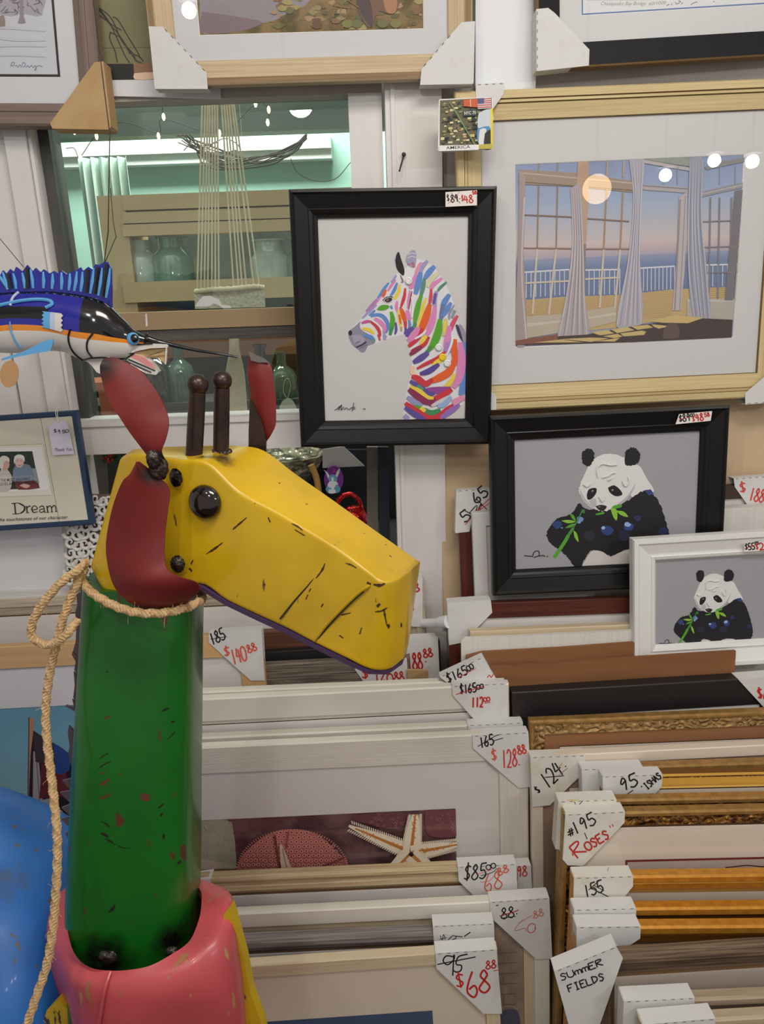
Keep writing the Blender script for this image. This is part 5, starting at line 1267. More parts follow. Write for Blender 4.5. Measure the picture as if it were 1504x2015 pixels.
pr.write('185', (84, 158), (145, 128), 52, 4, BLACK, .15); pr.line([(78, 130), (150, 118)], 3, BLACK, 0); pr.write('$', (140, 208), (166, 203), 40, 4, PINKRED); pr.write('140', (178, 244), (240, 222), 66, 4.5, PINKRED, .1); pr.write('88', (246, 192), (284, 176), 36, 4, PINKRED); done(pr)

# ---- white stack in the middle
LE = 300
def lx(x0, x1):       # extend a top-edge line leftwards behind the neck
    def f(xa, ya, xb, yb): return (x0, ya + (yb - ya) * (x0 - xa) / (xb - xa)), (x1, ya + (yb - ya) * (x1 - xa) / (xb - xa))
    return f
STEP = [(0, -0.003), (0.003, 0.0), (0.050, -0.002), (0.051, -0.007), (0.060, -0.008), (0.061, -0.012)]
P, rc_, r, a = std('framed_picture', *lx(300, 964)(393, 1362, 865, 1342), 1.372, 'cream frame behind the 112.00 one, its corner sleeve tipped askew', STEP, [CRMW])
pr = protector('white cardboard corner tipped askew, reading 165.00 struck out', P, [(866, 1332), (950, 1293), (979, 1342), (985, 1360), (900, 1360)], 0.02, (0, 1), (0,))
pr.mp = crop(380, 1200, 2.2448); pr.write('$165', (1130, 326), (1215, 282), 40, 4, BLACK, .1); pr.write('00', (1218, 272), (1242, 256), 24, 3.5, BLACK); pr.line([(1170, 300), (1250, 258)], 3, (214, 60, 90), 0); pr.line([(1300, 300), (1310, 288), (1318, 298), (1326, 284)], 4, RED); done(pr)
P, rc_, r, a = std('framed_picture', *lx(300, 1002)(393, 1376, 892, 1351), 1.347, 'smooth cream frame with the 112.00 corner', STEP, [CRMW])
pr = protector('white cardboard corner reading 165.00 struck out and 112.00', P, [(890, 1350), (995, 1345), (999, 1414), (934, 1416), (891, 1368)], 0.024, (0, 1), (0,))
pr.mp = crop(380, 1200, 2.2448); pr.write('$165', (1180, 374), (1252, 362), 40, 4, BLACK, .1); pr.write('00', (1256, 352), (1284, 346), 20, 3.5, BLACK); pr.line([(1162, 374), (1284, 336)], 3.5, (206, 40, 46), 0); pr.write('112', (1230, 432), (1282, 428), 44, 4.5, RED, .1); pr.write('00', (1286, 406), (1312, 402), 18, 3.5, RED); pr.line([(1288, 412), (1314, 408)], 3, RED, 0); done(pr)
FLT = [(0, -0.003), (0.003, 0.0), (0.058, -0.0015), (0.060, -0.006)]
P, rc_, r, a = std('framed_picture', *lx(300, 1030)(393, 1452, 925, 1427), 1.322, 'off-white grained frame just behind the seashell picture', FLT, [OFFW])
pr = protector('white cardboard corner mostly covered by the 128.88 one', P, [(921, 1427), (1028, 1422), (1034, 1520), (1000, 1520), (922, 1445)], 0.024, (0, 1), (0,)); done(pr)
SHC = [(250, 1620), (899, 1592), (901, 1800), (250, 1830)]
P, rc_, r, a = std('framed_print', *lx(300, 1040)(393, 1471, 930, 1446), 1.29, 'seashell and starfish photograph in an off-white grained frame, 128.88 corner', FLT, [OFFW], win=lambda P: win_rect(P, SHC, -0.006), printed=pbr('plum_backdrop', (84, 52, 56), 0.6, 0, .4, 0, ((14, 14, 14), (124, 88, 92), 0.42, 0.62)), mat_col=(222, 217, 212))
a.mp = crop(380, 1560, 2.892); a.step = 0.00002
rn = random.Random(8)
UR, UR2, UH = (190, 112, 104), (128, 58, 60), (222, 160, 148)
a.poly([(-60, 160), (190, 158), (228, 230), (240, 330), (220, 450), (-60, 460)], (176, 172, 150), 3)
for k in range(90):
    x, y = rn.uniform(-50, 225), rn.uniform(170, 420); a.dot(x, y, 5.5, (204, 200, 180)); a.dot(x, y, 2.5, (130, 124, 104))
a.poly([(-60, 400), (60, 375), (262, 420), (150, 440), (-60, 470)], (206, 188, 168), 2); a.poly([(-60, 440), (262, 428), (200, 470), (-60, 490)], (140, 108, 80), 2)
a.poly([(900, 140), (980, 118), (1210, 108), (1190, 190), (1120, 205), (960, 165)], (110, 62, 72), 3); a.poly([(1320, 100), (1520, 95), (1520, 235), (1340, 240)], (124, 68, 76), 3)
for k in range(40):
    x, y = (rn.uniform(990, 1200), rn.uniform(118, 190)) if k % 2 else (rn.uniform(1330, 1500), rn.uniform(105, 225)); a.dot(x, y, 8, (158, 96, 104)); a.dot(x, y, 4, (70, 34, 44))
a.poly([(258, 440), (262, 392), (300, 330), (380, 260), (470, 215), (560, 202), (660, 212), (750, 260), (820, 330), (880, 400), (840, 560), (300, 560)], UR, 4)
for iy in range(9):
    for ix in range(22):
        x, y = 275 + 28.5 * ix + 14 * (iy % 2) + rn.uniform(-4, 4), 222 + 25 * iy + rn.uniform(-3, 3)
        if ((x - 570) / 296) ** 2 + ((y - 430) / 220) ** 2 < 1 and y < 470:
            a.dot(x, y, 11, UH, 9); a.dot(x, y, 6, UR2, 5.5)
a.line([(468, 225), (480, 310), (500, 440)], 10, (120, 46, 48)); a.line([(545, 205), (540, 250), (535, 300)], 8, (150, 70, 60)); a.line([(700, 420), (780, 385), (870, 350)], 8, (130, 56, 56))
a.poly([(496, 285), (510, 280), (560, 400), (575, 440), (510, 440)], (214, 188, 162), 2); a.line([(512, 300), (540, 430)], 5, (150, 104, 76), 0)
for k in range(60):
    t = math.pi * k / 59; x, y = 570 - 308 * math.cos(t), 428 - 228 * math.sin(t); a.line([(x, y), (x - 12 * math.cos(t), y - 12 * math.sin(t))], 5, (206, 140, 124), 0)
cx_, cy_ = 1240, 318
ST, SO = (232, 218, 196), (188, 118, 52)
for tip, wd in (((888, 168), 96), ((1268, 60), 112), ((1540, 262), 96), ((1110, 440), 92), ((1400, 470), 100)):
    d = math.hypot(tip[0] - cx_, tip[1] - cy_); ux, uy = (tip[0] - cx_) / d, (tip[1] - cy_) / d; nx, ny = -uy, ux
    for k in range(26):
        t = .12 + .84 * k / 25; w_ = wd * (1 - t * .72) / 2 + 9
        for sg_ in (-1, 1):
            x, y = cx_ + ux * d * t + nx * w_ * .7 * sg_, cy_ + uy * d * t + ny * w_ * .7 * sg_
            a.line([(x, y), (x + nx * sg_ * 15 + ux * 10, y + ny * sg_ * 15 + uy * 10)], 6, ST, 0)
    a.line([(cx_, cy_), (cx_ + ux * d * .5, cy_ + uy * d * .5), tip], [wd * .9, wd * .66, 14], ST, 4)
    a.line([(cx_, cy_), (cx_ + ux * d * .9, cy_ + uy * d * .9)], [22, 8], SO, 0)
    for k in range(22):
        t = rn.uniform(.1, .85); a.dot(cx_ + ux * d * t + nx * rn.uniform(-14, 14), cy_ + uy * d * t + ny * rn.uniform(-14, 14), 4, (206, 140, 70))
a.dot(cx_, cy_, 13, (40, 24, 22))
a.mb.build('print', r)
pr = protector('white cardboard corner reading 165 struck out and 128.88', P, [(930, 1448), (1039, 1441), (1044, 1548), (1021, 1550), (931, 1472)], 0.024, (0, 1), (0,))
pr.mp = crop(380, 1200, 2.2448); pr.write('165', (1270, 612), (1330, 594), 46, 4, BLACK, .15); pr.line([(1258, 604), (1330, 560), (1352, 552)], 3.5, BLACK); pr.line([(1330, 578), (1370, 566)], 3.5, BLACK, 0)
pr.write('$', (1322, 668), (1346, 664), 46, 4, PINKRED); pr.write('128', (1366, 700), (1432, 690), 78, 4, (214, 64, 58), .12); pr.write('88', (1438, 640), (1474, 632), 40, 4, (214, 64, 58)); pr.dot(1441, 684, 3, RED); done(pr)
P, rc_, r, a = std('framed_picture', (470, 1732), (1044, 1703), 1.258, 'white frame squeezed behind the natural oak frame, red 98 on its corner', FLT, [CRMW], H=0.40)
pr = protector('white cardboard corner with red 98, tucked behind the 85.00 corner', P, [(960, 1708), (1044, 1703), (1049, 1800), (1020, 1802), (962, 1740)], 0.022, (0, 1), ())
pr.mp = crop(820, 1660, 4.4235); pr.write('98', (876, 292), (962, 282), 92, 7, (204, 50, 56), .1); pr.line([(880, 250), (872, 370)], 5, RED, 0); done(pr)
DBL = [(0, -0.006), (0.004, 0.0), (0.009, 0.001), (0.014, -0.002), (0.018, -0.009), (0.022, -0.010), (0.028, -0.006), (0.036, -0.005), (0.044, -0.010), (0.046, -0.014)]
P, rc_, r, a = std('framed_picture', *lx(389, 1016)(389, 1729, 905, 1706), 1.222, 'natural oak frame with a double rounded bar under the seashell picture', DBL, [NATURAL])
pr = protector('white cardboard corner reading 85.00 struck out and 68.88', P, [(901, 1706), (1015, 1700), (1019, 1800), (990, 1802), (933, 1762), (903, 1733)], 0.026, (0, 1), (0,))
pr.mp = crop(820, 1660, 4.4235); pr.write('$85', (410, 330), (600, 300), 130, 8, BLACK, .25); pr.write('00', (615, 232), (692, 208), 44, 6, BLACK); pr.line([(560, 280), (660, 250), (700, 215)], 6, BLACK); pr.line([(520, 270), (660, 225)], 4, PINKRED, 0)
pr.write('68', (600, 425), (748, 385), 150, 6, (214, 84, 56), .15); pr.write('88', (712, 285), (805, 240), 64, 6, (222, 92, 64), .2); pr.line([(555, 335), (640, 318), (725, 210)], 4, PINKRED); done(pr)
pr = protector('white cardboard corner at the left end of the natural oak frame', P, [(386, 1733), (416, 1729), (412, 1748), (400, 1766), (388, 1780)], 0.026, (0, 4), ()); done(pr)
BRK = pbr('brick_print', (170, 150, 134), 0.7, 0, .3, 0, ((20, 20, 20), (140, 122, 110), 0.4, 0.7))
P, rc_, r, a = std('framed_print', *lx(420, 1082)(466, 1799, 1080, 1769), 1.182, 'white two-step frame with a pale brick print, pale wood slip inside', [(0, -0.002), (0.002, 0.0), (0.030, 0.0), (0.0305, -0.004), (0.050, -0.005), (0.051, -0.009)], [CRMW, CRMW, CRMW, CRMW, BIRCH, BIRCH], mat_col=BRK)
a = Art(P, -0.0055, crop(820, 1660, 4.4235))
for k in range(9): a.line([(690, 955 + k * 90), (872, 945 + k * 90)], 4, (120, 104, 92), 0)
for k in range(8): a.line([(760 + 60 * (k % 2), 950 + 90 * k), (760 + 60 * (k % 2), 1040 + 90 * k)], 4, (126, 110, 98), 0)
a.poly([(705, 1480), (800, 1440), (880, 1460), (905, 1570), (905, 1700), (700, 1700)], (88, 92, 112), 3); a.line([(720, 1440), (800, 1410), (880, 1440)], 8, (190, 172, 150)); a.mb.build('print_lines', r)
pr = protector('white cardboard corner reading 88 scribbled out and 50.88', P, [(964, 1775), (1080, 1767), (1086, 1886), (1056, 1887), (966, 1805)], 0.027, (0, 1), (0,))
pr.mp = crop(820, 1660, 4.4235); pr.write('"', (690, 580), (725, 575), 45, 6, BLACK); pr.write('88', (738, 660), (850, 640), 95, 7, BLACK, .15); pr.line([(722, 632), (860, 590), (890, 575)], 8, (170, 46, 36)); pr.line([(735, 650), (865, 632)], 6, BLACK, 0); pr.dot(872, 610, 6, BLACK)
pr.line([(925, 660), (858, 740), (870, 755), (945, 735), (955, 765)], 5, (206, 110, 96)); pr.write('0', (970, 780), (1030, 770), 80, 5, (206, 110, 96), .2); pr.dot(1032, 736, 6, (190, 40, 40)); pr.write('88', (1022, 655), (1108, 622), 62, 5, (214, 120, 104), .2); pr.line([(890, 690), (1010, 620)], 4, (206, 110, 96), 0); done(pr)
P, rc_, r, a = std('framed_picture', *lx(420, 970)(480, 1851, 972, 1828), 1.145, 'rounded grey wood frame between two pale frames, low in the stack', [(0, -0.010), (0.003, -0.004), (0.008, 0.0), (0.016, 0.001), (0.026, -0.003), (0.034, -0.010), (0.035, -0.013)], [GREYW])
pr = protector('white cardboard corner on the rounded grey frame, its figures cut off', P, [(852, 1822), (971, 1817), (974, 1900), (940, 1902), (855, 1874)], 0.027, (0, 1), (0,))
pr.mp = crop(820, 1660, 4.4235); pr.line([(205, 800), (225, 840), (235, 790), (250, 835)], 6, BLACK); pr.line([(200, 835), (265, 815)], 5, BLACK, 0); pr.line([(275, 838), (320, 800), (345, 820), (310, 838)], 7, BLACK); pr.line([(340, 805), (400, 812)], 7, BLACK, 0); pr.line([(415, 808), (470, 770)], 9, BLACK, 0); done(pr)
P, rc_, r, a = std('framed_print', *lx(420, 979)(491, 1901, 975, 1868), 1.105, 'birch frame with a plain blue print, lowest of the white stack', [(0, -0.002), (0.002, 0.0), (0.026, -0.001), (0.0275, -0.007)], [BIRCH], win=lambda P: win_rect(P, [(500, 2012), (861, 1988), (866, 2300), (500, 2300)], -0.006), printed=pbr('slate_blue_print', (70, 90, 122), 0.6, 0, .4, 0, ((6, 6, 6), (56, 74, 106), .4, .7)), mat_col=(222, 206, 186))
a.mb.build('print', r)
pr = protector('white cardboard corner reading 95 struck out and 68.88 in large red figures', P, [(857, 1876), (976, 1868), (987, 1994), (952, 1994), (859, 1905)], 0.027, (0, 1), (0,))
pr.mp = crop(820, 1660, 4.4235)
pr.line([(325, 985), (260, 978), (232, 1020), (270, 1055), (325, 1010), (325, 970), (315, 1150)], 12, BLACK); pr.line([(445, 962), (365, 985), (345, 1050), (390, 1060), (385, 1105), (345, 1118), (325, 1105)], 12, BLACK); pr.line([(180, 1052), (300, 1028), (515, 986)], 10, BLACK)
pr.write('$', (352, 1262), (424, 1248), 118, 9, RED); pr.write('6', (452, 1345), (552, 1330), 225, 11, RED); pr.write('8', (548, 1305), (640, 1290), 195, 11, RED, .12); pr.write('88', (604, 1095), (692, 1080), 70, 7, RED, .15); pr.line([(670, 1108), (710, 1100)], 6, RED, 0); done(pr)

# ---- behind and beside the panda pictures
pn = MB(); V7 = vplane(1.625, 0); pts = [(1, 0)]
P, rc_ = hung([(862, 600), (1640, 560), (1600, 1205), (868, 1232)], 1.638, 1.0)
bkr = root('picture_back', P.mat(), 'tan picture back standing behind the panda paintings', 'picture')
TAN = pbr('tan_board', (212, 186, 152), 0.6, 0, .3, 0, ((4, 4, 4), (198, 168, 134), .4, .7))
b = MB(); x0, y0, x1, y1 = rc_; b.prism([(x0, y0, 0), (x1, y0, 0), (x1, y1, 0), (x0, y1, 0)], (0, 0, -0.012), TAN); b.build('board', bkr)
P_ra, rc_, r, a = std('framed_picture', (901, 972), (1330, 946), 1.535, 'mahogany frame upright behind the large panda, by the white post', FLAT2(0.030), [MAHOG], lean=5)
pr = protector('white cardboard corner with a crossed-out scribbled price, left of the large panda', P_ra, [(899, 966), (964, 962), (964, 1004), (931, 1012), (924, 1046), (897, 1049)], 0.024, (0, 5), (0,))
pr.mp = crop(860, 780, 2.3354)
pr.write('5', (128, 582), (160, 560), 50, 4.5, BLACK); pr.line([(150, 535), (185, 500), (175, 545), (205, 490), (195, 530)], 4.5, BLACK); pr.write('65', (185, 495), (240, 450), 52, 4.5, BLACK); pr.line([(130, 590), (190, 520), (242, 470)], 4, (200, 60, 60)); pr.line([(180, 470), (230, 520)], 4, BLACK); pr.line([(120, 520), (165, 545)], 5, (60, 40, 40)); pr.line([(185, 530), (242, 490)], 4, (210, 70, 80)); done(pr)
std('boxed_picture', (929, 1010), (1330, 985), 1.505, 'white cardboard-wrapped picture upright behind the large panda', FLAT2(0.03), [CARD], mat_col=(222, 218, 212), pane=False)
P_rb, rc_, r, a = std('framed_picture', (884, 1190), (1420, 1170), 1.455, 'mahogany frame whose top bar runs just below the large panda', FLAT2(0.034), [MAHOG])
pr = protector('blank white cardboard corner by the white pipe, below the 65 corner', P_rb, [(881, 1187), (966, 1181), (969, 1205), (911, 1264), (885, 1269)], 0.03, (0, 4), ()); done(pr)
std('framed_picture', (925, 1243), (1400, 1222), 1.425, 'pale birch frame under the mahogany bar, below the large panda', FLAT2(0.03), [BIRCH])
pipe = root('wall_pipe', at(858, 1224, 1.5), 'short white pipe sticking out between the post and the blank cardboard corner', 'pipe')
WP = pbr('white_plastic', (236, 236, 238), 0.25)
pv = MB(); pv.tube([at(826, 1227, 1.60), at(884, 1224, 1.49)], 0.0105, WP, 20); pv.build('tube', pipe, True, Matrix.Translation(-pipe.matrix_world.translation))
pv = MB(); pv.tube([at(868, 1224, 1.505), at(884, 1223, 1.488)], [0.0125, 0.015], WP, 20); pv.build('collar', pipe, True, Matrix.Translation(-pipe.matrix_world.translation))
# cardboard boxes and sheets
def slab(name, px, Y, lean, dep, m, label, cat, jag=0.0):
    Q = vplane(Y, lean); pts = [Q.hit(*p) for p in px]
    # px: top edge from left to right; the slab goes down to the floor
    l, r_ = pts[0], pts[-1]
    zb = -(0.6 - 0.006) / Q.v.z
    out = [(a_, b_) for a_, b_ in pts] + [(r_[0], zb), (l[0], zb)]
    o3 = Q.pt(l[0], zb)
    b = MB(); b.prism([Q.pt(x, y) - o3 for x, y in out[::-1]], Q.w * -dep, m)
    o = b.build(name); o.location = o3
    return tag(o, label, cat)
KRAFT2 = pbr('brown_kraft_sheet', (142, 98, 64), 0.85, 0, 0.2, 0, ((4, 4, 60), (130, 88, 57), 0.4, 0.7))
CORR = pbr('white_corrugated', (224, 220, 214), 0.8, 0, .3, 0, ((200, 3, 3), (218, 214, 207), .4, .6), ((3, 3, 300), 0.0003, 'noise'))
slab('cardboard_box', [(908, 1262), (915, 1256), (1000, 1253), (1246, 1241)], 1.408, 5, 0.010, CORR, 'flattened white corrugated box below the large panda', 'box')
slab('cardboard_sheet', [(918, 1292), (950, 1284), (1100, 1276), (1249, 1265)], 1.394, 5, 0.010, KRAFT2, 'brown cardboard sheet behind the longer one, left of the small panda', 'cardboard')
slab('cardboard_sheet', [(965, 1312), (990, 1309), (1010, 1312), (1050, 1306), (1058, 1309), (1200, 1297), (1320, 1289), (1449, 1281)], 1.380, 5, 0.008, KRAFT2, 'long brown cardboard sheet with a torn edge, in front of the small panda', 'cardboard')
KRAFT2 = None
P, rc_, r, a = std('framed_picture', (1008, 1363), (1560, 1330), 1.345, 'wide black ribbed frame lying back below the brown cardboard', [(0, -0.002), (0.002, 0), (0.06, -0.004), (0.061, -0.01)], [pbr('ribbed_black', (34, 31, 32), 0.5, 0, .5, 0, None, ((400, 400, 3), 0.0005, 'noise'), coords='UV')], lean=5, thick=0.03)
pr = protector('white cardboard corner with a red dollar sign above the gold frames', P, [(1453, 1337), (1560, 1329), (1565, 1420), (1530, 1420), (1500, 1388)], 0.03, (0, 1), ())
pr.mp = crop(860, 780, 2.3354); pr.write('$', (1478, 1392), (1500, 1388), 45, 5, RED); pr.write('65', (1505, 1396), (1550, 1390), 45, 5, RED); done(pr)
P, rc_, r, a = std('framed_picture', (1345, 961), (1640, 944), 1.535, 'dark walnut frame right of the large panda', FLAT2(0.03), [pbr('dark_walnut', (62, 44, 34), .5)], H=0.9)
pr = protector('white cardboard corner with red 188 right of the large panda', P, [(1444, 942), (1560, 934), (1560, 998), (1472, 995), (1446, 958)], 0.024, (0,), (0,))
pr.mp = crop(860, 780, 2.3354); pr.write('$', (1396, 445), (1424, 440), 44, 4.5, (206, 70, 62)); pr.write('188', (1432, 478), (1498, 488), 60, 4.5, (206, 70, 62), .1); done(pr)
slab('cardboard_box', [(1395, 1002), (1600, 992)], 1.50, 5, 0.03, CORR, 'white corrugated box standing right of the large panda', 'box')

# ---- gold stack on the right
E = 1760
def gx(x0, y0, y1, xr=1504):      # top edge from (x0,y0) to (1504,y1), carried on beyond the picture
    s_ = (y1 - y0) / (xr - x0)
    return (x0, y0), (E, y1 + s_ * (E - xr))
P, rc_, r, a = std('framed_picture', *gx(1043, 1420, 1401), 1.298, 'antique gold frame with a carved band and brown liner, top of the gold stack', [(0, -0.004), (0.003, 0.0), (0.007, 0.0), (0.010, -0.004), (0.030, -0.002), (0.032, -0.006), (0.060, -0.008), (0.061, -0.012)], [GLEAM, GLEAM, GLEAM, OLDG, OLDG, LINER, LINER], mat_col=MATC)
P, rc_, r, a = std('framed_picture', *gx(1046, 1489, 1466), 1.268, 'cream painted frame with the struck-out 124 corner', [(0, -0.002), (0.002, 0), (0.022, -0.001), (0.023, -0.004), (0.075, -0.005), (0.076, -0.01)], [pbr('warm_cream_paint', (226, 212, 194), .5)] * 3 + [pbr('shaded_brown_board', (150, 124, 104), .8)] * 3, mat_col=MATC)  # brown inner band also carries the left bar's shade in its colour
pr = protector('grubby white cardboard corner reading 124 struck out', P, [(1045, 1490), (1152, 1486), (1151, 1518), (1082, 1584), (1049, 1587)], 0.024, (0, 4), (0,), CARD2)
pr.mp = crop(1000, 1280, 2.984); pr.write('$', (180, 842), (196, 826), 40, 4.5, BLACK); pr.write('124', (232, 818), (330, 720), 92, 5.5, BLACK, .2); pr.line([(215, 745), (330, 735)], 5, BLACK, 0); pr.line([(300, 730), (350, 690)], 4, (200, 120, 110), 0); pr.line([(290, 700), (318, 660)], 4, (200, 120, 110), 0); pr.dot(338, 680, 4, BLACK); done(pr)
P, rc_, r, a = std('framed_picture', *gx(1148, 1513, 1501), 1.240, 'gold frame with a beaded edge, behind the 95 corner', [(0, -0.004), (0.003, 0.0), (0.010, 0.0), (0.013, -0.005), (0.030, -0.008), (0.031, -0.012)], [GLEAM, GLEAM, GLEAM, OLDG3, OLDG3, GOLDD], mat_col=MATC)
pr = protector('white cardboard corner mostly hidden behind the 95 corner', P, [(1146, 1514), (1266, 1510), (1264, 1532), (1200, 1590), (1148, 1592)], 0.026, (0, 4), (0,)); done(pr)
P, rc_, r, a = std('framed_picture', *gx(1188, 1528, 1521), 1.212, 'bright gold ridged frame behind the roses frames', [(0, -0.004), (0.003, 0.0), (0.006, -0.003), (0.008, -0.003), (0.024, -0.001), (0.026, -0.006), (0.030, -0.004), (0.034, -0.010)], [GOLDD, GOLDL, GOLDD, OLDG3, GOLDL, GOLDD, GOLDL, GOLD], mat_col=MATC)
pr = protector('white cardboard corner reading 95, above the roses corner', P, [(1187, 1528), (1304, 1524), (1302, 1548), (1276, 1575), (1240, 1600), (1190, 1602)], 0.026, (0, 5), (0,))
pr.mp = crop(1000, 1280, 2.984); pr.write('95', (668, 832), (765, 790), 74, 6, BLACK, .15); pr.line([(690, 850), (735, 820)], 5, BLACK, 0); pr.write("'ISHAS", (800, 832), (905, 745), 40, 5, BLACK); done(pr)
P, rc_, r, a = std('framed_picture', *gx(1104, 1577, 1569), 1.176, 'dark carved gold frame directly behind the roses frame', [(0, -0.004), (0.003, 0.0), (0.010, -0.001), (0.012, -0.006), (0.026, -0.004), (0.030, -0.012)], [GLEAM, GLEAM, GLEAM, OLDG2, OLDG2, GOLDD], mat_col=MATC)
pr = protector('stained white cardboard corner directly behind the roses corner', P, [(1100, 1577), (1213, 1573), (1214, 1592), (1132, 1676), (1094, 1670)], 0.027, (0, 4), (0,), CARD2)
pr.mp = crop(1000, 1280, 2.984); pr.line([(390, 888), (398, 905)], 4, BLACK, 0); pr.line([(418, 905), (440, 882)], 4, BLACK, 0); pr.poly([(345, 872), (420, 872), (400, 885), (360, 885)], (214, 196, 150)); done(pr)
RW = [(1222, 1690), (1700, 1684), (1700, 2000), (1222, 2000)]
P, rc_, r, a = std('framed_print', *gx(1110, 1602, 1593), 1.148, 'carved gold frame with a cream mat and dark red inner line, roses corner', [(0, -0.004), (0.003, 0.0), (0.009, -0.001), (0.011, -0.005), (0.028, -0.003), (0.031, -0.008), (0.034, -0.012)], [GLEAM, GLEAM, GLEAM, OLDG2, OLDG2, GLEAM, GLEAM], mat_col=MATC, win=lambda P: win_rect(P, RW, -0.006), printed=ink((132, 50, 44)))
x0, y0, x1, y1 = win_rect(P, RW, -0.006); a.h += .0001; a.put([(x0 + .006, y0), (x1, y0), (x1, y1 - .006), (x0 + .006, y1 - .006)], ink((206, 190, 178)))
a.mp = crop(1040, 1600, 3.2414); a.line([(1260, 352), (1330, 345), (1400, 338), (1504, 346), (1600, 340)], 8, (96, 44, 40)); a.mb.build('print', r)
pr = protector('white cardboard corner marked Roses in red under a black 195', P, [(1114, 1603), (1230, 1597), (1229, 1618), (1148, 1703), (1117, 1702), (1109, 1692)], 0.027, (0, 5), (0,), CARD2)
pr.mp = crop(1000, 1280, 2.984); pr.write('#', (358, 1098), (392, 1080), 44, 5, BLACK); pr.write('195', (392, 1085), (520, 1015), 72, 5.5, BLACK, .1); pr.line([(450, 1070), (465, 1108)], 5, BLACK, 0)
pr.write('R', (412, 1220), (462, 1180), 84, 6, RED, .0); pr.write('OSES', (470, 1178), (600, 1096), 52, 6, RED); pr.line([(376, 1188), (384, 1205)], 6, RED, 0); pr.line([(596, 1026), (602, 1040)], 5, RED, 0); pr.line([(612, 1018), (618, 1032)], 5, RED, 0); done(pr)
SMG = [(0, -0.004), (0.003, 0.0), (0.014, -0.002), (0.0155, -0.005), (0.017, -0.003), (0.029, -0.006), (0.0305, -0.003), (0.035, -0.004), (0.037, -0.010)]
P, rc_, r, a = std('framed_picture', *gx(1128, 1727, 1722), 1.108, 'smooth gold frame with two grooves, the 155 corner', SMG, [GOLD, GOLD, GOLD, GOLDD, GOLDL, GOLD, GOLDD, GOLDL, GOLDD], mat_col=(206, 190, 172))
pr = protector('white cardboard corner reading 155 scribbled over', P, [(1131, 1727), (1246, 1724), (1246, 1743), (1228, 1766), (1200, 1800), (1129, 1802)], 0.027, (0, 5), (0,), CARD2)
pr.mp = crop(1040, 1600, 3.2414); pr.write('155', (362, 540), (480, 500), 76, 6, BLACK, .15); pr.line([(385, 490), (450, 432)], 6, BLACK, 0); pr.line([(400, 478), (515, 535)], 6, BLACK, 0); pr.line([(415, 460), (485, 495)], 5, BLACK, 0); pr.line([(505, 372), (512, 345)], 4, (130, 120, 100), 0); done(pr)
COVE = [(0, -0.004), (0.003, 0.0), (0.014, -0.001), (0.017, -0.005), (0.024, -0.008), (0.037, -0.009), (0.039, -0.014)]
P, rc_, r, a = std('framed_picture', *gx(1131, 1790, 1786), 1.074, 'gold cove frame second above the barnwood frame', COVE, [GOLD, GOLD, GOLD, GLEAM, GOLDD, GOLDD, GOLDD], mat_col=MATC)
pr = protector('blank white cardboard corner between the 155 corner and a lower blank one', P, [(1131, 1790), (1252, 1787), (1252, 1802), (1225, 1850), (1132, 1852)], 0.027, (0, 4), (0,)); done(pr)
P, rc_, r, a = std('framed_picture', *gx(1136, 1826, 1823), 1.042, 'gold cove frame directly behind the barnwood frame', COVE, [GOLD, GOLD, GOLD, GLEAM, GOLD, GOLDD, GOLDD], mat_col=(190, 170, 150))
pr = protector('blank white cardboard corner just above the Summer Fields corner', P, [(1136, 1824), (1261, 1823), (1260, 1846), (1226, 1868), (1190, 1885), (1137, 1892)], 0.027, (0, 5), (0,)); done(pr)
P, rc_, r, a = std('framed_picture', *gx(1156, 1884, 1862), 0.995, 'weathered barnwood frame behind the Summer Fields corner', [(0, -0.008), (0.003, -0.002), (0.010, 0.0), (0.018, -0.001), (0.022, -0.006), (0.034, -0.010), (0.046, -0.012), (0.047, -0.016)], [BRN], mat_col=(196, 182, 170))
pr = protector('tilted white cardboard corner marked Summer Fields', P, [(1092, 1911), (1213, 1862), (1226, 1884), (1172, 2040), (1130, 2050)], 0.026, (0, 4), (0,), gap=0.005)
pr.mp = crop(1040, 1600, 3.2414); pr.write('SUmmER', (212, 1070), (478, 968), 42, 5, BLACK); pr.write('FIELDS', (262, 1142), (488, 1060), 46, 5, BLACK); done(pr)
P, rc_, r, a = std('framed_picture', *gx(1232, 1973, 1962), 0.948, 'pale grey-brown frame near the floor, nearest but one in the gold stack', [(0, -0.005), (0.003, 0.0), (0.012, 0.0), (0.016, -0.006), (0.030, -0.010), (0.031, -0.014)], [wood('taupe_wood', (186, 168, 142), (156, 136, 112), .6, 5, 160)], mat_col=MATC)
pr = protector('blank white cardboard corner on the last but one frame near the floor', P, [(1229, 1970), (1367, 1963), (1366, 1990), (1300, 2060), (1225, 2062)], 0.027, (0, 4), (0,)); done(pr)
P, rc_, r, a = std('framed_picture', *gx(1262, 2016, 2002), 0.912, 'pale frame nearest the viewer at the foot of the gold stack', [(0, -0.005), (0.003, 0.0), (0.012, 0.0), (0.016, -0.006), (0.030, -0.010), (0.031, -0.014)], [wood('sand_wood', (196, 180, 152), (170, 152, 124), .6, 5, 160)], mat_col=MATC)
pr = protector('blank white cardboard corner on the frame nearest the floor', P, [(1266, 2016), (1408, 2004), (1406, 2030), (1330, 2095), (1262, 2095)], 0.027, (0, 4), (0,)); done(pr)
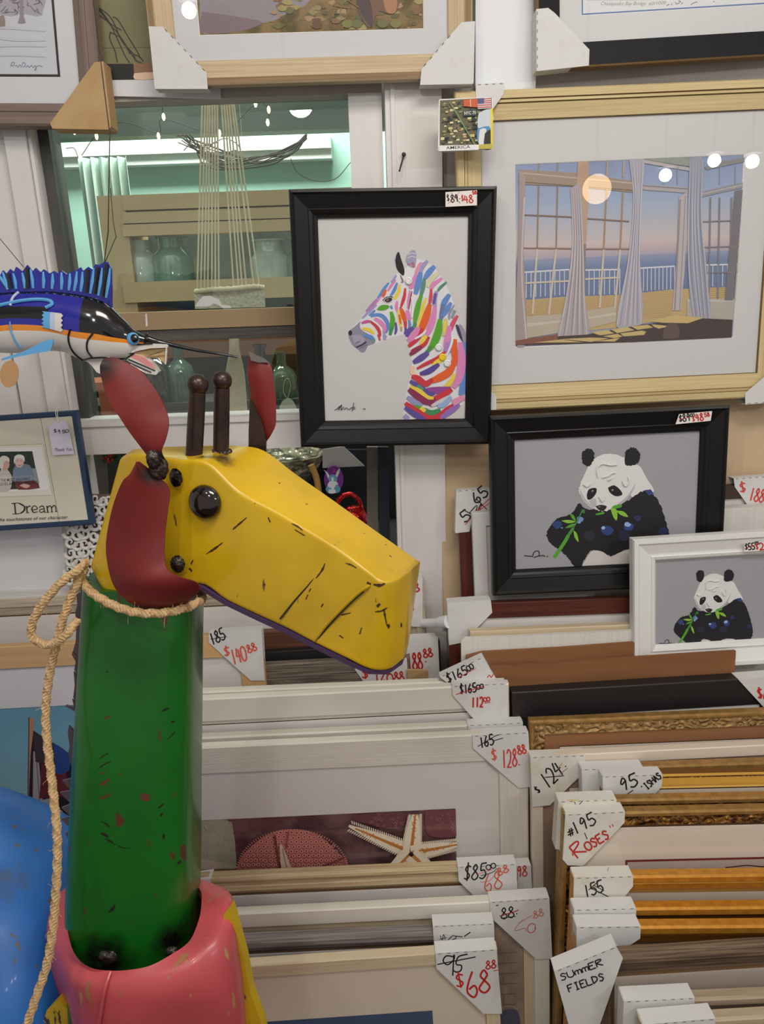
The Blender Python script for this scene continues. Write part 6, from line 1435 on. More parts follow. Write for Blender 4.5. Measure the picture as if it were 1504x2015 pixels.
# ------------------------------------------------------------------ the sheet-metal giraffe
gr = root('metal_giraffe', Vector((-0.30, 0.92, 0.0)), 'tall painted sheet-metal giraffe sculpture with yellow head, green neck and red ears', 'sculpture')
GO = gr.matrix_world.translation.copy()
GI = Matrix.Translation(-GO)
def L(px, py, Y): return tuple(at(px, py, Y) - GO)
def gp(name, fn, parent=None, smooth=True, sharp=40, label=None):
    mb = MB(); fn(mb)
    o = mb.build(name, parent or gr, smooth, GI, sharp)
    if label: o['label'] = label
    return o
METAL = pbr('bare_weathered_steel', (92, 78, 70), 0.42, 0.8, 0.5, 0, ((40, 40, 40), (58, 44, 38), 0.4, 0.65), ((60, 60, 60), 0.001, 'noise'))
HORN = pbr('rusty_brown_steel', (64, 44, 39), 0.36, 0.45, 0.5, 0.15, ((70, 70, 24), (38, 28, 25), 0.42, 0.65), ((90, 90, 90), 0.0008, 'noise'))
WELD = pbr('burnt_weld', (84, 76, 70), 0.35, 0.75, 0.5, 0, ((90, 90, 90), (26, 22, 20), 0.45, 0.6), ((150, 150, 150), 0.003, 'noise'))
YEL = paint('yellow_enamel', (212, 172, 24), (112, 84, 44), [(L(345, 950, .80), .020), (L(355, 1120, .80), .016), (L(440, 892, .86), .022), (L(400, 905, .85), .012)], 0.28, 0.70, (54, 38, 18), .12)
GRN = paint('green_enamel', (16, 100, 24), (84, 52, 32), [(L(212, 1878, .797), .050), (L(345, 1858, .797), .040), (L(380, 1810, .81), .02)], 0.32, 0.665, (14, 12, 10))
REDE = paint('red_enamel', (118, 28, 25), (72, 60, 56), [(L(300, 935, .79), .020), (L(203, 722, .818), .024), (L(320, 900, .8), .016)], 0.5, 0.72, (40, 34, 32), .0)
PNK = paint('pink_enamel', (206, 86, 92), (176, 130, 84), [(L(330, 1890, .72), .012)], 0.36, 0.66, (170, 124, 84), .1)
YEL2 = paint('yellow_enamel_body', (204, 170, 30), (80, 64, 44), (), 0.35, 0.66)
BLU = paint('blue_enamel', (34, 106, 186), (90, 84, 78), [(L(140, 1960, .80), .03), (L(30, 1710, .9), .05)], 0.42, 0.66, (78, 84, 92), .05)
PURP = paint('purple_grey_steel', (98, 84, 92), (60, 50, 50), (), 0.45, 0.66)
UNDER = pbr('purple_underside', (74, 52, 84), 0.5, 0.2)

def rrect(A, B, C, D, n=7, fr=0.20):
    """A rounded quadrilateral ring through four corner points."""
    P4 = [Vector(p) for p in (A, B, C, D)]; out = []
    for i in range(4):
        p, a, b_ = P4[i], P4[i - 1], P4[(i + 1) % 4]
        s, e = p + (a - p) * fr, p + (b_ - p) * fr
        for k in range(n):
            t = k / (n - 1); out.append(s * (1 - t) ** 2 + p * 2 * t * (1 - t) + e * t * t)
    return out
def spline_secs(secs, k):
    """Catmull-Rom through lists of vectors, point by point."""
    m = len(secs[0]); out = []
    cols = [smooth_path([tuple(s[j]) for s in secs], k) for j in range(m)]
    return [[Vector(c[i]) for c in cols] for i in range(len(cols[0]))]

# neck
def neck(b):
    secs = []
    for y, x0, x1, Y in ((1130, 178, 396, .905), (1190, 174, 394, .90), (1300, 168, 392, .895), (1400, 162, 391, .89), (1550, 154, 389, .88), (1700, 147, 388, .87), (1790, 145, 386, .862), (1870, 146, 385, .856), (1960, 150, 382, .852), (2040, 156, 380, .85)):
        l, r_ = at(x0, y, Y), at(x1, y, Y); h = (r_ - l) / 2; c = (l + r_) / 2; d = Vector((0, 0.82 * h.length, 0))
        secs.append([c + h * (abs(math.cos(t)) ** .52 * (1 if math.cos(t) > 0 else -1)) + d * (abs(math.sin(t)) ** .52 * (1 if math.sin(t) > 0 else -1)) for t in [2 * math.pi * k / 40 for k in range(40)]])
    b.loft(spline_secs(secs, 4), GRN)
gp('neck', neck)
# mane: torn steel strip down the back of the neck
def mane(b):
    Q = vplane(.90)
    pts = [(186, 1160), (178, 1300), (172, 1450), (165, 1600), (158, 1690), (150, 1678), (128, 1640), (140, 1632), (120, 1612), (138, 1606), (121, 1590), (140, 1582), (118, 1560), (139, 1556), (122, 1536), (142, 1532), (147, 1522), (138, 1500), (134, 1482), (137, 1470), (133, 1440), (136, 1428), (146, 1440), (147, 1424), (150, 1432), (153, 1415), (156, 1420), (148, 1400), (128, 1390), (130, 1388), (146, 1392), (142, 1376), (150, 1384), (144, 1372), (147, 1350), (145, 1322), (160, 1338), (146, 1318), (149, 1302), (141, 1288), (143, 1282), (155, 1296), (144, 1279), (149, 1262), (150, 1230), (148, 1205), (152, 1190), (150, 1170), (156, 1166)]
    b.prism([Q.pt(*Q.hit(*p)) for p in pts[::-1]], (0, 0.0025, 0), PURP)
gp('mane', mane, smooth=False)

# head
HS = [   # near bottom B, near crease C, depth of the near side
    ((180, 1120), (240, 900), .872), ((206, 1165), (258, 893), .858), ((262, 1196), (300, 897), .846), ((335, 1180), (352, 905), .839), ((392, 1150), (408, 910), .831), ((446, 1183), (470, 968), .818), ((503, 1210), (535, 1002), .805), ((560, 1236), (600, 1040), .790), ((622, 1268), (668, 1082), .772), ((680, 1296), (722, 1122), .757), ((726, 1317), (752, 1143), .748), ((764, 1318), (782, 1138), .757), ((793, 1298), (808, 1121), .780)]
TPX = [(262, 884), (300, 880), (345, 878), (410, 876), (468, 876), (520, 884), (582, 930), (645, 974), (706, 1018), (765, 1060), (800, 1085), (818, 1098), (826, 1104)]
def hsec(i):
    (bx, by), (cx, cy), Y = HS[i]
    B, C = at(bx, by, Y), at(cx, cy, Y)
    T = at(TPX[i][0], TPX[i][1], max(Y, .752 if i > 9 else 0) + .088 - (.012 if i == 12 else 0))
    D = B + (T - C) * (0.9)
    if i > 9: D = at(*((782, 1290), (796, 1280), (802, 1272))[i - 10], T.y - .004)
    return B, C, T, D
def head(b):
    secs = []
    for i in range(len(HS)):
        B, C, T, D = hsec(i)
        secs.append(rrect(B, D, T, C, 6, 0.045))
    s = spline_secs(secs, 5)
    e = s[-1]; c = sum(e, Vector()) / len(e); f = s[-1][0] - s[-6][0]
    s.append([c + (p - c) * .985 + f.normalized() * .002 for p in e])
    z = s[0]; c0 = sum(z, Vector()) / len(z)
    s.insert(0, [c0 + (p - c0) * .97 - f.normalized() * .002 for p in z])
    b.loft(s, YEL)
hd_ = gp('head', head, sharp=28)
def jaw(b):
    lo_, hi_ = [], []
    for i in range(3, len(HS)):
        B, C, T, D = hsec(i)
        dn = (B - C).normalized()
        b0, d0 = B + dn * .0005, D + dn * .0005
        lo_.append([b0, d0, d0 + dn * .0055, b0 + dn * .0055])
    b.loft(lo_, UNDER)
gp('jaw_plate', jaw, smooth=False, label='purple-painted underside strip of the jaw')
def lips(b):
    (bx, by), (cx, cy), Y = HS[9]
    q = [at(x, y, yy) for x, y, yy in ((618, 1262, .7745), (640, 1232, .7690), (672, 1198, .7625), (706, 1166, .7560), (728, 1152, .7520))]
    b.tube(smooth_path(q, 5), [.0008] + [.0022] * 19 + [.001], YEL, 8)
gp('lip_fold', lips, hd_)
def slits(b):
    dk = pbr('dark_slit', (56, 38, 22), .6)
    for q in ([(551, 1218, .7905), (580, 1182, .7875), (612, 1146, .7825), (640, 1110, .779)], [(622, 1262, .7735), (650, 1228, .7665), (690, 1186, .7585), (715, 1164, .754)]):
        b.tube(smooth_path([at(x, y, yy) for x, y, yy in q], 5), .0011, dk, 6)
gp('seam', slits, hd_)
# eye
def eye(b):
    c = at(403, 988, .828); nrm = Vector((-.38, -1, .12)).normalized(); x = Vector((1, -.38, 0)).normalized(); y = nrm.cross(x).normalized()
    b.ball(c, (.0205, .0200, .0115), pbr('black_glossy_dome', (26, 22, 20), 0.08, 0.2, 0.7, 0.6), 32, 16, (x, y, nrm))
gp('eye', eye)
# horns
for nm, (bx, by), (tx, ty), r_, br, Y in (('horn', (382, 900), (389, 764), 16.5, 20.5, .868), ('horn', (435, 889), (437, 756), 15.5, 19, .885)):
    p0, p1 = at(bx, by, Y), at(tx, ty, Y); sc = (p0 - CAM_P).dot(CAM_R @ Vector((0, 0, -1))) / FPX
    h_ = gp(nm, lambda b: b.tube([p0 - (p1 - p0) * .03, p0, p0 + (p1 - p0) * .5, p1 + (p1 - p0).normalized() * -.004], [r_ * sc * 1.04, r_ * sc, r_ * sc, r_ * sc * .96], HORN, 24))
    gp('horn_knob', lambda b: b.ball(p1 + (p1 - p0).normalized() * .004, br * sc, HORN, 24, 16), h_)
    def wl_(b):
        for k in range(14):
            t = 2 * math.pi * k / 14; b.ball(p0 + Vector((r_ * sc * 1.05 * math.cos(t), r_ * sc * 1.05 * math.sin(t), -.001)), .0032 + .001 * math.sin(k * 2.3), WELD, 8, 6)
    gp('weld', wl_, h_)
# ears: bent red sheets
c3 = crop(150, 680, 3.342)
def sheet_rows(rows, n=8, bulge=0.0):
    out = []
    for (l, r_, yl, yr) in rows:
        a_, b_ = c3(*l), c3(*r_)
        A, B = at(a_[0], a_[1], yl), at(b_[0], b_[1], yr)
        out.append([A + (B - A) * (k / n) + Vector((0, -bulge * math.sin(math.pi * k / n), 0)) for k in range(n + 1)])
    return spline_secs(out, 4)
NE = [((155, 142), (182, 84), .815, .82), ((158, 185), (240, 78), .815, .818), ((170, 232), (300, 100), .812, .815), ((186, 290), (420, 165), .808, .812), ((230, 390), (520, 290), .803, .808), ((290, 480), (588, 420), .80, .805), ((350, 570), (608, 520), .80, .80), ((410, 650), (588, 620), .80, .797), ((452, 705), (562, 690), .803, .797), ((478, 745), (575, 735), .806, .80), ((515, 800), (602, 775), .812, .806), ((560, 840), (600, 820), .815, .812)]
gp('ear', lambda b: b.sheet(sheet_rows(NE, 8, .003), REDE, .002, (0, 1, 0)))
FE = [((1140, 60), (1262, 110), .935, .93), ((1130, 140), (1285, 145), .932, .928), ((1130, 190), (1300, 240), .93, .926), ((1145, 300), (1312, 340), .93, .925), ((1147, 400), (1314, 440), .932, .924), ((1150, 480), (1311, 525), .935, .923), ((1170, 560), (1278, 595), .937, .925), ((1190, 640), (1247, 645), .935, .93), ((1195, 720), (1240, 725), .932, .932)]
fe = gp('ear', lambda b: b.sheet(sheet_rows(FE, 8, .004), REDE, .002, (0, 1, 0)))
def fstem(b):
    Q = vplane(.918)
    b.prism([Q.pt(*Q.hit(*c3(*p))) for p in ((1143, 350), (1165, 380), (1220, 500), (1238, 570), (1250, 650), (1246, 735), (1133, 690), (1134, 560), (1138, 470))][::-1], (0, .004, 0), HORN)
gp('ear_stem', fstem, fe, smooth=False)
def ftip(b):
    Q = vplane(.925)
    b.prism([Q.pt(*Q.hit(*c3(*p))) for p in ((1133, 38), (1180, 62), (1240, 90), (1265, 112), (1200, 112), (1150, 98))][::-1], (0, .003, 0), pbr('bare_grey_steel', (128, 122, 118), .45, .6))
gp('ear_tip', ftip, fe, smooth=False)
# red cheek sheet that curls under the jaw
CH = [((398, 758), (410, 762), .79, .79), ((352, 845), (520, 850), .79, .80), ((300, 900), (612, 945), .79, .805), ((235, 1075), (600, 1100), .795, .80), ((196, 1290), (582, 1270), .80, .795), ((206, 1440), (588, 1450), .80, .785), ((240, 1565), (660, 1515), .80, .775), ((300, 1650), (800, 1565), .80, .775), ((410, 1725), (790, 1645), .805, .79), ((540, 1745), (680, 1722), .82, .815)]
gp('cheek_flap', lambda b: b.sheet(sheet_rows(CH, 10, .006), REDE, .002, (0, 1, 0)))
def collar(b):
    rings = []
    for y0, f in ((1150, 1.03), (1192, 1.06), (1204, 1.04)):
        l, r_ = at(176, y0, .90), at(394, y0 - 6, .90); c = (l + r_) / 2; h = (r_ - l) / 2 * f
        rings.append([c + h * math.cos(t) + Vector((0, .82 * h.length * math.sin(t), -.006 * math.sin(t))) for t in [2 * math.pi * k / 36 for k in range(36)]])
    b.loft(rings, REDE, True, False)
# welds
def bead(x, y, Y, rx, rz, seed):
    rn = random.Random(seed); c = at(x, y, Y); ph = [rn.uniform(0, 6.28) for _ in range(8)]
    def fn(b):
        rings = []
        for i in range(19):
            th = .03 + (math.pi - .06) * i / 18; ring = []
            for j in range(30):
                p = 2 * math.pi * j / 30
                k = 1 + .09 * math.sin(5 * p + ph[0] + 3 * th) * math.sin(4 * th + ph[1]) + .06 * math.sin(9 * p + ph[2]) * math.sin(7 * th + ph[3]) + .04 * math.sin(13 * p + 11 * th + ph[4])
                ring.append(c + Vector((rx * k * math.sin(th) * math.cos(p), .0055 * k * math.sin(th) * math.sin(p), -rz * k * math.cos(th))))
            rings.append(ring)
        b.loft(rings, WELD)
    gp('weld', fn)
bead(312, 922, .796, .010, .012, 1); bead(346, 940, .832, .007, .010, 2); bead(350, 1110, .826, .008, .010, 3); bead(212, 1884, .772, .012, .010, 4); bead(340, 1872, .775, .009, .006, 5); bead(303, 905, .792, .008, .010, 6)

# pink chest with the opening that takes the neck
RIM = [(140, 1736, .90), (132, 1785, .85), (134, 1838, .80), (149, 1880, .768), (178, 1904, .754), (220, 1910, .752), (258, 1908, .748), (296, 1900, .750), (334, 1880, .760), (371, 1854, .775), (388, 1820, .80), (396, 1785, .83), (391, 1746, .88), (340, 1722, .96), (240, 1716, .98), (180, 1722, .95)]
R1 = [(145, 1730, .91), (112, 1765, .88), (97, 1812, .85), (102, 1857, .81), (122, 1892, .78), (152, 1925, .752), (215, 1940, .738), (290, 1938, .735), (365, 1915, .742), (425, 1865, .765), (450, 1810, .80), (452, 1768, .83), (436, 1745, .885), (350, 1722, .965), (240, 1714, .985), (180, 1720, .955)]
R2 = [(140, 1780, .95), (104, 1815, .91), (93, 1850, .875), (98, 1892, .83), (122, 1935, .79), (142, 1962, .755), (205, 1990, .735), (290, 1992, .730), (375, 1980, .735), (452, 1945, .755), (472, 1880, .80), (466, 1820, .84), (446, 1790, .90), (350, 1770, .98), (240, 1770, 1.0), (180, 1770, .97)]
R3 = [(150, 1960, .98), (120, 1960, .93), (110, 1960, .89), (120, 1990, .84), (140, 2010, .80), (150, 2040, .765), (205, 2090, .745), (290, 2100, .74), (380, 2090, .742), (470, 2050, .76), (484, 2000, .80), (482, 1960, .85), (470, 1930, .92), (350, 1930, 1.0), (240, 1930, 1.02), (180, 1930, 1.0)]
R4 = [(x + (8 if x > 300 else 12), y + 170, Y + .01) for x, y, Y in R3]
def chest(b):
    secs = [[at(*p) for p in r_] for r_ in (RIM, R1, R2, R3, R4)]
    secs = [[Vector(p) for p in smooth_path([tuple(q) for q in s] + [tuple(s[0])], 4)[:-1]] for s in secs]
    inner = [[p + Vector((0, 0, -.012)) + (sum(s, Vector()) / len(s) - p) * .015 for p in s] for s in secs[:1]]
    b.loft(inner + spline_secs(secs, 4), PNK, True, False)
gp('chest', chest, sharp=60)
def chest_ridge(b):
    b.tube(smooth_path([at(218, 1912, .748), at(208, 1942, .735), at(200, 1985, .732), at(194, 2030, .737), at(192, 2090, .742)], 5), .0022, PNK, 8)
gp('chest_ridge', chest_ridge)
def yel_side(b):
    Q = vplane(.80)
    pts = [(440, 1800), (452, 1785), (464, 1825), (480, 1885), (492, 1950), (515, 2015), (536, 2110), (440, 2110)]
    b.prism([Q.pt(*Q.hit(*p)) for p in pts[::-1]], (0.004, 0.012, 0), YEL2)
gp('shoulder', yel_side, smooth=False)
def yel_side(b):
    Q = vplane(.80)
    pts = [(70, 2060), (92, 1988), (112, 1968), (132, 1985), (160, 1998), (170, 2070)]
    b.prism([Q.pt(*Q.hit(*p)) for p in pts[::-1]], (0.004, 0.012, 0), YEL2)
gp('shoulder', yel_side, smooth=False)
def body(b):
    rings = []
    for x, t, bt in ((-520, 1600, 2320), (-300, 1580, 2360), (-100, 1592, 2360), (0, 1616, 2340), (60, 1638, 2320), (120, 1672, 2290), (170, 1712, 2240), (205, 1770, 2160), (225, 1850, 2060)):
        Y = 1.02 - (x + 520) * .00012
        p, q = at(x, t, Y + .02), at(x, bt, Y); c = (p + q) / 2; h = (p.z - q.z) / 2
        rings.append([c + Vector((0, .80 * h * math.cos(a_), h * math.sin(a_))) for a_ in [2 * math.pi * k / 40 for k in range(40)]])
    b.loft(spline_secs(rings, 4), BLU)
gp('body', body)
bc = at(60, 2000, .98)
for k, (dx, dy) in enumerate(((.02, -.05), (.02, .07), (-.40, -.03), (-.40, .09))):
    gp('leg', lambda b: b.tube([(bc.x + dx, bc.y + dy, .42), (bc.x + dx, bc.y + dy, .0)], [.028, .022], GRN, 16))

from mathutils.bvhtree import BVHTree
def worn(part_, strokes, patches, col, nm='worn_patch'):
    """Scratches and chips lying on a painted part: strokes (pixel points, width) and patches (pixel outlines) dropped onto its surface."""
    tree = BVHTree.FromPolygons([GO + v.co for v in part_.data.vertices], [list(p.vertices) for p in part_.data.polygons])
    mb = MB(); m = pbr('worn_%02x%02x%02x' % col, col, .6, .2)
    def drop(x, y):
        d = ray(x, y).normalized(); h, n_, i_, t_ = tree.ray_cast(CAM_P, d)
        return None if h is None else h - d * .0004
    rn = random.Random(len(strokes))
    def put(pts):
        q = [drop(*p) for p in pts]
        if all(v is not None for v in q): mb.face(q, m)
    for pts, wd in strokes:
        pts = smooth_path(pts, 5); n = len(pts)
        ws = [wd * (0.25 + .75 * math.sin(math.pi * (i + .5) / n)) * rn.uniform(.6, 1.3) for i in range(n)]
        E_ = []
        for i, p in enumerate(pts):
            a_, b_ = pts[max(i - 1, 0)], pts[min(i + 1, n - 1)]; d = math.hypot(b_[0] - a_[0], b_[1] - a_[1]) or 1
            E_.append(((p[0] - (b_[1] - a_[1]) / d * ws[i] / 2, p[1] + (b_[0] - a_[0]) / d * ws[i] / 2), (p[0] + (b_[1] - a_[1]) / d * ws[i] / 2, p[1] - (b_[0] - a_[0]) / d * ws[i] / 2)))
        for i in range(n - 1): put([E_[i][0], E_[i + 1][0], E_[i + 1][1], E_[i][1]])
    for x, y, r1, r2 in patches:
        put([(x + r1 * rn.uniform(.75, 1.15) * math.cos(t), y + r2 * rn.uniform(.75, 1.15) * math.sin(t)) for t in [k * .628 for k in range(10)]])
    if not mb.f: return
    t = mb.build('wear', None, mat4=GI); k = len(part_.data.materials); part_.data.materials.append(m)
    for p in t.data.polygons: p.material_index = k
    bm = bmesh.new(); bm.from_mesh(part_.data); bm.from_mesh(t.data); bm.to_mesh(part_.data); bm.free()
    bpy.data.objects.remove(t)
NK = [o for o in gr.children if o.name.startswith('neck')][0]; CHT = [o for o in gr.children if o.name == 'chest' or o.name.startswith('chest.')][0]
DK, RU = (34, 26, 18), (96, 56, 38)
worn(NK, [([(196, 1493), (206, 1486), (214, 1482)], 2.5), ([(192, 1514), (204, 1505), (218, 1498)], 2.5), ([(198, 1640), (205, 1642), (214, 1648)], 5), ([(205, 1650), (216, 1655), (226, 1662)], 3), ([(226, 1660), (240, 1668), (256, 1670)], 2), ([(198, 1615), (210, 1622), (216, 1630)], 3), ([(318, 1400), (326, 1396), (334, 1394)], 4), ([(316, 1606), (320, 1600)], 5), ([(350, 1700), (356, 1694)], 5), ([(312, 1590), (322, 1582)], 4), ([(214, 1795), (222, 1788), (226, 1780)], 7), ([(330, 1455), (345, 1440)], 3), ([(208, 1322), (212, 1321)], 3)], [(322, 1646, 3, 6), (340, 1420, 4, 2)], DK)
worn(NK, [([(196, 1545), (206, 1540), (216, 1532)], 7), ([(194, 1572), (206, 1568), (216, 1562)], 7), ([(206, 1414), (216, 1409)], 6), ([(196, 1522), (208, 1520)], 4), ([(340, 1570), (346, 1560)], 3)], [(286, 1568, 11, 9)], RU)
worn(hd_, [([(458, 1042), (472, 1030), (486, 1018)], 4), ([(406, 1090), (422, 1080), (438, 1068)], 4.5), ([(528, 1018), (532, 1028)], 3), ([(574, 1030), (586, 1036), (596, 1044)], 3.5), ([(580, 1042), (600, 1054)], 2.5), ([(680, 1108), (692, 1112), (702, 1118)], 3.5), ([(640, 1108), (634, 1122), (622, 1138)], 4), ([(608, 1165), (612, 1158)], 3), ([(742, 1194), (748, 1188)], 6), ([(738, 1204), (752, 1202), (762, 1196)], 4), ([(756, 1200), (758, 1212), (762, 1232)], 4), ([(672, 1210), (690, 1206)], 3), ([(632, 1195), (636, 1188)], 4), ([(602, 1180), (606, 1170)], 3), ([(668, 1250), (676, 1256)], 3), ([(712, 1235), (708, 1248)], 2.5), ([(376, 1110), (380, 1102)], 4), ([(372, 1118), (378, 1124)], 4), ([(735, 1150), (748, 1152), (758, 1148)], 6), ([(722, 1146), (730, 1150)], 5), ([(206, 1010), (214, 998)], 5), ([(540, 955), (552, 950)], 2.5), ([(500, 1280), (504, 1290)], 2)], [(790, 1230, 2, 5), (765, 1232, 3, 5), (520, 1150, 3, 2)], (72, 46, 26), 'scratches')
worn(CHT, [([(342, 1905), (356, 1888), (372, 1876)], 12), ([(330, 1925), (346, 1908)], 8), ([(240, 1945), (238, 1958), (236, 1964)], 3), ([(180, 1975), (172, 1950), (176, 1930)], 9)], [], (170, 118, 78))

# ------------------------------------------------------------------ rope lead
ROPE = pbr('sisal_rope', (208, 176, 132), 0.9, 0, .2, 0, ((220, 220, 220), (174, 140, 98), .4, .65), ((500, 500, 500), 0.0005, 'noise'))
rp = root('rope_lead', Vector(at(170, 1180, .84)), 'twisted sisal rope tied round the green neck with a hanging loop and tail', 'rope')
RI = Matrix.Translation(-rp.matrix_world.translation)
def strand_rope(b, px, rad, k=8, turns=75.0):
    path = [Vector(p) for p in smooth_path([tuple(at(*q)) for q in px], k)]
    ds = [0]
    for i in range(1, len(path)): ds.append(ds[-1] + (path[i] - path[i - 1]).length)
    tot = ds[-1]; n = max(12, int(tot / .0035)); pts = []; j = 0
    for i in range(n + 1):
        s = tot * i / n
        while j < len(ds) - 2 and ds[j + 1] < s: j += 1
        f = (s - ds[j]) / max(ds[j + 1] - ds[j], 1e-9); pts.append(path[j].lerp(path[j + 1], min(f, 1)))
    fr = []; t0 = None
    for i in range(len(pts)):
        t = (pts[min(i + 1, n)] - pts[max(i - 1, 0)]).normalized()
        if t0 is None: x = t.cross(Vector((0, 1, 0.1))).normalized()
        else: x = t0.rotation_difference(t) @ x; x = (x - t * x.dot(t)).normalized()
        t0 = t; fr.append((x, t.cross(x)))
    for m in range(3):
        ph = 2 * math.pi * m / 3
        b.tube([p + (x * math.cos(ph + tot * i / n * 2 * math.pi * turns) + y * math.sin(ph + tot * i / n * 2 * math.pi * turns)) * rad * .5 for i, (p, (x, y)) in enumerate(zip(pts, fr))], rad * .56, ROPE, 7)
    rn = random.Random(int(tot * 1000))
    for q in range(int(tot * 70)):
        i = rn.randrange(len(pts)); d = Vector((rn.uniform(-1, 1), rn.uniform(-.6, 0), rn.uniform(-1, 1))).normalized()
        b.tube([pts[i] + d * rad * .8, pts[i] + d * (rad + rn.uniform(.003, .008)), pts[i] + d * (rad + .006) + Vector((0, 0, rn.uniform(-.008, .004)))], .00022, ROPE, 4)
def rpart(nm, px, rad, **k):
    mb = MB(); strand_rope(mb, px, rad, **k); return mb.build(nm, rp, True, RI)
rpart('neck_loop', [(166, 1120, .905), (160, 1138, .86), (172, 1158, .835), (195, 1176, .815), (235, 1196, .800), (275, 1206, .793), (320, 1206, .793), (360, 1198, .80), (388, 1186, .825), (398, 1174, .87), (380, 1150, .955), (300, 1140, .975), (210, 1130, .965)], .0056)
rpart('hanging_loop', [(170, 1105, .855), (158, 1118, .835), (130, 1138, .825), (105, 1162, .822), (80, 1195, .82), (64, 1225, .82), (62, 1248, .82), (72, 1262, .82), (92, 1269, .82), (112, 1264, .815), (128, 1252, .812), (142, 1236, .815), (152, 1220, .822)], .0056)
rpart('tail', [(158, 1122, .842), (152, 1146, .836), (138, 1180, .832), (122, 1225, .828), (113, 1262, .826), (103, 1300, .826), (94, 1350, .825), (90, 1400, .82), (92, 1450, .81), (99, 1510, .795), (106, 1570, .778), (112, 1630, .762), (113, 1690, .748), (110, 1760, .735), (104, 1830, .722), (92, 1900, .71), (72, 1960, .70), (52, 2020, .69), (30, 2080, .685)], .0056)

# ------------------------------------------------------------------ hanging fish
fs = root('hanging_fish', at(60, 640, 1.30), 'glossy painted metal sailfish with a blue back, hung on a wire', 'fish ornament')
FI = Matrix.Translation(-fs.matrix_world.translation)
def fp(name, fn, parent=None, smooth=True, sharp=45):
    mb = MB(); fn(mb); return mb.build(name, parent or fs, smooth, FI, sharp)
c4 = crop(0, 450, 3.76)
FY = 1.30
def F(x, y, d=0.0): return at(*c4(x, y), FY + d)
GLO = dict(rough=.12, spec=.6, coat=.6)
FB, FK, FO, FW, FL = pbr('fish_blue', (30, 34, 150), **GLO), pbr('fish_black', (14, 13, 18), **GLO), pbr('fish_orange', (232, 140, 34), **GLO), pbr('fish_white', (222, 216, 208), **GLO), pbr('fish_light_blue', (96, 170, 226), **GLO)
ST_ = [(-900, 610, 700, 760), (-600, 540, 710, 850), (-300, 490, 715, 905), (-100, 472, 718, 918), (0, 468, 716, 922), (130, 462, 702, 925), (260, 458, 703, 918), (380, 458, 712, 908), (480, 468, 730, 916), (560, 478, 745, 950), (640, 492, 756, 985), (720, 512, 764, 1000), (780, 540, 774, 990), (840, 590, 790, 975), (900, 652, 802, 965), (950, 700, 812, 955), (990, 745, 828, 925), (1040, 775, 836, 905), (1090, 800, 842, 882), (1130, 815, 845, 866)]
def fish_body(b):
    rings = []
    for x, t, l, q in ST_:
        T, Lp, Q = F(x, t), F(x, l), F(x, q)
        h = (T.z - Q.z) / 2; d = min(.62 * h, .045); c = (T + Q) / 2
        ring = []
        zl = (Lp.z - c.z) / h
        al = math.asin(max(-.95, min(.95, zl)))
        angs = [math.pi / 2 + (math.pi / 2 - al) * k / 8 for k in range(8)] + [math.pi - al + (al + math.pi / 2) * k / 8 for k in range(8)] + [3 * math.pi / 2 + (al + math.pi / 2) * k / 8 for k in range(8)] + [2 * math.pi + al + (math.pi / 2 - al) * k / 8 for k in range(8)]
        # angle measured in the (depth, up) plane: pi = towards the viewer
        ring = [c + (T - Q).normalized() * h * math.sin(a_) + Vector((0, d * math.cos(a_), 0)) for a_ in angs]
        rings.append(ring)
    rr = spline_secs(rings, 4)
    nseg = len(rr) - 1
    def fm(i, j):
        x = np.interp(i / 4.0, range(len(ST_)), [s[0] for s in ST_])
        if j < 8 or j >= 24:
            k = j if j < 8 else 31 - j
            if x > 620: return FK
            if k < 2: return FK
            if k >= 5 and x < 390: return FK if k < 7 else FB
            return FB
        if j in (8, 23): return FO
        return FW
    b.loft(rr, FW, True, True, fm)
fb = fp('body', fish_body)
def surf(x, y, lift=.0015):
    """Point on the near flank at crop coordinates (x, y)."""
    t = np.interp(x, [s[0] for s in ST_], [s[1] for s in ST_]); q = np.interp(x, [s[0] for s in ST_], [s[3] for s in ST_])
    T, Q = F(x, t), F(x, q); h = (T.z - Q.z) / 2; d = min(.62 * h, .045)
    s = max(-1, min(1, ((t + q) / 2 - y) / ((q - t) / 2)))
    return F(x, y) + Vector((0, -d * math.sqrt(max(0, 1 - s * s)) - lift, 0))
def fline(b, pts, r_, m, k=5): b.tube([surf(x, y) for x, y in smooth_path(pts, k)], r_, m, 7)
fp('gill_line', lambda b: (fline(b, [(575, 735), (558, 800), (565, 870), (590, 925), (632, 972)], .0016, FK), fline(b, [(740, 765), (700, 820), (692, 890), (718, 945)], .0016, FK), fline(b, [(632, 972), (700, 950), (800, 945), (880, 958), (930, 960)], .0014, FK)), fb)
fp('painted_streak', lambda b: (fline(b, [(-60, 590), (60, 560), (200, 530), (330, 520), (410, 530), (430, 555), (390, 580)], .003, FL), fline(b, [(155, 470), (135, 510), (132, 565)], .0022, pbr('fish_pale', (190, 200, 226), **GLO)), fline(b, [(140, 680), (150, 760), (190, 880)], .0014, FL)), fb)
def cheek(b):
    rows = []
    for i in range(9):
        t = i / 8; rows.append([surf(375 + 140 * t + (8 if k % 2 else -8) * (t in (0, 1)), 605 + 16 * t + (115 + 20 * t) * k / 8, .002) for k in range(9)])
    b.loft([r_ for r_ in rows], FW, False, False, lambda i, j: FL if i < 3 else pbr('fish_pale', (190, 200, 226), **GLO) if i < 5 else FW)
fp('cheek_patch', cheek, fb)
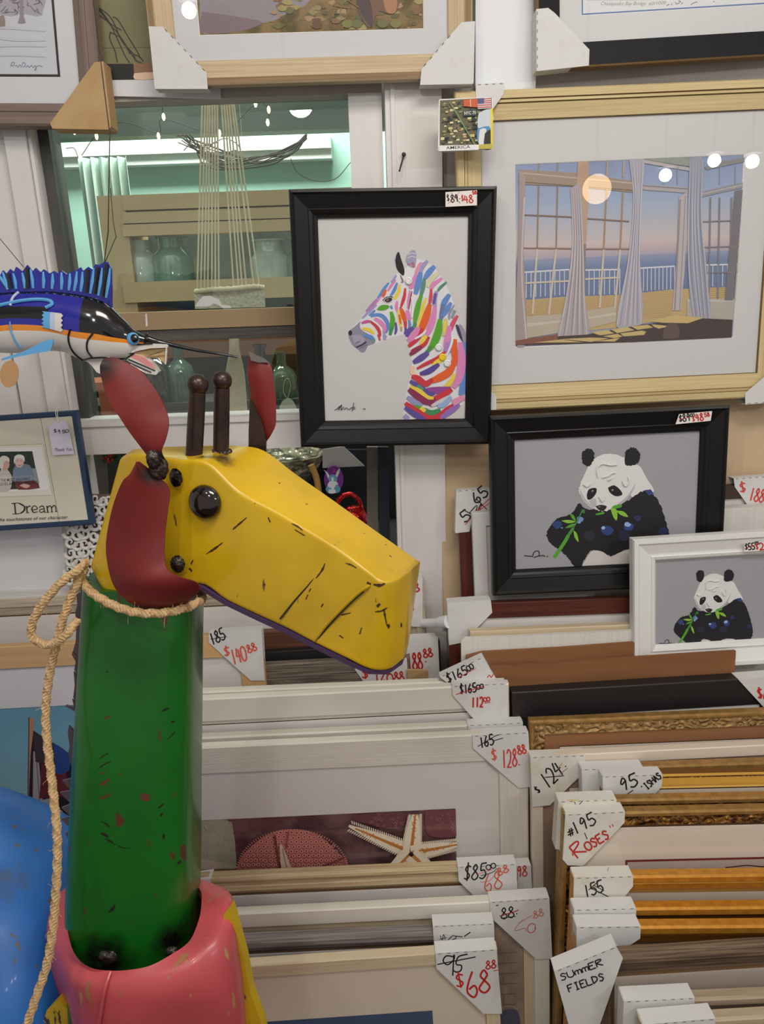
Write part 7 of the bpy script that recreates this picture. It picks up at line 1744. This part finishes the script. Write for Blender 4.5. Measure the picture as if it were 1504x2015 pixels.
def dorsal(b):
    top = [(-330, 330), (-250, 300), (-170, 330), (-110, 300), (-50, 345), (0, 345), (20, 308), (45, 335), (75, 298), (100, 322), (118, 282), (165, 318), (200, 268), (240, 318), (262, 290), (300, 325), (322, 300), (365, 332), (400, 312), (425, 330), (455, 310), (495, 338), (520, 318), (560, 310), (598, 284), (615, 312), (655, 280), (685, 300), (706, 262), (735, 268), (768, 248), (800, 246), (826, 300), (828, 420), (818, 500), (790, 540)]
    bot = [(np.interp(x, [s[0] for s in ST_], [s[1] + 14 for s in ST_])) for x, y in top]
    fr = [F(x, y, -.002) for x, y in top]; bo = [F(x, z, -.002) for (x, y), z in zip(top, bot)]
    for i in range(len(top) - 1):
        b.prism([bo[i], bo[i + 1], fr[i + 1], fr[i]], (0, .004, 0), FB)
df_ = fp('dorsal_fin', dorsal, smooth=False)
def rays(b):
    for x0, y0, x1, y1 in ((-20, 330, 60, 450), (20, 320, 55, 450), (98, 330, 120, 445), (165, 325, 185, 440), (225, 300, 245, 440), (320, 320, 322, 440), (390, 330, 385, 445), (455, 325, 455, 450), (518, 330, 510, 455), (570, 315, 550, 460), (612, 318, 598, 465), (695, 290, 668, 480), (756, 290, 728, 495), (815, 290, 785, 510)):
        b.tube([F(x0, y0, -.003), F((x0 + x1) / 2 + 4, (y0 + y1) / 2, -.0035), F(x1, y1, -.003)], [.0014, .003, .002], FL, 6)
    for x0, y0, x1, y1 in ((60, 330, 78, 440), (200, 290, 205, 440), (650, 300, 640, 470), (728, 285, 705, 480), (790, 262, 765, 500)):
        b.tube([F(x0, y0, -.003), F(x1, y1, -.003)], .0034, FK, 6)
fp('fin_ray', rays, df_)
def pect(b):
    pts = [(-10, 968), (60, 945), (180, 905), (280, 855), (340, 825), (390, 818), (392, 850), (370, 905), (250, 925), (120, 950), (20, 975)]
    Q = Pl(F(200, 900, -.05), (1, 0, 0), (0, 0, 1))
    b.prism([Q.pt(*Q.hit(*c4(*p))) for p in pts[::-1]], (0, .004, 0), FL)
fp('pectoral_fin', pect, smooth=False)
def bill(b):
    b.tube([F(x, y) for x, y in smooth_path([(1080, 815), (1150, 832), (1220, 846), (1320, 870), (1460, 900), (1620, 925), (1755, 950)], 4)], [.011 - .0099 * min(1, i / 22) ** .35 * .92 for i in range(25)], FK, 10)
fp('bill', bill)
def eyef(b):
    b.ball(F(985, 815, -.014), (.0105, .006, .0105), FL, 20, 12); b.ball(F(996, 812, -.0175), (.0068, .005, .0072), FK, 18, 10); b.ball(F(1003, 800, -.0222), (.0014, .001, .0014), FW, 8, 6)
fp('eye', eyef)
def upjaw(b):
    Q = Pl(F(1080, 880, -.008), (1, 0, 0), (0, 0, 1))
    b.prism([Q.pt(*Q.hit(*c4(*p))) for p in ((930, 900), (945, 870), (1010, 860), (1120, 850), (1230, 855), (1240, 880), (1120, 885), (1010, 905), (960, 925))][::-1], (0, .012, 0), FW)
fp('upper_jaw', upjaw, smooth=False)
def mouth(b):
    Q = Pl(F(1080, 900, -.004), (1, 0, 0), (0, 0, 1))
    b.prism([Q.pt(*Q.hit(*c4(*p))) for p in ((990, 905), (1120, 880), (1240, 868), (1238, 960), (1225, 1010), (1180, 960), (1080, 950), (1000, 930))][::-1], (0, .004, 0), pbr('mouth_brown', (204, 174, 122), .6, var=((20, 20, 200), (140, 108, 68), .4, .6)))
    for k in range(15): b.tube([F(1005 + 8 * k, 908 - 1.5 * k, -.0045), F(1110 + 9 * k, 935 - 3.0 * k, -.005)], .0007, pbr('mouth_bristle', (86, 64, 36), .6) if k % 2 else pbr('mouth_straw', (196, 168, 116), .6), 5)
    for k in range(14): b.ball(F(1186 + 4 * k, 866 + 3 * math.sin(k), -.006), .0022, FW, 6, 5); b.ball(F(1232 - .6 * k, 880 + 9 * k, -.006), .0018, FW, 6, 5)
fp('mouth', mouth)
def lowjaw(b):
    Q = Pl(F(1050, 1000, -.010), (1, 0, 0), (0, 0, 1))
    b.prism([Q.pt(*Q.hit(*c4(*p))) for p in ((930, 965), (985, 925), (1060, 945), (1120, 985), (1172, 1060), (1155, 1082), (1080, 1070), (1000, 1030), (950, 1000))][::-1], (0, .018, 0), FW)
lj = fp('lower_jaw', lowjaw, smooth=False)
def tongue(b):
    Q = Pl(F(1050, 1000, -.0105), (1, 0, 0), (0, 0, 1))
    b.prism([Q.pt(*Q.hit(*c4(*p))) for p in ((975, 935), (1000, 930), (1060, 948), (1120, 990), (1155, 1040), (1080, 1010), (1000, 965), (975, 955))][::-1], (0, .001, 0), pbr('fish_pink', (226, 140, 140), **GLO))
    for p, q in (((950, 965), (1150, 1050)), ((945, 985), (1120, 1062)), ((960, 1000), (1070, 1062))): b.tube([Q.pt(*Q.hit(*c4(*p)), .0005), Q.pt(*Q.hit(*c4(*q)), .0005)], .0012, FK, 6)
fp('tongue', tongue, lj, smooth=False)
def throat(b):
    Q = Pl(F(690, 1010, -.012), (1, 0, 0), (0, 0, 1))
    b.prism([Q.pt(*Q.hit(*c4(*p))) for p in ((640, 980), (740, 955), (760, 990), (745, 1075), (715, 1062), (680, 1015))][::-1], (0, .01, 0), FW)
fp('throat_fin', throat, smooth=False)
def up(p): return (p.x, p.y, 2.95)
fp('hanging_wire', lambda b: b.tube([F(175, 285), F(0, 75), F(-500, -520), up(F(-500, -520))], .0006, METAL, 5))
fp('hanging_wire', lambda b: b.tube([F(770, 255), F(800, 20), F(812, -700), up(F(812, -700))], .0009, METAL, 5))
fp('hanging_wire', lambda b: b.tube([F(775, 255), F(860, 60), F(840, -40), F(818, -300)], .0007, METAL, 5))
fp('mouth_outline', lambda b: (b.tube([F(x, y, -.0095) for x, y in smooth_path([(1130, 848), (1040, 856), (975, 862), (945, 874), (940, 898), (962, 922), (992, 922)], 4)], .0012, FK, 6), b.tube([F(x, y, -.0112) for x, y in smooth_path([(992, 922), (970, 938), (935, 962), (960, 1000), (990, 1028)], 4)], .0012, FK, 6)), lj)
tg = root('price_tag', F(70, 1070, -.055), 'oval brown paper tag tied under the fish', 'tag')
V8 = Pl(F(70, 1070, -.055), (1, 0, 0), (0, 0, 1))
b = MB(); pts = []
for k in range(28):
    a_ = -2 * math.pi * k / 28; ca, sa = math.cos(a_), math.sin(a_)
    u_, v_ = 70 * ca, 104 * sa; an = .35
    pts.append(c4(68 + u_ * math.cos(an) - v_ * math.sin(an) * .6, 1075 + v_ * math.cos(an) + u_ * math.sin(an)))
b.prism([V8.pt(*V8.hit(*p)) for p in pts][::1], (0, .0012, 0), pbr('brown_paper_tag', (190, 148, 104), .8)); b.build('tag_card', tg, mat4=Matrix.Translation(-tg.matrix_world.translation))
b = MB(); b.tube([F(10, 975, -.056), F(-10, 950, -.055), F(5, 930, -.054)], .0009, CORD, 6); b.build('string', tg, True, Matrix.Translation(-tg.matrix_world.translation))

# ------------------------------------------------------------------ the shop's lamps, met again as reflections in the picture glass
TRK = flat('black_track', (10, 10, 11), .7)
def reflect(px, py, nrm, pl, dist):
    a_, b_ = pl.hit(px, py, -.015); p = pl.pt(a_, b_, -.015); d = ray(px, py).normalized(); q = d - nrm * 2 * d.dot(nrm)
    return p + q * dist
def lamp(p, rad, watts, col, label):
    r_ = root('spot_lamp', Vector((p.x, p.y, 2.95)), label, 'lamp')
    off = Matrix.Translation(-r_.matrix_world.translation)
    b = MB(); b.tube([(p.x, p.y, 2.949), (p.x, p.y, p.z + rad * 1.9)], .008, TRK, 8); b.build('stem', r_, True, off)
    b = MB(); b.loft([[Vector((p.x + q * math.cos(t), p.y + q * math.sin(t), p.z + z)) for t in [2 * math.pi * k / 20 for k in range(20)]] for q, z in ((rad * .5, rad * 1.95), (rad * 1.2, rad * 1.5), (rad * 1.45, rad * 1.08), (rad * .4, rad * 1.15))], TRK, True, True); b.build('shade', r_, True, off)
    l = bpy.data.lights.new('spot_lamp_light', 'POINT'); l.energy = watts; l.color = col; l.shadow_soft_size = rad
    o = bpy.data.objects.new('spot_lamp_light', l); COL.objects.link(o); o.parent = r_; o.location = off @ p
Pw, _ = hung([(889, 173), (1582, 157), (1549, 786), (915, 806)], 1.592)
Pc, _ = hung([(250, -330), (930, -345), (931, 150), (304, 172)], 1.585)
Pv = vplane(YW + .046)
for P_, x, y, dist, rad, watts, col, lab in ((Pw, 1406, 316, 3.0, .032, 13, (.96, .98, 1.0), 'ceiling spot lamp behind the viewer, middle of the three cool ones'), (Pw, 1310, 345, 3.3, .034, 13, (.96, .98, 1.0), 'ceiling spot lamp behind the viewer, farthest of the three cool ones'),
        (Pw, 1481, 318, 2.8, .032, 13, (.97, .98, 1.0), 'ceiling spot lamp behind the viewer, rightmost of the three cool ones'), (Pw, 1175, 372, 2.2, .064, 1.6, (1.0, .66, .34), 'warm globe lamp hanging just behind the viewer'),
        (Pc, 372, 20, 1.9, .028, 13, (1.0, .97, .93), 'ceiling spot lamp above the canyon picture side'), (Pv, 592, 206, 2.4, .06, 16, (1.0, .98, .96), 'ceiling spot lamp mirrored in the window')):
    lamp(reflect(x, y, P_.w, P_, dist), rad, watts, col, lab)
